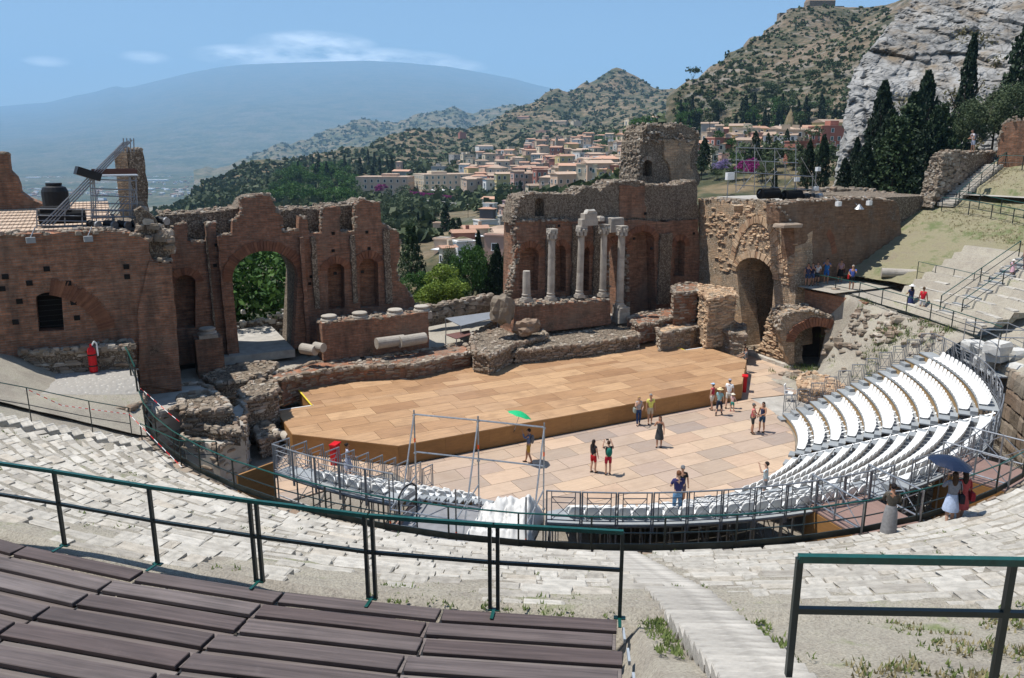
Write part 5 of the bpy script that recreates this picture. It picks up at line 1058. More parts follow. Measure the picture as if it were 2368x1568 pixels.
zA([(835, 918, 122, 190, 330, 'tan', 'gable'), (940, 1142, 205, 285, 300, 'grey', 'flat'), (1010, 1285, 262, 330, 260, 'tan', 'hip'), (825, 1042, 385, 505, 200, 'pink', 'flat', 'arcade'), (1500, 1752, 275, 452, 200, 'red', 'flat'), (960, 1392, 470, 565, 160, 'cream', 'gable'), (1680, 1925, 222, 295, 260, 'cream', 'hip'), (1850, 1980, 372, 450, 170, 'white', 'hip'), (1850, 1935, 122, 215, 280, 'white', 'hip'), (700, 1005, 610, 665, 130, 'tan', 'hip'), (1140, 1312, 185, 265, 290, 'pink', 'hip'), (770, 862, 320, 472, 230, 'cream', 'flat'), (1390, 1520, 360, 460, 190, 'pink', 'flat'), (1290, 1420, 225, 280, 270, 'tan', 'gable'), (1470, 1560, 212, 250, 290, 'white', 'hip'), (1090, 1390, 590, 680, 110, 'pink', 'gable'), (700, 830, 500, 560, 150, 'grey', 'flat'), (0, 90, 545, 640, 210, 'pink', 'flat'), (930, 1040, 300, 375, 240, 'pink', 'flat'), (1560, 1690, 250, 300, 270, 'red', 'gable'), (1940, 2030, 480, 560, 130, 'white', 'flat')], 0, fD)
TOWN = [(a_, b_, c_, e_, min(400, max(g_, 4.6 * FPX / max(4, e_ - b_))) if a_ > 1480 else g_, *r_) for a_, b_, c_, e_, g_, *r_ in TOWN]
ctrl = []
for (xa, yr, xb, yb, d, *_r) in TOWN: ctrl.append(C3((xa + xb) / 2, yb + 2, d + 6))
ctrl += [C3(*q) for q in ((900, 640, 90), (1000, 720, 75), (1100, 720, 75), (1200, 700, 85), (700, 620, 110), (560, 620, 130), (450, 600, 150), (880, 520, 300), (940, 540, 260), (820, 500, 380), (760, 480, 430), (700, 470, 470), (840, 462, 490), (1000, 470, 470), (1120, 482, 400), (1180, 495, 330), (620, 460, 520), (520, 480, 600), (440, 490, 620), (640, 420, 700), (740, 410, 640), (560, 420, 900), (480, 455, 800), (660, 395, 950), (760, 375, 1050), (880, 350, 1250), (960, 340, 1400), (1080, 320, 1600), (1180, 320, 1400), (1250, 320, 1250), (1320, 290, 1600), (1420, 300, 1250), (1520, 290, 1100), (1560, 300, 900), (1300, 260, 1900), (1400, 240, 1950), (1500, 250, 1800), (1560, 245, 1700), (1440, 215, 2200), (1390, 205, 2250), (1480, 210, 2200), (1620, 340, 450), (1480, 370, 650), (1300, 440, 520), (1800, 500, 100), (1640, 520, 120))]
RIDGE = ((345, 490, 720), (450, 432, 900), (520, 402, 1000), (560, 388, 1050), (650, 368, 1150), (760, 346, 1300), (860, 325, 1500), (930, 314, 1600), (1000, 306, 1750), (1100, 286, 1950), (1180, 262, 2100), (1240, 238, 2250), (1290, 216, 2350), (1330, 199, 2400), (1370, 182, 2450), (1400, 168, 2480), (1425, 163, 2500), (1448, 163, 2500), (1470, 172, 2480), (1490, 186, 2450), (1520, 203, 2420), (1560, 218, 2400), (1640, 232, 2350))
ctrl += [C3(*q) for q in RIDGE]; 
for x, y, d in RIDGE: p = C3(x, y, d); ctrl.append((p[0] * 1.22, p[1] * 1.22, p[2] - .12 * d)); ctrl.append((p[0] * 1.6, p[1] * 1.6, p[2] - .2 * d))
ctrl += [(-420, 420, -150), (-800, 900, -190), (-320, 240, -90), (-150, 120, -40), (-260, 120, -80), (60, 60, -2), (160, 90, 2), (-1500, 1800, -200), (2200, 2400, 120), (900, 1200, 60), (500, 500, 40)]
TZ = rbf(ctrl, 4.0)
def terr(az, ds, f, amp, hole=None):
    P = np.zeros((len(az), len(ds), 3))
    for i, a in enumerate(az):
        x = np.array(ds) * a; y = np.array(ds); z = f(x, y); P[i, :, 0] = x; P[i, :, 1] = y
        for j in range(len(ds)):
            d = ds[j]; s = 1 / (14 + d * .045); P[i, j, 2] = z[j] + amp * (.4 + d * .004 + max(0, d - 900) * .010) * fbm(x[j] * s, y[j] * s, 2.7, 6) 
    return P
def land_mat(name, dirt, straw, bush, tree, scale, rock=None, rk=0.0):
    t = NT(name); co = t.co(); n1 = t.noise(co, scale, 8, .68); n2 = t.noise(co, scale * 6, 6, .7); v = t.vor(co, scale * 9); f = t.math('ADD', t.math('MULTIPLY', n1, .62), t.math('MULTIPLY', n2, .38))
    col = t.ramp(f, [(.38, tree), (.46, bush), (.52, straw), (.62, dirt)]); col = t.mix(t.ramp(v, [(.18, .75), (.42, 0.0)]), col, tree); col = t.mix(1.0, col, t.ramp(n2, [(.3, .65), (.7, 1.25)]), 'MULTIPLY')
    if rock: col = t.mix(t.ramp(t.noise(co, scale * 2.2, 7, .7), [(.52, 0), (.62, rk)]), col, rock)
    return t.done(col, .95, t.bump(t.math('ADD', n2, t.math('MULTIPLY', v, -.6)), .9, .6 / scale * .05))
mHILL = land_mat('maquis_hillside', (0.20, 0.14, 0.09), (0.155, 0.12, 0.068), (0.062, 0.064, 0.032), (0.028, 0.045, 0.02), .012, (0.23, 0.195, 0.15), .35)
mMID = land_mat('scrub_ridge', (0.19, 0.145, 0.10), (0.15, 0.13, 0.075), (0.07, 0.08, 0.04), (0.035, 0.05, 0.027), .006)
mPLAIN = land_mat('orchard_plain', (0.15, 0.12, 0.085), (0.10, 0.10, 0.055), (0.05, 0.065, 0.03), (0.03, 0.045, 0.022), .0030)
az = np.linspace(-.62, .62, 230); ds = 62 * (3600 / 62) ** np.linspace(0, 1, 170)
PTZ = terr(az, ds, TZ, 1.0); GRID = {'TZ': (az, ds, PTZ)}
tag(link('hillside', grid_mesh('hillside', PTZ, mHILL)), kind='structure')
# middle ridge, plain and volcano
MR = ((560, 372), (620, 352), (700, 322), (780, 300), (850, 283), (900, 275), (960, 268), (1000, 262), (1060, 252), (1120, 243), (1170, 236), (1210, 240), (1260, 236), (1330, 225), (1420, 230))
mc = [C3(x, y, 5200 + (x - 560) * 1.6) for x, y in MR]; mc += [(p[0] * 1.25, p[1] * 1.25, p[2] - 260) for p in mc] + [C3(x, y, d) for x, y, d in ((500, 420, 3900), (620, 400, 4000), (700, 372, 4300), (800, 345, 4600), (740, 340, 4900), (900, 318, 4900), (1000, 300, 5100), (1100, 280, 5300), (660, 345, 5000), (1300, 270, 5000))] + [(-3300, 4200, -215), (-2200, 3400, -230), (-400, 3600, -60), (1500, 4000, 60)]
MZ = rbf(mc, 30.0); az = np.linspace(-.40, .24, 130); ds = np.linspace(3300, 7600, 90)
PMZ = terr(az, ds, MZ, 1.0); GRID['MZ'] = (az, ds, PMZ)
tag(link('middle_ridge', grid_mesh('middle_ridge', PMZ, mMID)), kind='structure')
ER = ((-400, 280), (0, 246), (60, 240), (110, 237), (170, 222), (215, 214), (250, 203), (270, 199), (292, 204), (350, 190), (430, 170), (500, 156), (560, 149), (640, 146), (760, 142), (850, 140), (930, 144), (1000, 151), (1035, 154), (1050, 157), (1120, 169), (1160, 177), (1185, 181), (1230, 194), (1300, 209), (1400, 232), (1560, 262), (1800, 300), (2500, 330))
def etna():
    az = np.linspace(-1.0, .80, 200); ks = np.linspace(0, 1.25, 90); P = np.zeros((200, 90, 3)); xs = np.array([(WY(x, y, 1.0).x) for x, y in ER]); zs = np.array([WY(x, y, 25000.0).z for x, y in ER])
    for i, a in enumerate(az):
        zr = np.interp(a, xs, zs)
        for j, k in enumerate(ks):
            d = 3000 + 22000 * k; u = max(0, (k - .16) / .84)
            z = -205 + (zr + 205) * (u ** 1.25) if k <= 1 else zr - (k - 1) * 6000
            x = a * d; P[i, j] = (x, d, z + (25 + 150 * min(1, u) * (1 - min(1, u))) * fbm(x * .00025, d * .00025, 1.1, 6) * (1 if k < .985 else .3))
    return P
tag(link('volcano', grid_mesh('volcano', etna(), mPLAIN)), kind='structure')
# far villages on the plain: a mass nobody could count
vb = MB()
for i in range(900):
    cx = random.choice((-1.0, -.9, -.75, -.6, -.52, -.45, -.38)); a = cx * .62 + random.gauss(0, .035); d = random.choice((3900, 4300, 5200, 6100, 7200)) + random.gauss(0, 130); x = a * d; s = random.uniform(8, 22); vb.m = random.choice((0, 0, 1, 2)); vb.box((x, d, -204), (s * 1.3, s, random.uniform(6, 12)), random.uniform(0, 3))
for x, y, d, w in ((355, 357, 5500, 160), (470, 348, 5800, 60), (70, 361, 6000, 90), (340, 410, 4300, 60)): p = WY(x, y, d); vb.m = 2; vb.box((p.x, p.y, -200), (w, 40, 8))
tag(vb.build('far_villages', [plain('far_roof', (.42, .25, .18), .9), plain('far_wall', (.55, .47, .38), .9), plain('far_white', (.75, .75, .75), .8)]), 'pale scatter of village roofs on the hazy plain', 'village', kind='stuff')
# ---- castle hill and rock face
hc = [C3(*q) for q in ((1562, 212, 560), (1580, 198, 580), (1600, 186, 600), (1640, 155, 650), (1680, 128, 690), (1722, 100, 740), (1765, 78, 800), (1780, 70, 820), (1786, 62, 830), (1800, 52, 840), (1860, 46, 850), (1950, 40, 850), (2040, 22, 820), (2150, -40, 760), (1570, 300, 430), (1640, 310, 380), (1700, 300, 380), (1760, 300, 360), (1840, 290, 340), (1920, 310, 300), (1620, 240, 520), (1700, 200, 560), (1760, 160, 620), (1820, 120, 680), (1900, 90, 720), (1700, 260, 460), (1780, 240, 470), (1860, 220, 470), (1900, 170, 560), (1980, 200, 420), (2100, 150, 420), (2300, 60, 400), (2300, -80, 520), (1600, 330, 350), (1750, 350, 300), (1900, 380, 240), (2200, 380, 200), (2367, 200, 300), (1980, 90, 760))]
hc = [(p[0] * k_, p[1] * k_, EYE + (p[2] - EYE) * k_) for p in hc for k_ in ((560 - (560 - p[1]) * .45) / p[1] if p[1] < 560 else 1.0,)]
hc += [(p[0] * 1.3 + 10, p[1] * 1.3, p[2] - 90) for p in hc[:13]] + [(C3(1545, 260, 520)[0], 520, 0), (C3(1540, 260, 700)[0], 700, 0), (C3(1520, 300, 420)[0], 420, -5), (C3(1480, 300, 900)[0], 900, 10)]
HZ = rbf(hc, 2.0); mCAST = land_mat('castle_hill_scrub', (0.185, 0.14, 0.10), (0.145, 0.112, 0.072), (0.085, 0.078, 0.046), (0.04, 0.05, 0.027), .02, (0.23, 0.205, 0.175), .75)
az = np.linspace(.19, .80, 190); ds = 380 * (1150 / 380) ** np.linspace(0, 1, 150)
Ph = terr(az, ds, HZ, 0.4)
for i in range(Ph.shape[0]):
    for j in range(Ph.shape[1]):
        x, y = Ph[i, j, :2]; Ph[i, j, 2] += 2.2 * (noise.ridged_multi_fractal(Vector((x * .018, y * .018, .5)), 1.0, 2.1, 5, 1.0, 2.0) - 1.2) * min(1, max(0, (y - 380) / 150))
GRID['HZ'] = (az, ds, Ph)
tag(link('castle_hill', grid_mesh('castle_hill', Ph, mCAST)), kind='structure')
def cliff():
    # rock face: left edge traced up the hillside, leaning back; blocky relief of faults and ledges
    LE = ((1918, 445, 128), (1930, 380, 130), (1942, 320, 133), (1952, 260, 138), (1962, 200, 143), (1985, 150, 150), (2010, 105, 156), (2050, 60, 163), (2085, 25, 170), (2120, -20, 180), (2180, -80, 195)); nv, nu = 230, 260; P = np.zeros((nu, nv, 3)); v0 = np.linspace(0, 1, len(LE)); pts = np.array([C3(*q) for q in LE])
    for j, v in enumerate(np.linspace(0, 1, nv)):
        p = np.array([np.interp(v, v0, pts[:, k]) for k in range(3)]); wob = 1.6 * fbm(p[2] * .22, 3.1, .5, 5)
        for i, u in enumerate(np.linspace(-.06, 1, nu)):
            if u < 0: x, y, z = p[0] * (1 - u * 5) - u * 60, p[1] * (1 - u * 5), p[2] - u * 40
            else: w = u * 95.0; x, y, z = p[0] + w * .93 + wob * (1 - u), p[1] - w * .26, p[2]
            q = Vector((x * .05 + z * .012, z * .042 - x * .008, y * .02)); b = noise.noise(q * .5) * 5.0 + noise.noise(q * 1.3) * 2.2
            q2 = q + Vector((noise.noise(q * 2.0), noise.noise(q * 2.0 + Vector((7, 1, 3))), 0)) * .25
            d1, p1 = noise.voronoi(q2 * 2.6); d2, p2_ = noise.voronoi(q2 * 7.0)
            c1 = noise.noise(p1[0] * 3.7) ; c2 = noise.noise(p2_[0] * 3.7); crack = min(1, (d1[1] - d1[0]) * 5)
            dd = -(b + 2.6 * c1 + 1.1 * c2 + .9 * crack + .5 * min(1, (d2[1] - d2[0]) * 5) + .7 * fbm(x * .6, z * .6, y * .3, 4)); tl = (p1[0].x * 7 % 1 - .5) * (q2.x * 2.6 - p1[0].x) * 1.5
            P[i, j] = (x + (dd * .15 if u > .02 else 0), y + dd * .98 + tl, z + .4 * c1)
    t = NT('white_limestone_cliff'); co = t.co(); n1 = t.noise(co, .10, 8, .7); n2 = t.noise(t.mapv(co, (1, 1, .4)), .8, 8, .75); v_ = t.vor(t.mapv(co, (1, 1, .6)), .35, 'DISTANCE_TO_EDGE'); col = t.mix(t.ramp(n1, [(.40, 0), (.58, 1)]), (0.19, 0.183, 0.172), (0.36, 0.35, 0.33)); col = t.mix(1.0, col, t.ramp(n2, [(.28, .5), (.5, 1.0), (.75, 1.25)]), 'MULTIPLY'); col = t.mix(t.ramp(t.noise(co, .06, 7, .72), [(.53, 0), (.64, .8)]), col, (0.20, 0.145, 0.085)); col = t.mix(t.ramp(v_, [(.0, .6), (.06, 0)]), col, (0.09, 0.085, 0.075)); m_ = t.done(col, .95, t.bump(n2, .9, .4))
    o = link('rock_face', grid_mesh('rock_face', P, m_, False)); tag(o, 'towering pale limestone rock face above the cypresses', 'cliff'); return P
CL = cliff()
# castle on top
ca = thing('castle', 'small grey fortress ruin on the hilltop', 'castle', tuple(WY(1892, 36, 850)))
for dx, w, h, dp in ((-20, 22, 9, 12), (0, 26, 16, 16), (16, 14, 11, 12), (-34, 14, 5, 8), (44, 26, 7, 10)): MB().box((dx, 0, h / 2 - 6), (w, dp, h + 6)).build('wall', mBRICKG, ca)
MB().add([(-13, -8, 13), (13, -8, 13), (13, 8, 13), (-13, 8, 13), (-13, 0, 17), (13, 0, 17)], [(0, 1, 5, 4), (2, 3, 4, 5), (0, 4, 3), (1, 2, 5)]).build('roof', plain('old_tiles', (.38, .27, .2), .9), ca); MB().add([(30, -6, 3), (58, -6, 3), (58, 6, 3), (30, 6, 3), (30, 0, 7), (58, 0, 7)], [(0, 1, 5, 4), (2, 3, 4, 5), (0, 4, 3), (1, 2, 5)]).build('roof', bpy.data.materials['old_tiles'], ca)

# ------------------------------------------------------------------ houses of the town
WALLC = {'peach': (.56, .40, .29), 'cream': (.58, .49, .36), 'stone': (.36, .31, .25), 'grey': (.36, .34, .31), 'tan': (.50, .39, .28), 'red': (.36, .15, .11), 'pink': (.53, .33, .26), 'yellow': (.56, .45, .22), 'white': (.70, .68, .64), 'mauve': (.23, .15, .16), 'brick': (.32, .15, .11), 'orange': (.50, .20, .10), 'dark': (.10, .10, .11)}
MW = {k: plain('render_' + k, v, .9, 0, .14, .35) for k, v in WALLC.items()}
def tile_mat(n, a, b):
    t = NT(n); co = t.co(); wv = t.n('ShaderNodeTexWave', wave_type='BANDS', bands_direction='X'); wv.inputs['Scale'].default_value = 1.3; t.l(co, wv.inputs[0]); c = t.mix(t.noise(co, .8, 6, .7), a, b); c = t.mix(1.0, c, t.ramp(t.orand(), [(0, .75), (1, 1.2)]), 'MULTIPLY'); return t.done(c, .9, t.bump(wv.outputs[0], .6, .08))
mTILE = tile_mat('terracotta_tiles', (.37, .255, .185), (.47, .36, .275)); mTILE2 = tile_mat('orange_tiles', (.40, .22, .15), (.48, .30, .21)); mFLATR = plain('flat_roof', (.36, .31, .26), .9, 0, .15, .4); mWIN = plain('window_dark', (.03, .035, .04), .25, spec=.6); mSHUT = plain('green_shutter', (.06, .13, .12), .6); mAWN = plain('white_awning', (.75, .75, .74), .6)
mBOUG = foliage('bougainvillea', (.10, .012, .06), (.26, .02, .16), (.36, .05, .24))
def win_mesh(nm, m_, arched=False):
    b = MB(); b.m = 1
    for x in (-.58, .58): b.box((x, -.05, .75), (.14, .12, 1.6))
    b.box((0, -.05, 1.55), (1.3, .12, .12)); b.box((0, -.09, -.02), (1.5, .2, .1)); b.m = 0; b.box((0, -.02, .75), (1.04, .06, 1.5))
    if arched: b.lathe([(.52, -.03), (.52, .03)], (0, 0, 0), 12); b.v[-24:] = [(x, -.02 + z, 1.5 + y) for x, y, z in b.v[-24:]]
    return b.mesh(nm, [m_, mWHITE])
WINS = [win_mesh('window', mWIN), win_mesh('window', mSHUT), win_mesh('window', mWIN, True)]
HCOL = {'peach': 'peach coloured', 'cream': 'cream', 'stone': 'stone', 'grey': 'grey', 'tan': 'tan', 'red': 'dark red', 'pink': 'pink', 'yellow': 'yellow', 'white': 'white', 'mauve': 'dark mauve', 'brick': 'brick red', 'orange': 'orange', 'dark': 'dark glazed'}
POS = []
def house(i, xa, yr, xb, yb, d, wc, roof, style):
    A, B = WY(xa, yb, d), WY(xb, yb, d); T = WY((xa + xb) / 2, yr, d); w = (B - A).length; h = max(3.0, T.z - A.z); r = random.Random(i * 7 + 1)
    yaw = {'hotel_a': -.08, 'hotel_b': .38}.get(style, r.choice((-.45, -.3, .25, .4, .5)))
    dep = w * r.uniform(.55, .8) if style != 'tower' else w; wid = w / (math.cos(yaw) + abs(math.sin(yaw)) * (dep / w)); dep = min(dep, 26) * wid / w
    if style == 'hotel_b': dep = wid * .75
    elif not style: dep = min(dep, 12.0)
    c = (A + B) / 2; c.y += dep * .5; 
    where = 'far ridge' if d > 1000 else 'upper town' if d > 650 else 'mid town' if d > 350 else 'near slope'
    side = 'in the gap' if 950 < (xa + xb) / 2 < 1195 and d < 320 else ('before the stump' if (xa + xb) / 2 < 1480 else 'past the stump')
    lab = {'hotel_a': 'peach hotel with arched windows and long wing beside the purple creeper', 'hotel_b': 'big cream hotel with green shutters and a roof terrace'}.get(style) or f"{HCOL[wc]} {'tower' if style == 'tower' else 'house'}, {'flat' if roof == 'flat' else roof + ' tiled'} roof, {where}, {side}"
    POS.append([lab, (xa + xb) / 2, (yr + yb) / 2])
    root = thing('bell_tower' if style == 'tower' else 'hotel' if 'hotel' in style else 'house', lab, 'tower' if style == 'tower' else 'building', (c.x, c.y, A.z), yaw, 'buildings of the hill town'); POS[-1].append(root); m_ = MW[wc]
    MB().box((0, 0, h / 2 - 2), (wid, dep, h + 4)).build('wall', m_, root); rm = mTILE if r.random() < .7 else mTILE2; o = .35
    if roof == 'flat':
        MB().box((0, 0, h + .12), (wid + .3, dep + .3, .25)).build('cornice', m_, root); MB().box((0, 0, h + .3), (wid - .5, dep - .5, .12)).build('roof', mTILE if r.random() < .4 else mFLATR, root)
        if wid > 9 and r.random() < .6: MB().box((r.uniform(-.2, .2) * wid, 0, h + 1.2), (wid * .3, dep * .4, 2.0)).build('roof_room', m_, root)
    else:
        hw, hd = wid / 2 + o, dep / 2 + o; rz = min(hw, hd, 6) * .30; k = .0 if roof == 'gable' else min(hw, hd) * .9
        long_x = wid >= dep
        R1, R2 = ((-hw + k, 0), (hw - k, 0)) if long_x else ((0, -hd + k), (0, hd - k)); V = [(-hw, -hd, h), (hw, -hd, h), (hw, hd, h), (-hw, hd, h), (*R1, h + rz), (*R2, h + rz)]
        F = [(0, 1, 5, 4), (2, 3, 4, 5), (3, 0, 4), (1, 2, 5), (3, 2, 1, 0)] if long_x else [(3, 0, 4, 5), (1, 2, 5, 4), (0, 1, 4), (2, 3, 5), (3, 2, 1, 0)]
        rf = MB().add(V, F).build('roof', rm, root)
        if d < 500: MB().box((wid * .22, dep * .1, h + rz * .9), (.6, .6, 1.4)).build('chimney', m_, rf)
    # windows on the two walls seen from the theatre
    nf = max(1, int(h / (3.3 if d > 300 else 2.7))); wm = WINS[2] if style in ('hotel_a', 'arcade') else (WINS[1] if style == 'hotel_b' or r.random() < .25 else WINS[0]); ws = 1.25 if d > 400 else 0.72 if d < 230 else 0.95
    if d < 1300:
        for wall, ln in (('f', wid), ('l' if yaw > 0 else 'r', dep)):
            nw = max(1, min(13, int(ln / (2.6 if d < 350 else 3.4 if d < 500 else 4.2))))
            for fl in range(nf):
                for k in range(nw):
                    if r.random() < (.04 if 'hotel' in style else .18): continue
                    u = (k + .5) / nw * ln - ln / 2; z = .8 + fl * (h / nf)
                    if wall == 'f': link('window', wm if fl < 2 or style != 'hotel_a' else WINS[0], root, (u, -dep / 2 - .02, z), 0, ws)
                    else: s = -1 if wall == 'l' else 1; link('window', wm, root, (s * (wid / 2 + .02), u, z), -s * -math.pi / 2, ws)
    if 350 > d and r.random() < .5: MB().box((0, -dep / 2 - 1.0, h * .55), (wid * .5, 2.0, .1)).build('awning', mAWN, root)
    if 'hotel_b' == style:
        tr = MB().box((0, -dep / 2 - 6, .8), (wid * 1.1, 11, 1.6)).build('terrace', MW['cream'], root)
        for k in range(5): b = MB(); b.lathe([(0.05, 0), (.05, 2.4), (2.0, 2.4), (.1, 3.2)], (-wid * .4 + k * wid * .2, -dep / 2 - 7, 1.6), 8); b.build('parasol', mAWN, root)
    return root
def hit(x, y, f, d0=60.0, d1=4000.0, n=260):
    A_, D_, P_ = GRID['TZ' if f is TZ else 'MZ' if f is MZ else 'HZ']; r = ray(x, y); fi = (r.x / r.y - A_[0]) / (A_[1] - A_[0]); i = int(fi)
    if i < 0 or i >= len(A_) - 1: return None
    q = fi - i; h = P_[i, :, 2] * (1 - q) + P_[i + 1, :, 2] * q; g = EYE + r.z / r.y * D_ - h; k = np.nonzero((g < 0) & (D_ >= d0) & (D_ <= d1))[0]
    if not len(k): return None
    k = int(k[0])
    return float(D_[k]) if k == 0 or g[k - 1] < 0 else float(D_[k - 1] + (D_[k] - D_[k - 1]) * g[k - 1] / (g[k - 1] - g[k]))
rf_ = random.Random(5)
for i in range(430):
    if i < 350: x, y = rf_.uniform(1075, 1470), 452 - 125 * rf_.random() ** 1.15; f_ = TZ
    else: x, y = rf_.uniform(1615, 1930), rf_.uniform(312, 415); f_ = TZ
    if i < 350 and y < 440 - (x - 1000) * .28 - 40: continue
    d = hit(x, y, f_)
    if not d or d > 1100 or d < 90: continue
    d = max(d, 330) if i < 350 else max(d, 300)
    if any(abs(q[0] + q[2] - 2 * x) / 2 < 10 and abs(q[3] - y) < 5.5 for q in TOWN): continue
    w = rf_.uniform(8, 15) * FPX / d; h_ = rf_.uniform(7.5, 13) * FPX / d; TOWN.append((x - w / 2, y - h_, x + w / 2, y + 2, d, rf_.choice(('tan', 'cream', 'pink', 'white', 'peach', 'tan', 'cream', 'grey', 'yellow', 'red')), rf_.choice(('gable', 'hip', 'flat', 'gable')), ''))
for i, q in enumerate(TOWN): house(i, *q)
# same-looking houses: tell them apart by the things they stand beside
from collections import defaultdict
dup = defaultdict(list)
for e in POS: dup[e[0]].append(e)
for lab, L in dup.items():
    if len(L) > 1:
        L.sort(key=lambda e: e[1]); ordn = ['first', 'second', 'third', 'fourth', 'fifth', 'sixth', 'seventh', 'eighth', 'ninth', 'tenth', 'eleventh', 'twelfth', 'thirteenth', 'fourteenth', 'fifteenth', 'sixteenth']
        for k, e in enumerate(L): e[3]['label'] = f"{lab}, {ordn[k]} from left"
# road wall under the hotels
rw_ = thing('road_wall', 'long grey retaining wall of the road under the hotels', 'wall', tuple(WY(950, 462, 480))); prev = None
for x, y, d in ((690, 452, 520), (780, 455, 505), (860, 458, 490), (940, 462, 480), (1020, 470, 455), (1110, 478, 420), (1200, 492, 370)):
    p = WY(x, y, d) - rw_.location
    if prev is not None: dd = p - prev; MB().box((p + prev) / 2 - Vector((0, 0, 3)), (dd.length + .5, 1.0, 7.5), math.atan2(dd.y, dd.x)).build('wall_bay', MW['grey'], rw_)
    prev = p
# ------------------------------------------------------------------ scaffolds, covers, gangways
def cyl_hit(x, y, R):
    r = ray(x, y).normalized(); d = 3.0; o = Vector((0, 0, EYE)); prev = None
    while d < 90:
        p = TS(o + r * d); q = RA(p)[0] - R
        if prev is not None and prev > 0 >= q: return p
        prev = q; d += .02
def poles(root, ox, segs, r=.028, mat=None, name='pole', n=6):
    for s in segs: MB().tube(Vector(s[0]) - ox, Vector(s[1]) - ox, s[2] if len(s) > 2 else r, n).build(s[3] if len(s) > 3 else name, s[4] if len(s) > 4 else (mat or mSTEEL), root)
Z = Vector((0, 0, 1))
def front_scaffold():
    N = [cyl_hit(x, y, 20.9) for x, y in ((899, 1116), (1053, 1140), (1216, 1158))]; T_ = [cyl_hit(x, y, 18.3) for x, y in ((957, 958), (1105, 972), (1258, 988))]; zd = 3.05; ox = Vector((N[0].x, N[0].y, 0)); root = thing('scaffold_platform', 'tubular steel scaffold platform behind the stage front seats', 'scaffold', tuple(ox), frame=SK); S = []
    for i in range(3):
        n, t = N[i], T_[i]; S += [(Vector((n.x, n.y, 0)), n + Z * .12), (Vector((t.x, t.y, 0)), t + Z * .15), (t, Vector((n.x + (t.x - n.x) * .25, n.y + (t.y - n.y) * .25, zd)))]
        for zz in (1.0, 1.05): S.append((Vector((n.x, n.y, zd + zz)), Vector((t.x, t.y, zd + zz)))) if zz == 1.0 else None
        S.append((Vector((n.x, n.y, zd - .1)), Vector((t.x, t.y, zd - .1)), .035))
        S += [(Vector((t.x, t.y, t.z - 1.0)), Vector((t.x, t.y, t.z - .85)), .031, 'joint_mark', mORANGE), (Vector((n.x, n.y, zd + .45)), Vector((n.x, n.y, zd + .6)), .031, 'joint_mark', mORANGE)]
        for zz in (t.z - .05, (t.z + zd) / 2 + .2, zd + .3): S.append((Vector((t.x, t.y, zz)), Vector((t.x, t.y, zz + .035)), .06, 'coupler'))
    for i in range(2):
        for zz in (1.0, .5, 0.0, -1.2): S.append((Vector((N[i].x, N[i].y, zd + zz)), Vector((N[i + 1].x, N[i + 1].y, zd + zz))))
        S.append((T_[i], T_[i + 1])); k = .55; S.append((T_[i] - Z * 1.35, T_[i + 1] - Z * 1.35)); S.append((Vector((T_[i].x, T_[i].y, zd + .15)), Vector((T_[i + 1].x, T_[i + 1].y, zd + .15)))); S.append((Vector((N[i].x, N[i].y, .2)), Vector((N[i + 1].x, N[i + 1].y, zd - .2)), .024))
    poles(root, ox, S); q = [Vector((p.x, p.y)) for p in (N[0], N[2], T_[2], T_[0])]; c = (N[1] + T_[1]) / 2
    MB().prism([(p.x - ox.x, p.y - ox.y) for p in q], zd - .07, zd).build('deck', plain('dark_deck', (.21, .21, .215), .8, 0, .2, 2), root)
    d = T_[0] - N[0]; MB().box(Vector(((N[0].x + T_[0].x) / 2, (N[0].y + T_[0].y) / 2, zd + .12)) - ox, (Vector((d.x, d.y)).length, .05, .26), math.atan2(d.y, d.x)).build('toe_board', mGANG, root)
    # safety gate
    g = Vector((N[0].x, N[0].y, zd)) + (N[1] - N[0]) * .28; g.z = zd; gt = thing('gate', 'arched dark metal gate standing on the scaffold deck', 'gate', tuple(g), math.atan2(d.y, d.x) - .3, frame=SK)
    MB().path([(-.45, 0, 0), (-.45, 0, 1.7), (-.25, 0, 1.86), (0, 0, 1.9), (.25, 0, 1.86), (.45, 0, 1.7), (.45, 0, 0)], .03, 6).build('frame', mBLACK, gt)
    for zz in (.35, .95, 1.5): MB().box((0, 0, zz), (.86, .02, .16)).build('panel', mSTEELD, gt)
    # canvas heap
    W_, H_ = (N[2] - N[1]), 1.45; e1 = Vector((N[2].x - N[1].x, N[2].y - N[1].y, 0)); e2 = Vector((T_[1].x - N[1].x, T_[1].y - N[1].y, 0)); o0 = Vector((N[1].x, N[1].y, zd)) + e1 * .05 + e2 * .06; nu, nv = 70, 60; P = np.zeros((nu, nv, 3))
    for i in range(nu):
        for j in range(nv):
            u, v = i / (nu - 1), j / (nv - 1); eg = min(1, min(u, 1 - u, v, 1 - v) * 7); p = e1 * (u * .98) + e2 * (v * .92); hmap = .55 + .30 * noise.noise(Vector((u * 2.4, v * 2.0, 1.0))) + .35 * max(0, noise.noise(Vector((u * 2 + 4, v * 2, 3)))) + .6 * math.exp(-((u - .86) ** 2 * 30 + (v - .6) ** 2 * 7)) + .4 * math.exp(-((u - .45) ** 2 * 20 + (v - .75) ** 2 * 14))
            wr = .12 * (abs(noise.noise(Vector((u * 8, v * 3 + u * 7, 2)))) * 2 - .5) + .07 * (abs(noise.noise(Vector((v * 10, u * 4 - v * 5, 6)))) * 2 - .4) + .06 * noise.noise(Vector((u * 22, v * 9, 5))); h = max(.02, (hmap * .8 + .05) * (eg ** .45) + wr * eg); P[i, j] = (p.x + .06 * noise.noise(Vector((u * 6, v * 6, 9))), p.y + .10 * noise.noise(Vector((u * 6, v * 6, 19))), h)
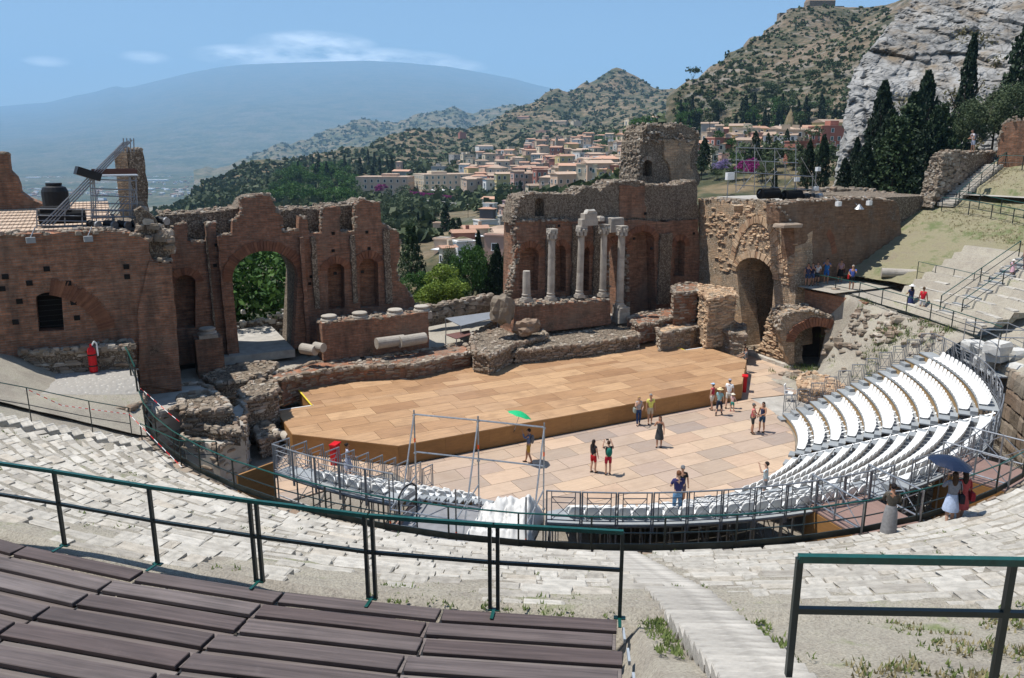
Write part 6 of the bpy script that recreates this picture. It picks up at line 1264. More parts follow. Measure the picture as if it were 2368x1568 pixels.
    o = link('canvas_cover', grid_mesh('canvas_cover', P, plain('white_canvas', (.56, .55, .525), .85, 0, .06, 1.5)), frame=SK @ Matrix.Translation(o0)); tag(o, 'crumpled white canvas thrown over equipment on the front scaffold', 'cover')
front_scaffold()
def gangway(label, a, w=2.4, brown=True):
    ox = pol(22.1, a, 0); root = thing('gangway', label, 'gangway', tuple(ox), math.radians(a), frame=SK); L = 2.35
    MB().box((-L / 2, 0, 3.88), (L, w, .06)).build('deck', mGANG, root)
    for s in (-1, 1): MB().box((-L / 2, s * (w / 2), 2.95), (L, .04, 1.75)).build('side_panel', mFASCIA, root)
    for s in (-1, 1):
        y = s * (w / 2 - .06)
        for x in (-.1, -L / 2, -L + .1): MB().tube((x, y, 3.9), (x, y, 5.0), .032).build('rail_post', mSTEEL, root)
        for zz in (4.98, 4.12): MB().tube((-.1, y, zz), (-L + .1, y, zz), .028).build('rail', mSTEEL, root)
        for x in (-.1, -L / 2): MB().tube((x, y, 4.12), (x - L / 2 + .1, y, 4.98), .016).build('brace', mSTEEL, root); MB().tube((x, y, 4.98), (x - L / 2 + .1, y, 4.12), .016).build('brace', mSTEEL, root)
gangway('brown plywood gangway with steel rails beside the grey robed visitor', angx(21.2, 3.9, 2010)); gangway('brown plywood gangway with steel rails behind the dark umbrella', angx(21.2, 3.9, 2300, -120, -60))
# plywood end panel of the short block, red cabinets
e = pol(20.2, -155.0, 0); MB().box((0, 0, 1.9), (.08, 1.5, 3.8), math.radians(-155 + 90)).build('end_panel', mFASCIA, bpy.data.objects['grandstand.003']).location = e - pol(R0G, (-154.3 - 133) / 2, 0)
for (x, y, lab) in ((776, 1072, 'red cabinet against the stage front by the short seat block'), (1719, 905, 'red cabinet at the far corner of the stage')):
    p = FZ(x, y, 0); p.z = 0; c = thing('hose_cabinet', lab, 'cabinet', tuple(p), .78 if x < 1000 else .8, frame=SK); MB().box((0, 0, .5), (.5, .28, 1.0)).build('body', mRED, c); MB().box((0, -.15, .55), (.36, .02, .6)).build('door', plain('cabinet_glass', (.45, .03, .04), .2), c); MB().box((0, -.02, 1.03), (.56, .36, .07)).build('lid', mRED, c)
# lighting scaffold on the flat roof
def roof_scaffold():
    pf = Plane((0, 7.2), (1, 7.2)); pb = Plane((0, 9.4), (1, 9.4)); F = lambda x, y: (lambda p: Vector((p[0], 7.2, p[1])))(pf.at(x, y)); B = lambda x, y: (lambda p: Vector((p[0], 9.4, p[1])))(pb.at(x, y)); ox = F(220, 530); root = thing('lighting_scaffold', 'steel lighting scaffold with long slanting props on the tiled roof', 'scaffold', tuple(ox), frame=SK); S = []
    for x in (212, 222, 305, 318): S.append((F(x + 2, 528), F(x - 4, 410)))
    for y0, y1 in ((415, 418), (436, 440), (452, 456), (470, 472), (488, 488), (503, 502), (520, 522)): S.append((F(210, y0), F(318, y1)))
    for x in (216, 300): S += [(B(x, 505), B(x - 2, 408))]
    for k in range(4): S.append((F(95 + k * 9, 520), F(284 + k * 7, 330 - k * 2), .035)); S.append((F(286 + k * 8, 352), F(285 + k * 8, 320), .03)); S.append((B(226 + k * 8, 520), B(276 + k * 9, 460), .025))
    for y in (485, 500, 512, 524, 531): S.append((F(84, y - 2), F(330, y + 2)))
    for x in (85, 150, 190, 250, 285): S.append((F(x, 531), F(x, 482)))
    for x0 in (214, 300): S.append((F(x0, 500), F(x0 + 14, 440), .02)); S.append((F(x0 + 14, 470), F(x0, 415), .02))
    poles(root, ox, S, .03, mSTEELD)
    for (a, b, c) in ((405, 212, 320), (463, 222, 248)): 
        p, q = F(b, a), F(c, a + 4); MB().box(((p + q) / 2 + Vector((0, 1.1, 0))) - ox, ((q - p).length, 2.2, .05)).build('deck', mSTEEL, root)
    p, q = F(212, 404), F(318, 406); MB().box((p + q) / 2 - ox + Vector((0, 0, .14)), ((q - p).length, .05, .2)).build('toe_board', plain('rust_board', (.10, .05, .04), .8), root); MB().box((p + q) / 2 - ox + Vector((0, 2.2, .14)), ((q - p).length, .05, .2)).build('toe_board', bpy.data.materials['rust_board'], root)
    p = F(203, 402); MB().box(p - ox, (1.0, .7, .36), .2, Matrix.Rotation(.35, 3, 'Y')).build('speaker_box', mBLACK, root)
    for x in (208, 246, 277, 309, 366): 
        p = F(x, 517 if x < 350 else 508); L = thing('stage_lamp', f"black stage lamp hung on the roof scaffold, {['first', 'second', 'third', 'fourth', 'last'][(208, 246, 277, 309, 366).index(x)]} from the slanting props", 'lamp', tuple(p), -.9, frame=SK); MB().tube((-.05, 0, 0), (.5, 0, -.05), .17, 12).build('housing', mBLACK, L); MB().tube((.48, 0, -.05), (.56, 0, -.06), .19, 12).build('rim', mSTEELD, L)
    for (x, y, lab, tilt) in ((144, 502, 'long black cloth roll lying on the roof scaffold', 0), (128, 490, 'shorter black cloth roll behind the long one', 0)):
        p = F(x, y); o = MB().tube((-.95 if y > 495 else -.6, 0, 0), (.95 if y > 495 else .6, 0, 0), .33 if y > 495 else .25, 14).build('cloth_roll', plain('black_cloth', (.012, .012, .013), .9) if y > 495 else bpy.data.materials['black_cloth'], frame=SK @ Matrix.Translation(p + Vector((0, .3, 0)))); tag(o, lab, 'cloth roll')
    p = F(125, 492) + Vector((0, 3.2, 0)); w = thing('water_tank', 'black plastic water tank on the tiled roof', 'tank', tuple(p - Vector((0, 0, .3))), frame=SK); MB().lathe([(.55, 0), (.58, .1), (.58, .8), (.5, 1.0), (.25, 1.1)], (0, 0, .3), 18).build('body', mBLACK, w); MB().lathe([(.35, 0), (.35, .12)], (0, 0, 1.38), 12).build('lid', mBLACK, w)
roof_scaffold()
def deck_scaffold():
    pf = Plane((31.5, 8.0), (32.5, 8.0)); pb = Plane((31.5, 10.4), (32.5, 10.4)); f = lambda zx, zy: (lambda p: (SKI @ pf.M @ Vector((p[0], 0, p[1]))))(pf.at(*fD(zx, zy))); g = lambda zx, zy: (lambda p: (SKI @ pb.M @ Vector((p[0], 0, p[1]))))(pb.at(*fD(zx, zy))); ox = f(1385, 780); root = thing('lighting_scaffold', 'open lattice scaffold on the tower deck in front of the town', 'scaffold', tuple(ox), frame=SK); S = []
    for x, a, b in ((1030, 320, 740), (1200, 298, 760), (1385, 325, 790), (1580, 300, 795), (1735, 560, 790)): S.append((f(x - 4, b), f(x, a)))
    for x0, y0, x1, y1 in ((1030, 325, 1590, 342), (1020, 440, 1600, 468), (1010, 550, 1745, 595), (1010, 670, 1745, 718)): S.append((f(x0, y0), f(x1, y1)))
    for x0, y0, x1, y1 in ((1040, 330, 1150, 560), (1210, 330, 1400, 740), (1400, 345, 1590, 700), (1630, 420, 1850, 800), (1040, 740, 1180, 575), (1360, 590, 1230, 750), (1560, 600, 1420, 760), (1200, 580, 1330, 770)): S.append((f(x0, y0), f(x1, y1), .022))
    for x, a, b in ((1100, 330, 700), (1300, 335, 720), (1480, 345, 740)): S.append((g(x, b), g(x, a + 120)))
    for x in (1030, 1200, 1385, 1580): S.append((f(x, 560), g(x + 20, 545), .022)); S.append((f(x, 440), g(x + 20, 432), .022))
    poles(root, ox, S, .03); p, q = f(1030, 556), f(1740, 590); MB().box((p + q) / 2 - ox + Vector((0, .6, 0)), ((q - p).length, .9, .1), 0, (q - p).to_track_quat('X', 'Z').to_matrix()).build('catwalk', mBLACK, root)
    for i, (x, y, w) in enumerate(((1330, 750, 1.7), (1545, 765, 1.5))): p = f(x, y); o = MB().tube((-w / 2, 0, 0), (w / 2, 0, 0), .38, 14).build('cloth_roll', bpy.data.materials['black_cloth'], frame=SK @ Matrix.Translation(p)); tag(o, ['black cloth roll under the lattice scaffold', 'second black cloth roll beside the row of stage lamps'][i], 'cloth roll')
    for i, x in enumerate((1455, 1600, 1660, 1720, 1790)): p = f(x, 775); L = thing('stage_lamp', f"stage lamp on the tower deck, {['by the cloth roll', 'second along', 'third along', 'fourth along', 'silver one at the end'][i]}", 'lamp', tuple(p), .3, frame=SK); MB().tube((-.3, 0, 0), (.3, 0, 0), .2, 12).build('housing', mBLACK if i < 4 else mSTEEL, L); MB().tube((.3, 0, 0), (.36, 0, 0), .23, 12).build('rim', mSTEELD, L)
    for i, (x, y) in enumerate(((970, 590), (1785, 525), (1765, 705), (1590, 620))): p = f(x, y); L = thing('floodlight', f"white floodlight {['at the stump end of the lattice scaffold', 'on a thin mast past the lattice scaffold', 'low at the end of the lattice scaffold', 'hung inside the lattice scaffold'][i]}", 'floodlight', tuple(p), .2, frame=SK); MB().box((0, 0, 0), (.8 if i == 0 else .45, .2, .5 if i == 0 else .3)).build('housing', mWHITE, L); MB().tube((0, .12, -1.6), (0, .12, .1), .03).build('mast', mSTEELD, L)
deck_scaffold()
# equipment tower behind the right end of the stand
def side_cover():
    a0 = -30; c = pol(22.3, -33, 0); root = thing('equipment_scaffold', 'scaffold with pale wrapped crates behind the curved stand', 'scaffold', tuple(c), math.radians(-33), frame=SK); S = []
    for y in (-1.6, 0.2, 2.0):
        for x in (-1.0, 1.2): S.append(((x, y, 0), (x, y, 5.9)))
    for zz in (3.6, 4.7, 5.7):
        for x in (-1.0, 1.2): S.append(((x, -1.6, zz), (x, 2.0, zz)))
        for y in (-1.6, .2, 2.0): S.append(((-1.0, y, zz), (1.2, y, zz)))
    poles(root, Vector((0, 0, 0)), S, .028); MB().box((.1, .2, 3.6), (2.2, 3.6, .08)).build('deck', mTREAD, root)
    for k in range(9): MB().rock((random.uniform(-.6, .8), random.uniform(-1.3, 1.7), 3.95 + .5 * (k // 4)), (1.0, .9, .6), random.uniform(0, 1), .12, .85).build('wrapped_crate', plain('grey_canvas', (.5, .49, .46), .85) if k == 0 else bpy.data.materials['grey_canvas'], root)
side_cover()
# white plastic chairs stacked by the stand end
for i, (x, y) in enumerate(((1822, 925), (1850, 915))):
    p = FZ(x, y, 0); c = thing('chair_stack', ['stack of white plastic chairs at the very end of the stand', 'second stack of white plastic chairs by the stand end'][i], 'chairs', (p.x, p.y, 0), .6, frame=SK); c['label'] = ['white plastic garden chair at the very end of the stand', 'white plastic garden chair by the low brick wall'][i]; c['category'] = 'chair'
    MB().box((0, 0, .45), (.5, .48, .05)).build('seat', mSEAT, c); MB().box((0, .24, .72), (.5, .05, .52), 0, Matrix.Rotation(-.15, 3, 'X')).build('backrest', mSEAT, c)
    for sx in (-1, 1):
        for sy in (-1, 1): MB().tube((sx * .2, sy * .2, 0), (sx * .2, sy * .19, .44), .03).build('leg', mSEAT, c)
        MB().box((sx * .25, 0, .66), (.05, .45, .04)).build('armrest', mSEAT, c)
block('low_wall', 'low stub of brick wall between the vault and the stand end', 'ruin', [(1845, 868), (1880, 862), (1925, 880), (1960, 900), (1940, 915), (1850, 892)], .95, 0, mBRICKY, None, 1.0, mVOUSY)
# brown barrier in the passage
gb = FZ(1700, 800, 0); br = thing('barrier', 'brown metal barrier across the passage floor', 'barrier', (28.0, 10.5, 0), frame=SK)
for k in range(5): MB().tube((-2 + k * 1.2, 0, 0), (-2 + k * 1.2, 0, 1.1), .04).build('post', plain('brown_paint', (.10, .035, .02), .6) if k == 0 else bpy.data.materials['brown_paint'], br)
for k in range(4):
    for zz in (.15, 1.05): MB().tube((-2 + k * 1.2, 0, zz), (-.8 + k * 1.2, 0, zz), .03).build('rail', bpy.data.materials['brown_paint'], br)
    MB().tube((-2 + k * 1.2, 0, .15), (-.8 + k * 1.2, 0, 1.05), .025).build('brace', bpy.data.materials['brown_paint'], br)
# ------------------------------------------------------------------ visitors
SKINC = {'light': (.50, .30, .21), 'tan': (.38, .20, .125), 'dark': (.25, .13, .085)}
mSKIN = {k: plain('skin_' + k, v, .55, 0, .05, 9) for k, v in SKINC.items()}
CLOTH = {}
def cloth(c):
    k = tuple(c)
    if k not in CLOTH: CLOTH[k] = plain('cloth_%d' % len(CLOTH), c, .9, 0, .18, 14)
    return CLOTH[k]
PEND = []
def skin_obj(name, V, E, R, mat, parent, post=None):
    me = bpy.data.meshes.new(name); me.from_pydata([tuple(v) for v in V], E, []); o = bpy.data.objects.new(name + '_rig', me); COL.objects.link(o); md = o.modifiers.new('Skin', 'SKIN'); md.use_smooth_shade = True
    if not me.skin_vertices: me.skin_vertices.new() if hasattr(me.skin_vertices, 'new') else None
    for i, r in enumerate(R): sv = me.skin_vertices[0].data[i]; sv.radius = r if isinstance(r, tuple) else (r, r); sv.use_root = (i == 0)
    s = o.modifiers.new('Sub', 'SUBSURF'); s.levels = 1; s.render_levels = 1; PEND.append((o, name, mat, parent, post))
ARMS = {'down': ((.23, .02, 1.16), (.25, .07, .92)), 'out': ((.30, .05, 1.18), (.36, .16, 1.0)), 'face': ((.27, .20, 1.24), (.09, .24, 1.50)), 'front': ((.24, .10, 1.16), (.12, .30, 1.10)), 'hip': ((.36, -.06, 1.18), (.19, .06, 1.0)), 'reach': ((.24, .22, 1.24), (.20, .46, 1.14)), 'hold': ((.26, .12, 1.20), (.14, .26, 1.42)), 'up': ((.27, .16, 1.36), (.18, .26, 1.62)), 'back': ((.25, -.08, 1.16), (.20, -.12, .94))}
def person(label, base, face, h, skin='light', top=(.1, .1, .1), sleeve=.45, bottom=('shorts', (.1, .1, .1)), arms=('down', 'down'), stride=.0, hair=('short', (.03, .02, .015)), hat=None, bag=None, frame=None, extra=None, shoes=(.03, .025, .02), lean=0.0, group=None, sit=False):
    """base in world metres; face = heading (0 looks along +y, positive turns to the left)"""
    base = Vector(base); k = h / 1.75; root = thing('person', label, 'person', tuple(base), face, group); f = 1.0
    J = lambda x, y, z: Vector((x, y + lean * max(0, z - .9), z)) * k
    hipz = .92; st = stride; V, E, R = [], [], []
    def add(p, r, par=None):
        V.append(p); R.append(tuple(q * k for q in r) if isinstance(r, tuple) else r * k)
        if par is not None: E.append((par, len(V) - 1))
        return len(V) - 1
    pv = add(J(0, 0, .95), (.145, .10)); sp = add(J(0, .0, 1.14), (.125, .09), pv); ch = add(J(0, 0, 1.34), (.15, .10), sp); nk0 = add(J(0, -.005, 1.47), (.065, .06), ch); nk = add(J(0, .005, 1.54), .052, nk0); hd = add(J(0, .015, 1.615), (.075, .088), nk); hd2 = add(J(0, .012, 1.69), (.073, .085), hd); add(J(0, .0, 1.745), (.045, .05), hd2)
    legs = {}; armj = {}
    for s in (-1, 1):
        fo = st * s; kn = (s * .105, .02 + fo * .45 + (abs(fo) * .12), .50); an = (s * .10, fo, .09 + (.05 * abs(fo) if fo < 0 else 0))
        a = add(J(s * .095, 0, .88), .088, pv); b = add(J(*kn), .060, a); c_ = add(J(kn[0], kn[1] * .5 + an[1] * .5 - .02, .30), .056, b); d = add(J(*an), .038, c_); e = add(J(s * .115, an[1] + .13, .035 + (an[2] - .09)), (.042, .028), d); legs[s] = (J(s * .095, 0, .88), J(*kn), J(*an))
        el, wr = ARMS[arms[0 if s < 0 else 1]]; a = add(J(s * .165, 0, 1.43), .062, ch); b = add(J(s * el[0], el[1], el[2]), .043, a); w = add(J(s * wr[0], wr[1], wr[2]), .029, b); hv = (Vector(wr) - Vector(el)).normalized(); hv.x *= s; pw = J(s * wr[0], wr[1], wr[2]) + hv * .07 * k; add(pw, (.036, .018), w); armj[s] = (J(s * .165, 0, 1.43), J(s * el[0], el[1], el[2]), J(s * wr[0], wr[1], wr[2]), pw, hv)
    def post(me, o):
        b = MB()
        for s in (-1, 1):       # fingers and thumb
            w, pw, hv = armj[s][2], armj[s][3], armj[s][4]; side = hv.cross(Vector((0, 0, 1)));  side = side.normalized() if side.length > .1 else Vector((1, 0, 0)); curl = hv.cross(side).normalized()
            for q, L in zip((-1.5, -.5, .5, 1.5), (.066, .078, .073, .055)):
                p0 = pw + side * q * .019 * k; p1 = p0 + hv * L * .55 * k; p2 = p1 + (hv * .8 - curl * .5 * s).normalized() * L * .5 * k; b.tube(p0, p1, .0085 * k, 5, .008 * k); b.tube(p1, p2, .008 * k, 5, .006 * k)
            t0 = w + (pw - w) * .35 + side * .03 * k; b.tube(t0, t0 + (hv * .5 + side * .8).normalized() * .05 * k, .010 * k, 5, .007 * k)
        hc = J(0, .012, 1.65); b.tube(hc + Vector((0, .085, 0)) * k, hc + Vector((0, .112, -.03)) * k, .010 * k, 5, .015 * k)
        for s in (-1, 1): b.ball(hc + Vector((s * .078, -.005, -.01)) * k, (.012 * k, .022 * k, .032 * k), 6, 4)
        n0 = len(me.vertices); bm = bmesh.new(); bm.from_mesh(me); me2 = b.mesh('t', mSKIN[skin]); bm.from_mesh(me2); bm.to_mesh(me); bm.free()
    skin_obj('body', V, E, R, mSKIN[skin], root, post)
    # top
    if top is not None:
        V2, E2, R2 = [], [], []
        def ad(p, r, par=None):
            V2.append(p); R2.append(tuple(q * k for q in r) if isinstance(r, tuple) else r * k)
            if par is not None: E2.append((par, len(V2) - 1))
            return len(V2) - 1
        a0 = ad(J(0, 0, 1.16), (.145, .110)); ad(J(0, 0, .93), (.165, .122), a0); c0 = ad(J(0, 0, 1.34), (.165, .115), a0); ad(J(0, -.005, 1.465), (.085, .075), c0)
        for s in (-1, 1):
            if sleeve > 0: x = ad(J(s * .165, 0, 1.425), .072, c0); sh_, el_, wr_ = armj[s][0], armj[s][1], armj[s][2]; p = sh_ + (el_ - sh_) * min(1, sleeve * 1.5); y = ad(p, .056, x); (ad(el_ + (wr_ - el_) * .85, .040, y) if sleeve > .9 else None)
        skin_obj('shirt', V2, E2, R2, cloth(top), root)
    kind, bc = bottom
    if kind in ('shorts', 'trousers'):
        V3, E3, R3 = [], [], []
        def ae(p, r, par=None):
            V3.append(p); R3.append(tuple(q * k for q in r) if isinstance(r, tuple) else r * k)
            if par is not None: E3.append((par, len(V3) - 1))
            return len(V3) - 1
        a0 = ae(J(0, 0, .94), (.158, .118)); ae(J(0, 0, 1.04), (.150, .11), a0)
        for s in (-1, 1): x = ae(legs[s][0] + Vector((0, 0, -.03)) * k, .100, a0); kk = legs[s][0] + (legs[s][1] - legs[s][0]) * (.85 if kind == 'shorts' else 1.0); y = ae(kk, .078 if kind == 'shorts' else .070, x); (ae(legs[s][2], .055, y) if kind == 'trousers' else None)
        skin_obj(kind, V3, E3, R3, cloth(bc), root)
    elif kind in ('skirt', 'dress', 'robe'):
        zb = {'skirt': .50, 'dress': .48, 'robe': .10}[kind]; b = MB(); n = 20; V = []; rings = [(1.05, .14, .11), (.93, .175, .135), (.75, .20, .17), (zb + .12, .225, .20), (zb, .235, .21)]
        for z, rx, ry in rings:
            for i in range(n): a = 2 * math.pi * i / n; fl = 1 + .06 * math.sin(a * 7 + z * 3) * (1.05 - z); V.append(Vector((rx * math.cos(a) * fl, ry * math.sin(a) * fl + st * .15 * (1 - z), z)) * k)
        b.add(V, [(r * n + i, r * n + (i + 1) % n, (r + 1) * n + (i + 1) % n, (r + 1) * n + i) for r in range(4) for i in range(n)]); b.build('skirt', cloth(bc), root, smooth=True)
    if shoes:
        for s in (-1, 1): p = legs[s][2]; MB().ball((p.x + s * .01 * k, p.y + .05 * k, .035 * k + max(0, p.z - .09 * k)), (.048 * k, .125 * k, .038 * k), 8, 5).build('shoe', cloth(shoes), root)
    hk, hcol = hair; hc = J(0, .0, 1.66); b = MB()
    if hk != 'none':
        b.ball((hc.x, hc.y - .012 * k, hc.z + .022 * k), (.088 * k, .10 * k, .098 * k), 12, 8); b.v = [(x, y, z) if not (y > hc.y + .035 * k and z < hc.z + .045 * k) else (x, hc.y + .03 * k, z) for x, y, z in b.v]
        if hk == 'long':
            n0 = len(b.v); b.ball((hc.x, hc.y - .055 * k, hc.z - .15 * k), (.095 * k, .06 * k, .22 * k), 10, 8)
        if hk == 'bun': b.ball((hc.x, hc.y - .10 * k, hc.z + .04 * k), .045 * k, 8, 6)
        b.build('hair', cloth(hcol), root, smooth=True)
    if hat:
        ht, hcl = hat; b = MB()
        if ht == 'cap': b.ball((hc.x, hc.y - .005 * k, hc.z + .05 * k), (.095 * k, .108 * k, .075 * k), 12, 6); b.add([(Vector((math.sin(t_) * .085, .06 + math.cos(t_) * r_, .055)) * k + Vector((hc.x, hc.y, hc.z))) for r_ in (.03, .12) for t_ in np.linspace(-1.2, 1.2, 7)], [(i, i + 1, 8 + i, 7 + i) for i in range(6)])
        else: b.lathe([(.21 * k, .0), (.20 * k, .012 * k), (.105 * k, .03 * k), (.098 * k, .09 * k), (.07 * k, .115 * k)], (hc.x, hc.y - .005 * k, hc.z + .035 * k), 18)
        b.build('hat', cloth(hcl), root, smooth=True)
    if bag:
        bt, bc_ = bag
        if bt == 'backpack': b = MB(); b.ball(J(0, -.17, 1.24), (.15 * k, .10 * k, .23 * k), 10, 8); b.build('backpack', cloth(bc_), root, smooth=True); [MB().path([J(s * .09, -.10, 1.44), J(s * .11, .04, 1.46), J(s * .12, .105, 1.36), J(s * .12, .06, 1.12), J(s * .10, -.10, 1.08)], .016 * k, 5).build('strap', cloth(bc_), root) for s in (-1, 1)]
        else: s = -1 if bt.endswith('left') else 1; MB().rock(J(s * .25, -.02, .93), (.12 * k, .30 * k, .26 * k), 0, .08, .85).build('shoulder_bag', cloth(bc_), root); MB().path([J(s * .25, -.02, 1.05), J(s * .17, .07, 1.40), J(s * .15, 0, 1.48), J(s * .17, -.08, 1.40), J(s * .25, -.04, 1.05)], .012 * k, 5).build('strap', cloth(bc_), root)
    if extra == 'phone': p = (armj[1][3] + armj[-1][3]) / 2 if arms[0] == arms[1] else armj[1][3]; MB().box(p + Vector((0, .03, .02)) * k, (.13 * k, .02 * k, .075 * k)).build('phone', mBLACK, root)
    if extra == 'glasses':
        for s in (-1, 1): MB().ball(J(s * .034, .098, 1.665), (.026 * k, .012 * k, .02 * k), 6, 4).build('sunglass_lens', mBLACK, root)
    root['k'] = k; return root, armj
def ground_of(x, y, z=0.0): return WZ(x, y, z)
def path_at(x, y):
    if x < 1960: q = FT(x, y, 4.7); q.z = 5.5; return SK @ q
    a = angx(23.2, 5.2, x, -24, 12); return SK @ pol(23.2 if x > 2000 else 22.9, a, zring(a) + .04)
def umbrella(label, tip, axis, R, c, handle):
    tip = Vector(tip); ax = Vector(axis).normalized(); q = ax.to_track_quat('Z', 'Y').to_matrix().to_4x4(); root = bpy.data.objects.new('umbrella', None); COL.objects.link(root); root.matrix_world = Matrix.Translation(tip) @ q; tag(root, label, 'umbrella'); n = 8; V = []; b = MB(); m = 5
    for i in range(n * 2):
        a = math.pi * i / n
        for j in range(m + 1): t_ = j / m; rr = R * t_ * (1 if i % 2 == 0 else .93 + .0 * t_); V.append((rr * math.cos(a), rr * math.sin(a), -.34 * R * t_ ** 1.8 + (0.03 * t_ if i % 2 else 0) * R))
    k = 2 * n; b.add(V, [(i * (m + 1) + j, i * (m + 1) + j + 1, ((i + 1) % k) * (m + 1) + j + 1, ((i + 1) % k) * (m + 1) + j) for i in range(k) for j in range(m)]); b.build('canopy', c, root)
    for i in range(n): a = 2 * math.pi * i / n; MB().path([(R * t_ * math.cos(a), R * t_ * math.sin(a), -.34 * R * t_ ** 1.8 - .012) for t_ in (0.02, .35, .7, 1.0)], .006, 4).build('rib', mSTEEL, root)
    MB().tube((0, 0, .06), (0, 0, -handle), .011, 6).build('shaft', mSTEEL, root); MB().tube((0, 0, -handle), (0, 0, -handle - .12), .018, 6).build('handle', mBLACK, root); return root
L90, R90, AWAY, TO = math.pi / 2, -math.pi / 2, 0.0, math.pi
G = 'visitors on the orchestra floor'
um, aj = person('bearded man in checked shirt and mustard shorts holding up a green umbrella', ground_of(1222, 1071), L90 - .2, 1.78, 'tan', (.10, .13, .22), 1.0, ('shorts', (.42, .24, .04)), ('up', 'down'), .16, ('short', (.02, .015, .01)), None, ('backpack', (.12, .12, .13)), group=G, extra='glasses')
hand = um.matrix_world @ aj[-1][3]; tipg = Vector(hand) + Vector((-.08, .15, .95)); umbrella('bright green umbrella held tilted over the bearded man', tipg, tipg - Vector(hand) + Vector((.35, 0, -.15)), .62, plain('green_nylon', (.02, .42, .16), .5), .95)
person('woman in black top and red shorts standing beside the photographer', ground_of(1371, 1093), -.9, 1.66, 'light', (.015, .015, .017), .25, ('shorts', (.40, .015, .02)), ('down', 'down'), .05, ('long', (.02, .015, .012)), group=G)
person('visitor in red shorts with green backpack taking a picture', ground_of(1405, 1098), .1, 1.70, 'light', (.018, .018, .02), .45, ('shorts', (.32, .012, .03)), ('up', 'up'), .02, ('short', (.05, .025, .015)), None, ('backpack', (.01, .13, .10)), group=G, extra='phone')
person('woman in dark grey dress with a hand at her neck', ground_of(1523, 1034), TO - .4, 1.68, 'tan', (.045, .048, .05), 0, ('dress', (.045, .048, .05)), ('down', 'hold'), .04, ('long', (.06, .028, .015)), group=G)
person('fair haired woman in patterned top and blue trousers with a shoulder bag', ground_of(1475, 983), TO + .2, 1.66, 'light', (.32, .31, .32), .1, ('trousers', (.02, .045, .12)), ('front', 'hold'), .10, ('long', (.42, .26, .11)), None, ('bagright', (.25, .28, .25)), group=G)
person('grey haired man in yellow shirt and khaki shorts', ground_of(1502, 980), TO + .1, 1.74, 'tan', (.62, .60, .14), .5, ('shorts', (.40, .35, .27)), ('down', 'down'), .08, ('short', (.25, .24, .23)), group=G)
person('woman in red and white top with a pale blue cap', ground_of(1645, 948), .9, 1.64, 'light', (.42, .03, .06), .3, ('shorts', (.60, .56, .48)), ('down', 'down'), .08, ('short', (.03, .02, .015)), ('cap', (.35, .50, .66)), group=G)
person('woman in teal shirt, dark trousers and wide straw hat', ground_of(1661, 960), -.6, 1.62, 'light', (.22, .36, .37), .5, ('trousers', (.02, .025, .045)), ('down', 'down'), .22, ('short', (.05, .03, .02)), ('straw', (.66, .52, .28)), group=G)
person('man in white shirt and shorts with a grey and pink cap', ground_of(1683, 944), -.5, 1.80, 'light', (.74, .74, .73), .5, ('shorts', (.62, .60, .54)), ('down', 'down'), .15, ('short', (.05, .03, .02)), ('cap', (.35, .33, .36)), group=G)
person('small child in pale pink with a white sun hat', ground_of(1692, 951), -.9, 1.08, 'light', (.68, .45, .42), .4, ('shorts', (.05, .30, .25)), ('down', 'out'), .12, ('none', (0, 0, 0)), ('straw', (.72, .66, .52)), group=G, shoes=(.5, .05, .12))
person('man in coral tank top with a dark shoulder bag', ground_of(1738, 1003), R90 - .4, 1.72, 'tan', (.66, .19, .19), .12, ('shorts', (.035, .038, .035)), ('front', 'front'), .04, ('short', (.12, .115, .11)), None, ('bagleft', (.03, .018, .02)), group=G, extra='glasses')
person('long haired woman in navy shorts beside the coral tank top', ground_of(1760, 999), L90 + .7, 1.70, 'tan', (.03, .04, .09), .0, ('shorts', (.02, .045, .085)), ('front', 'down'), .06, ('long', (.04, .022, .015)), group=G, extra='glasses')
person('man in grey shirt leaning one hand on the stage edge', ground_of(1722, 861), L90 - .1, 1.76, 'tan', (.15, .155, .165), .5, ('shorts', (.02, .02, .022)), ('reach', 'reach'), .04, ('short', (.03, .02, .015)), group=G)
person('woman in black top with a white cap looking at a phone', ground_of(1718, 838), L90, 1.66, 'tan', (.016, .014, .015), .1, ('trousers', (.03, .025, .025)), ('front', 'front'), .02, ('short', (.2, .16, .1)), ('cap', (.66, .64, .60)), group=G, extra='phone')
person('stocky man in black shirt and grey cap by the lowest fence', ground_of(1574, 1166), TO - .1, 1.78, 'tan', (.012, .012, .013), .5, ('shorts', (.08, .06, .08)), ('down', 'down'), .05, ('short', (.03, .02, .015)), ('cap', (.14, .145, .15)), group=G, extra='glasses')
p = SK @ pol(18.35, angx(18.35, 3.9, 1567), Z0G + 8 * DZG); person('visitor in navy shirt and jeans among the seats, seen from behind', p, .1, 1.66, 'light', (.03, .03, .10), .5, ('trousers', (.10, .20, .32)), ('front', 'front'), .0, ('short', (.14, .06, .03)))
p = SK @ pol(14.8, angx(14.8, 1.4, 1765), Z0G + 3 * DZG); person('visitor in pale grey shirt pointing beside the aisle rails', p, L90 - .4, 1.68, 'light', (.40, .45, .45), .5, ('shorts', (.2, .2, .2)), ('up', 'down'), .0, ('short', (.02, .015, .012)))
person('dark haired woman in white and blue passing the red cabinet', ground_of(806, 1103), R90 + .2, 1.68, 'tan', (.42, .45, .55), .3, ('skirt', (.30, .34, .45)), ('down', 'front'), .12, ('bun', (.02, .015, .012)), group=G)
P_ = 'visitors on the footpath'
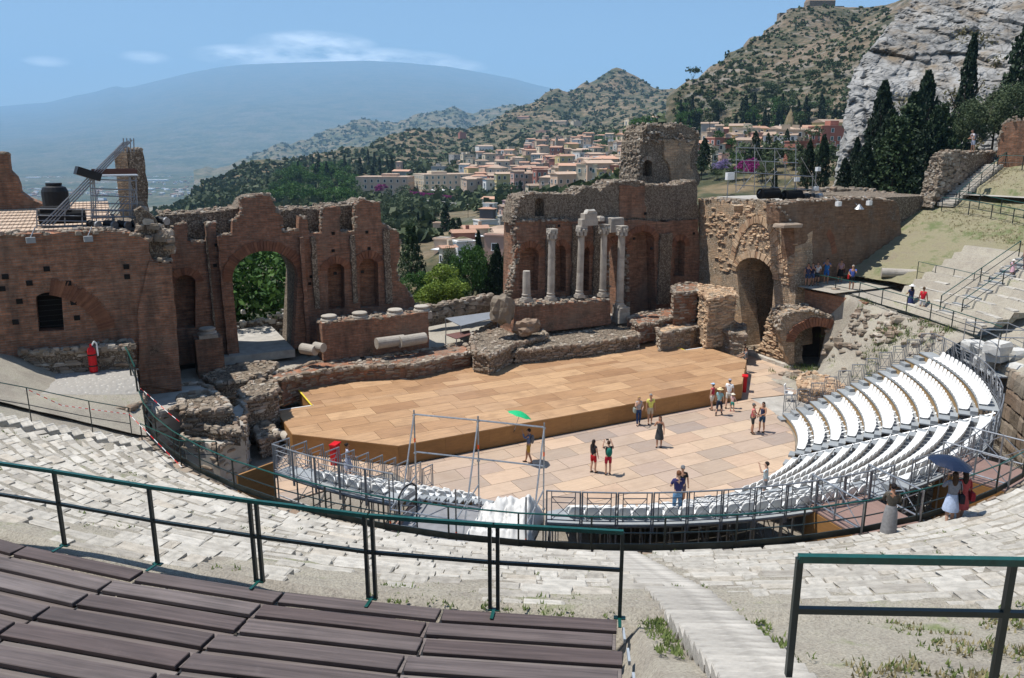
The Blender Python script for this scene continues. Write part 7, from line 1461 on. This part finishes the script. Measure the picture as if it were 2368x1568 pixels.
for (x, y, z, lab, kw) in ((1866, 653, 5.3, 'woman in dark blue top at the wall beside her companion', dict(top=(.04, .045, .09), bottom=('shorts', (.03, .05, .10)), hair=('long', (.03, .02, .015)), arms=('face', 'down'), h=1.62)), (1876, 651, 5.3, 'companion in navy shading her face at the wall', dict(top=(.025, .03, .07), bottom=('shorts', (.04, .07, .16)), hair=('short', (.03, .02, .015)), arms=('face', 'hip'), h=1.62)), (1906 - 22 + 4, 648, 5.3, None, None), (1884, 648, 5.3, None, None), (1909, 648, 5.3, 'man in bright blue shirt photographing from the shade', dict(top=(.03, .14, .36), bottom=('shorts', (.02, .10, .32)), arms=('face', 'face'), h=1.84, hair=('short', (.03, .02, .015)))), (1942, 642, 5.3, 'lone woman in pink top and black skirt in the shade', dict(top=(.40, .24, .25), bottom=('skirt', (.012, .012, .014)), bag=('bagleft', (.06, .015, .02)), h=1.66, hair=('short', (.02, .015, .012)), arms=('front', 'down'))), (1973, 685, 5.15, 'man in blue shirt and black shorts by the railing, photographing', dict(top=(.06, .10, .34), bottom=('shorts', (.012, .012, .014)), arms=('face', 'front'), h=1.74, hair=('short', (.4, .36, .3)), bag=('bagright', (.4, .02, .02)))), (2103, 700, 5.0, 'woman in blue dress with a white hat on the footpath', dict(top=(.025, .035, .10), bottom=('dress', (.03, .04, .12)), hat=('straw', (.75, .74, .72)), h=1.66, hair=('long', (.02, .015, .012)), arms=('front', 'down'), face=.3)), (2131, 700, 5.0, 'man in red sleeveless shirt and white shorts', dict(top=(.50, .015, .03), bottom=('shorts', (.62, .60, .60)), h=1.74, hair=('short', (.1, .06, .03)), sleeve=.05, face=-.8))):
    if lab:
        kw = dict(kw); h_ = kw.pop('h'); fc = kw.pop('face', TO - .5); person(lab, path_at(x, y), fc, h_, 'tan', kw.pop('top'), kw.pop('sleeve', .4), kw.pop('bottom'), kw.pop('arms', ('down', 'down')), .04, kw.pop('hair'), group=P_, **kw)
person('woman in white blouse and shorts with a pale bag at the wall', path_at(1888, 648), TO - .3, 1.66, 'tan', (.60, .59, .57), .5, ('shorts', (.04, .045, .06)), ('front', 'down'), .03, ('short', (.03, .02, .015)), None, ('bagright', (.6, .62, .6)), group=P_)
cA = SK @ (cone_hit(2334, 668) + Z * .75); person('little child in pink with a white sun hat on the grey stair', cA, TO - .3, 1.05, 'light', (.66, .42, .48), .4, ('skirt', (.64, .40, .46)), ('down', 'down'), .08, ('none', (0, 0, 0)), ('straw', (.75, .72, .66)))
cA = SK @ (cone_hit(2362, 655) + Z * .75); person('woman in red top with a red bag coming down the grey stair', cA, TO + .3, 1.66, 'tan', (.50, .02, .05), .3, ('trousers', (.10, .06, .07)), ('front', 'down'), .08, ('short', (.02, .015, .012)), None, ('bagleft', (.55, .03, .02)))
p = FZ(2052, 1239, 4.12); person('woman in grey shawl and long striped skirt at the curved railing', SK @ p, -.35, 1.62, 'tan', (.085, .075, .06), 1.0, ('robe', (.24, .235, .235)), ('front', 'front'), .03, ('bun', (.012, .01, .01)))
p = FZ(2192, 1214, 4.15); wU, aj = person('woman in striped shawl and pale blue skirt under a navy umbrella', SK @ p, -.2, 1.68, 'light', (.20, .21, .24), .8, ('skirt', (.42, .50, .66)), ('hold', 'down'), .12, ('long', (.05, .03, .02)), None, ('bagright', (.02, .02, .025)))
hU = wU.matrix_world @ aj[-1][3]; umbrella('navy umbrella shading two visitors at the curved railing', hU + Vector((.06, .0, .62)), (.12, -.05, 1), .62, plain('navy_nylon', (.012, .02, .045), .4), .6)
p = FZ(2216, 1207, 4.15); person('companion in red sharing the navy umbrella', SK @ p, -.1, 1.64, 'tan', (.38, .07, .07), .8, ('skirt', (.40, .08, .08)), ('down', 'down'), .15, ('long', (.03, .02, .015)), None, ('bagright', (.25, .02, .03)))
cB = WY(2247, 354, 62); person('visitor in pale shirt leaning over the rail above the rubble wall', cB, L90, 1.72, 'tan', (.55, .52, .55), .4, ('shorts', (.30, .32, .40)), ('front', 'front'), .05, ('short', (.06, .04, .03)), None, ('backpack', (.04, .04, .05)), lean=.25)
# grow the bodies and clothes into meshes
bpy.context.view_layer.update(); dg = bpy.context.evaluated_depsgraph_get()
for o, name, mat, parent, post in PEND:
    me = bpy.data.meshes.new_from_object(o.evaluated_get(dg)); me.name = name; me.materials.clear()
    if post: post(me, o)
    me.materials.clear(); me.materials.append(mat); me.polygons.foreach_set('material_index', [0] * len(me.polygons)); me.polygons.foreach_set('use_smooth', [True] * len(me.polygons)); n = bpy.data.objects.new(name, me); COL.objects.link(n); n.parent = parent
for o, *_ in PEND: m_ = o.data; bpy.data.objects.remove(o); bpy.data.meshes.remove(m_)
# ------------------------------------------------------------------ trees, bushes, grass
def leaves(C, size, mat, name='crown', up=0.0, seed=1, aspect=.6):
    """one small face per leaf spray; C: (n, 3) positions"""
    g = np.random.default_rng(seed); C = np.asarray(C, float); n = len(C); u = g.normal(size=(n, 3)); u[:, 2] += up * np.sign(g.normal(size=n)) * 2; u /= np.linalg.norm(u, axis=1)[:, None]; w = g.normal(size=(n, 3)); v = np.cross(u, w); v /= np.linalg.norm(v, axis=1)[:, None]
    s = size * g.uniform(.6, 1.35, (n, 1)); a, b = u * s * .5, v * s * .5 * aspect
    V = np.stack([C - a, C + b * .9 - a * .1, C + a, C - b * .9 - a * .1], 1).reshape(-1, 3); F = np.arange(4 * n).reshape(-1, 4)
    me = bpy.data.meshes.new(name); me.from_pydata(V.tolist(), [], F.tolist()); me.materials.append(mat); me.update(); return me
def c_cypress(n, seed, wide=.11):
    g = np.random.default_rng(seed); z = g.uniform(.03, 1, n) ** .9; pr = wide * np.minimum(1, (z / .16)) ** .6 * np.maximum(.02, 1 - z) ** .55 * (1.15); a = g.uniform(0, 2 * np.pi, n); lob = 1 + .22 * np.sin(a * 3 + z * 19 + seed) + .15 * np.sin(a * 5 - z * 31); r = pr * lob * np.sqrt(g.uniform(.45, 1.05, n)); return np.stack([r * np.cos(a), r * np.sin(a), z], 1)
def c_broad(n, seed, nc=34, flat=.75, hollow=.35, zc=.62):
    g = np.random.default_rng(seed); d = g.normal(size=(nc, 3)); d /= np.linalg.norm(d, axis=1)[:, None]; cc = d * g.uniform(hollow, .82, (nc, 1)) * np.array([.5, .5, .5 * flat]); rr = g.uniform(.10, .2, nc); k = g.integers(0, nc, n); q = g.normal(size=(n, 3)); q /= np.linalg.norm(q, axis=1)[:, None]; q[:, 2] = np.where(q[:, 2] < -.35, -q[:, 2], q[:, 2])
    P = cc[k] + q * rr[k][:, None] * g.uniform(.6, 1.05, (n, 1)); P[:, 2] += zc; return P
def c_conifer(n, seed):
    g = np.random.default_rng(seed); t = g.integers(0, 9, n); z = .16 + t * .095; R = (.42 * (1 - z) + .04); a = g.uniform(0, 2 * np.pi, n); br = np.round(a / (2 * np.pi) * 7) * 2 * np.pi / 7 + t * 1.3 + g.normal(0, .16, n); r = R * np.sqrt(g.uniform(.05, 1, n)); return np.stack([r * np.cos(br), r * np.sin(br), z + .03 * g.normal(size=n) - .10 * r], 1)
def c_umbrella(n, seed):
    P = c_broad(n, seed, 30, .42, .3, .8); P[:, 0:2] *= 1.25; return P
def c_palm(seed):
    g = np.random.default_rng(seed); b = MB()
    for i in range(26):
        a = 2 * math.pi * i / 26 + g.uniform(-.1, .1); el = g.uniform(-.3, 1.2); L = g.uniform(.30, .4); p = Vector((0, 0, .8)); prev = None; d = Vector((math.cos(a) * math.cos(el), math.sin(a) * math.cos(el), math.sin(el)))
        for k in range(6):
            q = p + d * (L * k / 5) - Vector((0, 0, .32 * (k / 5) ** 2 * L / .3 * .5)); sd = Vector((-math.sin(a), math.cos(a), 0)) * (.05 * math.sin(math.pi * min(.97, (k + .6) / 6.2)) + .004)
            if prev: b.add([prev[0] - prev[1], prev[0] + prev[1], q + sd, q - sd], [(0, 1, 2, 3)]); b.add([prev[0] - prev[1] - Vector((0, 0, .02)), prev[0], q, q - sd - Vector((0, 0, .03))], [(0, 1, 2, 3)])
            prev = (q, sd)
    return b.v, b.f
mCYP = foliage('cypress_green', (0.006, 0.014, 0.007), (0.016, 0.034, 0.014), (0.04, 0.065, 0.025), .12)
mBRD = foliage('broadleaf_green', (0.018, 0.048, 0.012), (0.045, 0.105, 0.022), (0.10, 0.19, 0.04), .25)
mLIMEG = foliage('yellow_green', (0.07, 0.12, 0.018), (0.17, 0.25, 0.035), (0.32, 0.40, 0.07), .3)
mPINE = foliage('pine_green', (0.014, 0.030, 0.012), (0.035, 0.062, 0.022), (0.07, 0.10, 0.035), .15)
mOLIVE = foliage('olive_green', (0.035, 0.055, 0.025), (0.075, 0.105, 0.045), (0.14, 0.17, 0.08), .2)
mBUSH = foliage('maquis_green', (0.026, 0.040, 0.018), (0.055, 0.078, 0.03), (0.11, 0.13, 0.055), .15)
mJACA = foliage('jacaranda_mauve', (0.12, 0.09, 0.2), (0.22, 0.17, 0.34), (0.33, 0.28, 0.46), .2)
mGRASS = foliage('fresh_weed', (0.08, 0.11, 0.03), (0.15, 0.20, 0.06), (0.25, 0.28, 0.11), .3)
mBARK = plain('bark', (0.07, 0.05, 0.035), .95, 0, .3, 8, bump=.4)
def palm_me(): v, f = c_palm(3); me = bpy.data.meshes.new('crown'); me.from_pydata(v, [], f); me.materials.append(mOLIVE); return me
KIND = {}
def crowns(k, fn, sizes):     # near (dense) and far (coarse) versions of each kind
    KIND[k] = {lod: [fn(lod, s) for s in range(nv)] for lod, nv in sizes.items()}
crowns('cypress', lambda lod, s: leaves(c_cypress({'n': 3200, 'f': 420}[lod], s + 1), {'n': .038, 'f': .085}[lod], mCYP, up=.9, seed=s), {'n': 3, 'f': 3})
crowns('fatcypress', lambda lod, s: leaves(c_cypress({'n': 4200, 'f': 420}[lod], s + 11, .19), {'n': .042, 'f': .09}[lod], mCYP, up=.8, seed=s), {'n': 2, 'f': 1})
crowns('broad', lambda lod, s: leaves(c_broad({'n': 5200, 'f': 420}[lod], s + 1), {'n': .042, 'f': .11}[lod], mBRD, seed=s), {'n': 2, 'f': 3})
crowns('lime', lambda lod, s: leaves(c_broad(7000, s + 5, 30, .85), .042, mLIMEG, seed=s), {'n': 1})
crowns('pine', lambda lod, s: leaves(c_umbrella({'n': 3600, 'f': 420}[lod], s + 2), {'n': .04, 'f': .1}[lod], mPINE, seed=s), {'n': 1, 'f': 2})
crowns('conifer', lambda lod, s: leaves(c_conifer(4200, s + 3), .04, mPINE, seed=s), {'n': 1})
crowns('olive', lambda lod, s: leaves(c_broad({'n': 5200, 'f': 420}[lod], s + 9, 26, .8), {'n': .036, 'f': .11}[lod], mOLIVE, seed=s), {'n': 2, 'f': 2})
crowns('jacaranda', lambda lod, s: leaves(c_broad(1500, s + 19, 20, .8), .06, mJACA, seed=s), {'f': 1})
crowns('bougainvillea', lambda lod, s: leaves(c_broad(900, s + 29, 16, .7, zc=.4), .09, mBOUG, seed=s), {'f': 1})
KIND['palm'] = {'f': [palm_me()]}
tb = MB(); tb.tube((0, 0, -.12), (.01, 0, .55), .022, 6, .012)
for k in range(5): a = k * 1.26; tb.tube((0, 0, .28 + .05 * k), (.16 * math.cos(a), .16 * math.sin(a), .55 + .04 * k), .009, 4, .004)
TRUNK = tb.mesh('trunk', mBARK)
TL = {'cypress': ('cypress_tree', 'slender dark cypress', 'tree'), 'fatcypress': ('cypress_tree', 'full dark cypress', 'tree'), 'broad': ('broadleaf_tree', 'green broadleaf tree', 'tree'), 'lime': ('broadleaf_tree', 'bright yellow green tree', 'tree'), 'pine': ('umbrella_pine', 'flat topped pine', 'tree'), 'conifer': ('conifer_tree', 'dark tiered conifer', 'tree'), 'olive': ('olive_tree', 'grey green olive tree', 'tree'), 'jacaranda': ('jacaranda_tree', 'mauve flowering tree', 'tree'), 'bougainvillea': ('bougainvillea_shrub', 'magenta flowering creeper', 'shrub'), 'palm': ('palm_tree', 'feathery palm', 'tree')}
TREES = []
def tree(kind, base, h, wx=1.0, where='', lod=None, group=None, label=None, d=None):
    nm, lb, ct = TL[kind]; d = d or base[1]; lod = lod or ('n' if d < 165 and 'n' in KIND[kind] else 'f'); lod = lod if lod in KIND[kind] else list(KIND[kind])[0]
    root = thing(nm, label or (lb + ' ' + where), ct, base, random.uniform(0, 6.28), group); link('crown', random.choice(KIND[kind][lod]), root, (0, 0, 0), 0, (h * wx, h * wx, h))
    if kind != 'bougainvillea': link('trunk', TRUNK, root, (0, 0, 0), 0, (h * (.7 if 'cyp' in kind else 1), h * (.7 if 'cyp' in kind else 1), h * (1.4 if kind == 'palm' else 1)))
    TREES.append((root, root['label'], proj(root.location)[0])); return root
def dtree(kind, x, yt, yb, d, wpx=None, where='', label=None):
    a, b = WY(x, yb, d), WY(x, yt, d); h = b.z - a.z; base_w = {'cypress': .24, 'fatcypress': .42, 'broad': 1.0, 'lime': 1.0, 'pine': 1.25, 'conifer': .72, 'olive': 1.0}.get(kind, .9); wx = 1.0
    if wpx: wx = (wpx * d / FPX * 1.02) / (base_w * h)
    return tree(kind, (a.x, d, a.z), h, wx, where, label=label, d=d)
# in the gap of the scene wall
dtree('conifer', 955, 515, 720, 88, 100, label='dark tiered conifer standing in the gap beside the broken wall end')
dtree('lime', 1014, 618, 748, 68, 160, label='bright yellow green tree rounded like a dome in the gap'); dtree('broad', 1092, 560, 735, 76, 110, label='fresh green tree behind the yellow green dome'); dtree('cypress', 1108, 535, 735, 88, 34, label='tall slim cypress above the fresh green tree')
dtree('cypress', 1150, 565, 735, 80, 40, label='dark cypress close to the ragged wall, tallest of the trio'); dtree('fatcypress', 1142, 588, 740, 76, 48, label='bushy dark cypress at the front of the trio by the ragged wall'); dtree('cypress', 1168, 576, 735, 82, 34, label='dark cypress touching the ragged wall edge')
dtree('broad', 972, 622, 752, 74, 100, label='dark green tree between the conifer and the yellow green dome'); dtree('olive', 1045, 585, 745, 84, 80, label='grey green tree rising behind the yellow green dome'); dtree('fatcypress', 1184, 556, 735, 84, 40, label='cypress half hidden by the ragged wall edge'); dtree('olive', 925, 640, 745, 84, 90, label='dusty green tree under the tiered conifer'); dtree('broad', 1060, 640, 745, 72, 70, label='low green tree tucked beside the yellow green dome'); dtree('fatcypress', 1122, 600, 742, 78, 44, label='short thick cypress left of the trio'); tree('broad', tuple(SK @ Vector((-4.5, 28, -3.5))), 13.5, 1.0, label='leafy green tree filling the tall archway', lod='n', d=60); tree('broad', tuple(SK @ Vector((1.5, 33, -3.5))), 12.5, 1.0, label='second leafy tree deeper behind the archway', lod='n', d=60)
for i, (x, yt, yb, d, w) in enumerate(((1028, 478, 560, 200, 22), (1040, 515, 575, 190, 16), (1062, 505, 560, 195, 20), (968, 490, 550, 240, 12), (980, 488, 555, 240, 12), (995, 505, 555, 235, 11), (1048, 505, 570, 180, 26), (1030, 470, 530, 215, 26))): dtree('cypress', x, yt, yb, d, w, label=f"slim cypress on the slope under the hotels, {['by the tallest clump', 'low by the roofs', 'beside the white house', 'outermost', 'second outermost', 'third outermost', 'in front of the palms', 'thick one below the road'][i]}")
for i, (x, yt, yb, d) in enumerate(((1082, 470, 505, 260), (1105, 465, 505, 265), (1055, 500, 530, 220), (968, 545, 575, 200))): dtree('palm', x, yt, yb, d, None, label=f"feathery palm on the slope below the road, {['second', 'by the tiled roofs', 'between the cypresses', 'lowest'][i]}")
dtree('pine', 1168, 425, 462, 390, 66, label='wide flat topped pine beside the hotel garden'); dtree('cypress', 1202, 418, 460, 380, 14, label='cypress beside the wide flat topped pine'); dtree('cypress', 1249, 428, 452, 380, 12, label='small cypress by the cream gabled house'); dtree('cypress', 1215, 390, 445, 500, 9, label='pencil cypress right of the cream hotel'); dtree('cypress', 1228, 395, 455, 470, 10, label='second pencil cypress right of the cream hotel'); dtree('broad', 1235, 392, 440, 520, 30, label='garden tree between the pencil cypresses and the pine')
for k, x in enumerate((942, 985, 1010, 1025)): dtree('palm', x, 425, 452, 545, None, label=f"terrace palm of the cream hotel, {['first', 'second', 'third', 'fourth'][k]} from the peach wing")
for i in range(16): p = WY(948 + i * 6.2, 449 + i * .75, 520 - i * 2); tree('bougainvillea', tuple(p - Vector((0, 0, 1.5))), 5.0, 1.1, 'hedge on the hotel terrace wall', group='creeper hedge of the hotel terrace')
for i, (x, y, d) in enumerate(((830, 435, 600), (880, 447, 500), (1715, 398, 125), (1735, 405, 120), (1740, 390, 130))): p = WY(x, y, d); tree('bougainvillea', tuple(p), 2.4 if d < 200 else 8, 1.2, label=f"magenta creeper {['by the peach hotel', 'over the road wall', 'behind the lighting scaffold', 'low behind the lighting scaffold', 'high behind the lighting scaffold'][i]}")
dtree('jacaranda', 1668, 370, 402, 170, 45, label='mauve flowering tree right of the tower stump'); dtree('fatcypress', 1626, 320, 385, 150, 32, label='dark round cypress against the tower stump'); dtree('fatcypress', 1742, 305, 380, 190, 34, label='dark cypress behind the lighting scaffold'); dtree('fatcypress', 1772, 308, 365, 200, 22, label='narrower dark cypress behind the lighting scaffold')
dtree('olive', 1700, 385, 410, 160, 40, label='small grey green tree below the mauve one'); dtree('olive', 1660, 395, 412, 150, 50, label='low green clump beside the tower stump')
# trees below the rock face
for i, (k, x, yt, yb, d, w, lb) in enumerate((('fatcypress', 2018, 188, 460, 112, 78, 'tall cypress at the edge of the pale rock face'), ('fatcypress', 2112, 165, 460, 118, 80, 'tall cypress with a thin tip in front of the rock'), ('cypress', 2210, 80, 400, 122, 52, 'very tall slender leaning cypress against the rock'), ('fatcypress', 2350, 20, 330, 118, 110, 'massive dark cypress cut by the picture edge'), ('fatcypress', 1968, 318, 462, 104, 36, 'cypress with a pointed tip at the foot of the rock'), ('fatcypress', 1893, 312, 462, 98, 40, 'pointed cypress behind the tower deck'), ('fatcypress', 1862, 325, 462, 102, 36, 'shorter pointed cypress behind the tower deck'), ('conifer', 2080, 240, 470, 104, 190, 'broad dark conifer behind the tower wall'), ('fatcypress', 2040, 255, 470, 100, 90, 'bushy conifer between the tall cypresses'), ('conifer', 2150, 235, 470, 102, 150, 'dark spreading conifer beside the rubble wall'), ('olive', 2290, 205, 370, 112, 170, 'grey green tree below the massive cypress'), ('olive', 2240, 240, 380, 108, 120, 'low grey green bush mass beside the rubble wall'), ('fatcypress', 1990, 330, 470, 98, 60, 'squat dark cypress low against the tower wall'), ('fatcypress', 2120, 290, 470, 96, 80, 'squat dark conifer near the gate rail'), ('olive', 2350, 200, 345, 105, 120, 'grey green foliage above the brick ruin'), ('conifer', 2055, 265, 475, 98, 150, 'dense dark conifer low behind the tower deck'), ('fatcypress', 2145, 255, 475, 100, 80, 'thick cypress beside the rubble wall'), ('fatcypress', 1945, 365, 465, 100, 40, 'low dark cypress at the left foot of the rock'), ('fatcypress', 2085, 215, 475, 108, 90, 'dark conifer spire in the middle of the grove'), ('cypress', 1788, 388, 455, 104, 16, 'young cypress inside the scaffold outline'))): dtree(k, x, yt, yb, d, w, label=lb)
for i, (k, x, yt, yb, d, w) in enumerate((('olive', 1640, 335, 372, 210, 40), ('broad', 1690, 318, 350, 300, 34), ('olive', 1800, 330, 370, 230, 44), ('broad', 1835, 345, 385, 200, 40), ('olive', 1762, 372, 410, 150, 46), ('broad', 1705, 352, 385, 200, 36), ('fatcypress', 1815, 300, 362, 240, 22), ('olive', 1880, 292, 330, 260, 44), ('broad', 1660, 300, 335, 330, 30), ('fatcypress', 1728, 330, 372, 220, 18), ('pine', 1850, 262, 300, 330, 50), ('olive', 1745, 345, 372, 230, 36), ('broad', 1900, 330, 372, 190, 40), ('pine', 1640, 262, 300, 380, 36))): dtree(k, x, yt, yb, d, w, label=f"{TL[k][1]} among the houses past the stump, {['by the stump', 'on the upper lane', 'left of the red house', 'below the red house', 'behind the scaffold top', 'over the mauve tree', 'beside the tall wall', 'under the pines', 'highest by the stump', 'by the tall wall', 'wide crowned', 'half hidden', 'nearest the rock', 'first up the hill'][i]}")
# wooded slopes: individual trees found on the ground
def woods(kind, n, box, f, hrange, group, where, seed, d0=60, d1=4000, accept=None):
    r = random.Random(seed); k = 0; L = []
    for _ in range(n * 6):
        x, y = r.uniform(box[0], box[2]), r.uniform(box[1], box[3])
        if accept and not accept(x, y): continue
        d = hit(x, y, f, d0, d1)
        if not d: continue
        p = WY(x, y, d); L.append(tree(kind, (p.x, p.y, p.z - .5), r.uniform(*hrange), r.uniform(.85, 1.3), where, 'f', group)); k += 1
        if k >= n: break
    return L
woods('broad', 70, (630, 392, 830, 486), TZ, (7, 13), 'garden trees below the hotels', 'in the wooded slope beside the peach hotel', 3); woods('olive', 24, (700, 455, 960, 500), TZ, (6, 10), 'slope trees under the road', 'on the slope under the hotel road', 4); woods('olive', 14, (870, 480, 1010, 560), TZ, (4, 7), 'slope trees in the ravine', 'in the dry ravine above the conifer', 14)
woods('cypress', 18, (690, 385, 920, 420), TZ, (12, 18), 'cypresses behind the hotels', 'on the ridge behind the peach hotel', 5); woods('broad', 26, (1380, 318, 1490, 370), TZ, (8, 14), 'trees above the town', 'among the upper houses by the stump', 6); woods('pine', 14, (1330, 330, 1480, 400), TZ, (7, 11), 'pines between the houses', 'between the upper houses', 7)
woods('cypress', 46, (1565, 262, 1960, 345), HZ, (10, 17), 'cypresses on the castle hill', 'on the lower castle hill', 8, 330, 1100); woods('broad', 26, (1570, 255, 1960, 345), HZ, (6, 11), 'trees on the castle hill', 'on the lower castle hill', 9, 330, 1100); woods('pine', 18, (1600, 180, 1930, 300), HZ, (7, 12), 'pines on the castle hill', 'higher on the castle hill', 10, 330, 1100); woods('olive', 46, (1600, 320, 1940, 425), TZ, (4, 8), 'garden trees among the near houses', 'among the houses past the stump', 12)
woods('broad', 22, (1620, 300, 1960, 380), HZ, (5, 9), 'trees above the near houses', 'above the houses past the stump', 15, 330, 1100)
# maquis scrub: uncountable
def scrub(name, label, n, box, f, size, seed, mat, d0=60, d1=4000, dens=None):
    r = random.Random(seed); g = np.random.default_rng(seed); C = []; S = []
    for _ in range(n):
        x, y = r.uniform(box[0], box[2]), r.uniform(box[1], box[3]); d = hit(x, y, f, d0, d1)
        if not d: continue
        p = WY(x, y, d)
        if fbm(p.x * .02, p.y * .02, seed) < -.75: continue
        s = r.uniform(*size) * (1 + d * .0004); q = g.normal(size=(11, 3)) * np.array([.34, .34, .24]) * s; q[:, 2] = abs(q[:, 2]); C.append(np.array(p) + q); S += [s * .55] * 11
    C = np.concatenate(C); S = np.array(S); u = g.normal(size=C.shape); u /= np.linalg.norm(u, axis=1)[:, None]; v = np.cross(u, g.normal(size=C.shape)); v /= np.linalg.norm(v, axis=1)[:, None]; a, b = u * S[:, None] * .6, v * S[:, None] * .5; V = np.stack([C - a - b, C + a - b, C + a + b, C - a + b], 1).reshape(-1, 3)
    me = bpy.data.meshes.new(name); me.from_pydata(V.tolist(), [], np.arange(len(V)).reshape(-1, 4).tolist()); me.materials.append(mat); me.update(); o = link(name, me); tag(o, label, 'shrubs', kind='stuff')
scrub('maquis_shrubs', 'dark green scrub covering the ridge behind the town', 5600, (345, 165, 1560, 490), TZ, (2.2, 5.5), 21, mBUSH); scrub('maquis_shrubs', 'dense green scrub on the slope left of the hotels', 2200, (345, 380, 1000, 560), TZ, (2.0, 5.0), 22, mBUSH); scrub('ridge_shrubs', 'sparse hazy scrub on the middle ridge', 1500, (560, 240, 1240, 372), MZ, (3.5, 7), 25, mBUSH, 3300, 7600); scrub('hill_shrubs', 'olive green scrub clinging to the castle hill', 2300, (1560, 5, 2060, 345), HZ, (.8, 2.6), 23, mBUSH, 330, 1100)
# scrub on the rock face
r = random.Random(31); C = []
for k in range(260):
    i, j = r.randrange(20, 188), r.randrange(10, 148); p = CL[i, j]
    if fbm(p[0] * .06, p[2] * .06, 3) < .12: continue
    q = np.random.default_rng(k).normal(size=(60, 3)) * np.array([1.3, .7, 1.0]) * r.uniform(.5, 1.2); C.append(p + q - np.array([0, .8, 0]))
me = leaves(np.concatenate(C), .55, foliage('dry_cliff_scrub', (.06, .06, .025), (.13, .115, .05), (.24, .19, .09), .2), 'cliff_shrubs', seed=4); tag(link('cliff_shrubs', me), 'dry olive brown shrubs growing from the rock face', 'shrubs', kind='stuff')
# weeds and straw in the auditorium
def tufts(name, label, pts, h, mat, seed, blades=9):
    g = np.random.default_rng(seed); V = []; F = []
    for p in pts:
        for b in range(blades):
            a = g.uniform(0, 6.28); q = Vector(p) + Vector((g.normal() * h * .5, g.normal() * h * .5, 0)); hh = h * g.uniform(.4, 1.2); t_ = Vector((math.cos(a), math.sin(a), 0)) * hh * .5; w = Vector((-math.sin(a), math.cos(a), 0)) * .014 * (1 + h * 3); n = len(V); V += [tuple(q - w), tuple(q + w), tuple(q + t_ + Vector((0, 0, hh)))]; F.append((n, n + 1, n + 2))
    me = bpy.data.meshes.new(name); me.from_pydata(V, [], F); me.materials.append(mat); o = link(name, me, frame=SK); tag(o, label, 'weeds', kind='stuff')
r = random.Random(8); P1 = []; P2 = []; P3 = []
for k in range(2600):
    R, a = r.uniform(30.8, 37.5), r.uniform(-118.2, -103); p = pol(R, a)
    if fbm(p.x * .7, p.y * .7, 5) > -.05 + .35 * max(0, 1 - (a + 118.2) / 3): P1.append((p.x, p.y, conel(R) - .12))
for k in range(900):
    R, a = r.uniform(22.5, 32.5), r.uniform(-166, -80); p = pol(R, a)
    if fbm(p.x * .9, p.y * .9, 2) > .2: P2.append((p.x, p.y, tz(R)))
for k in range(700):
    R = r.uniform(22.6, 34); s_ = r.choice((-1, 1)); p = pol(R, -119.25 + s_ * math.degrees((.55 + abs(r.gauss(0, .14))) / R)); P2.append((p.x, p.y, conel(R) - .08))
for k in range(160):
    R, a = r.uniform(30.9, 32.3), r.uniform(-128, -121); p = pol(R, a); P2.append((p.x, p.y, tz(R) - .05))
for k in range(5200):
    R, a = r.uniform(26.2, 43), r.uniform(-16, 8.5); p = pol(R, a)
    if fbm(p.x * .35, p.y * .35, 5) > -.35 and not 37.2 < R < 39.2: P3.append((p.x, p.y, conez(R) - .1))
mSTRAW = foliage('straw', (.20, .165, .085), (.30, .255, .13), (.40, .35, .2), .2)
tufts('weeds', 'green weeds and dry grass on the earth beyond the ribbed stair', P1[::2], .08, mGRASS, 3, 7); tufts('dry_grass', 'dry grass on the earth beyond the ribbed stair', P1[1::2], .09, mSTRAW, 4, 7); tufts('weeds', 'small green weeds in the joints of the stone tiers', P2, .07, mGRASS, 5, 9); tufts('dry_grass', 'straw coloured grass on the steep bank', P3, .11, mSTRAW, 6, 6)
P4 = []
for k in range(420):
    R, a = r.uniform(17, 22.2), r.uniform(-24, 6); p = pol(R, a)
    if fbm(p.x * .5, p.y * .5, 7) > .1: P4.append((p.x, p.y, slope_z(R, a, p)))
tufts('weeds', 'green weeds on the rubble slope beside the vault', P4, .28, mGRASS, 7, 14)
# ------------------------------------------------------------------ hazy air
hz = bpy.data.meshes.new('haze'); hb = MB().box((0, 12500, 1440), (70000, 37000, 3440)); o = hb.build('haze', []); tag(o, 'thin blue summer haze filling the whole valley', 'haze', kind='stuff')
hm = bpy.data.materials.new('summer_haze'); hm.use_nodes = True; nt = hm.node_tree; nt.nodes.clear(); ou = nt.nodes.new('ShaderNodeOutputMaterial'); pv = nt.nodes.new('ShaderNodeVolumePrincipled'); pv.inputs['Color'].default_value = (0.40, 0.68, 1.0, 1); pv.inputs['Density'].default_value = 6.6e-5; pv.inputs['Anisotropy'].default_value = 0.0; nt.links.new(pv.outputs[0], ou.inputs['Volume']); o.data.materials.clear(); o.data.materials.append(hm)
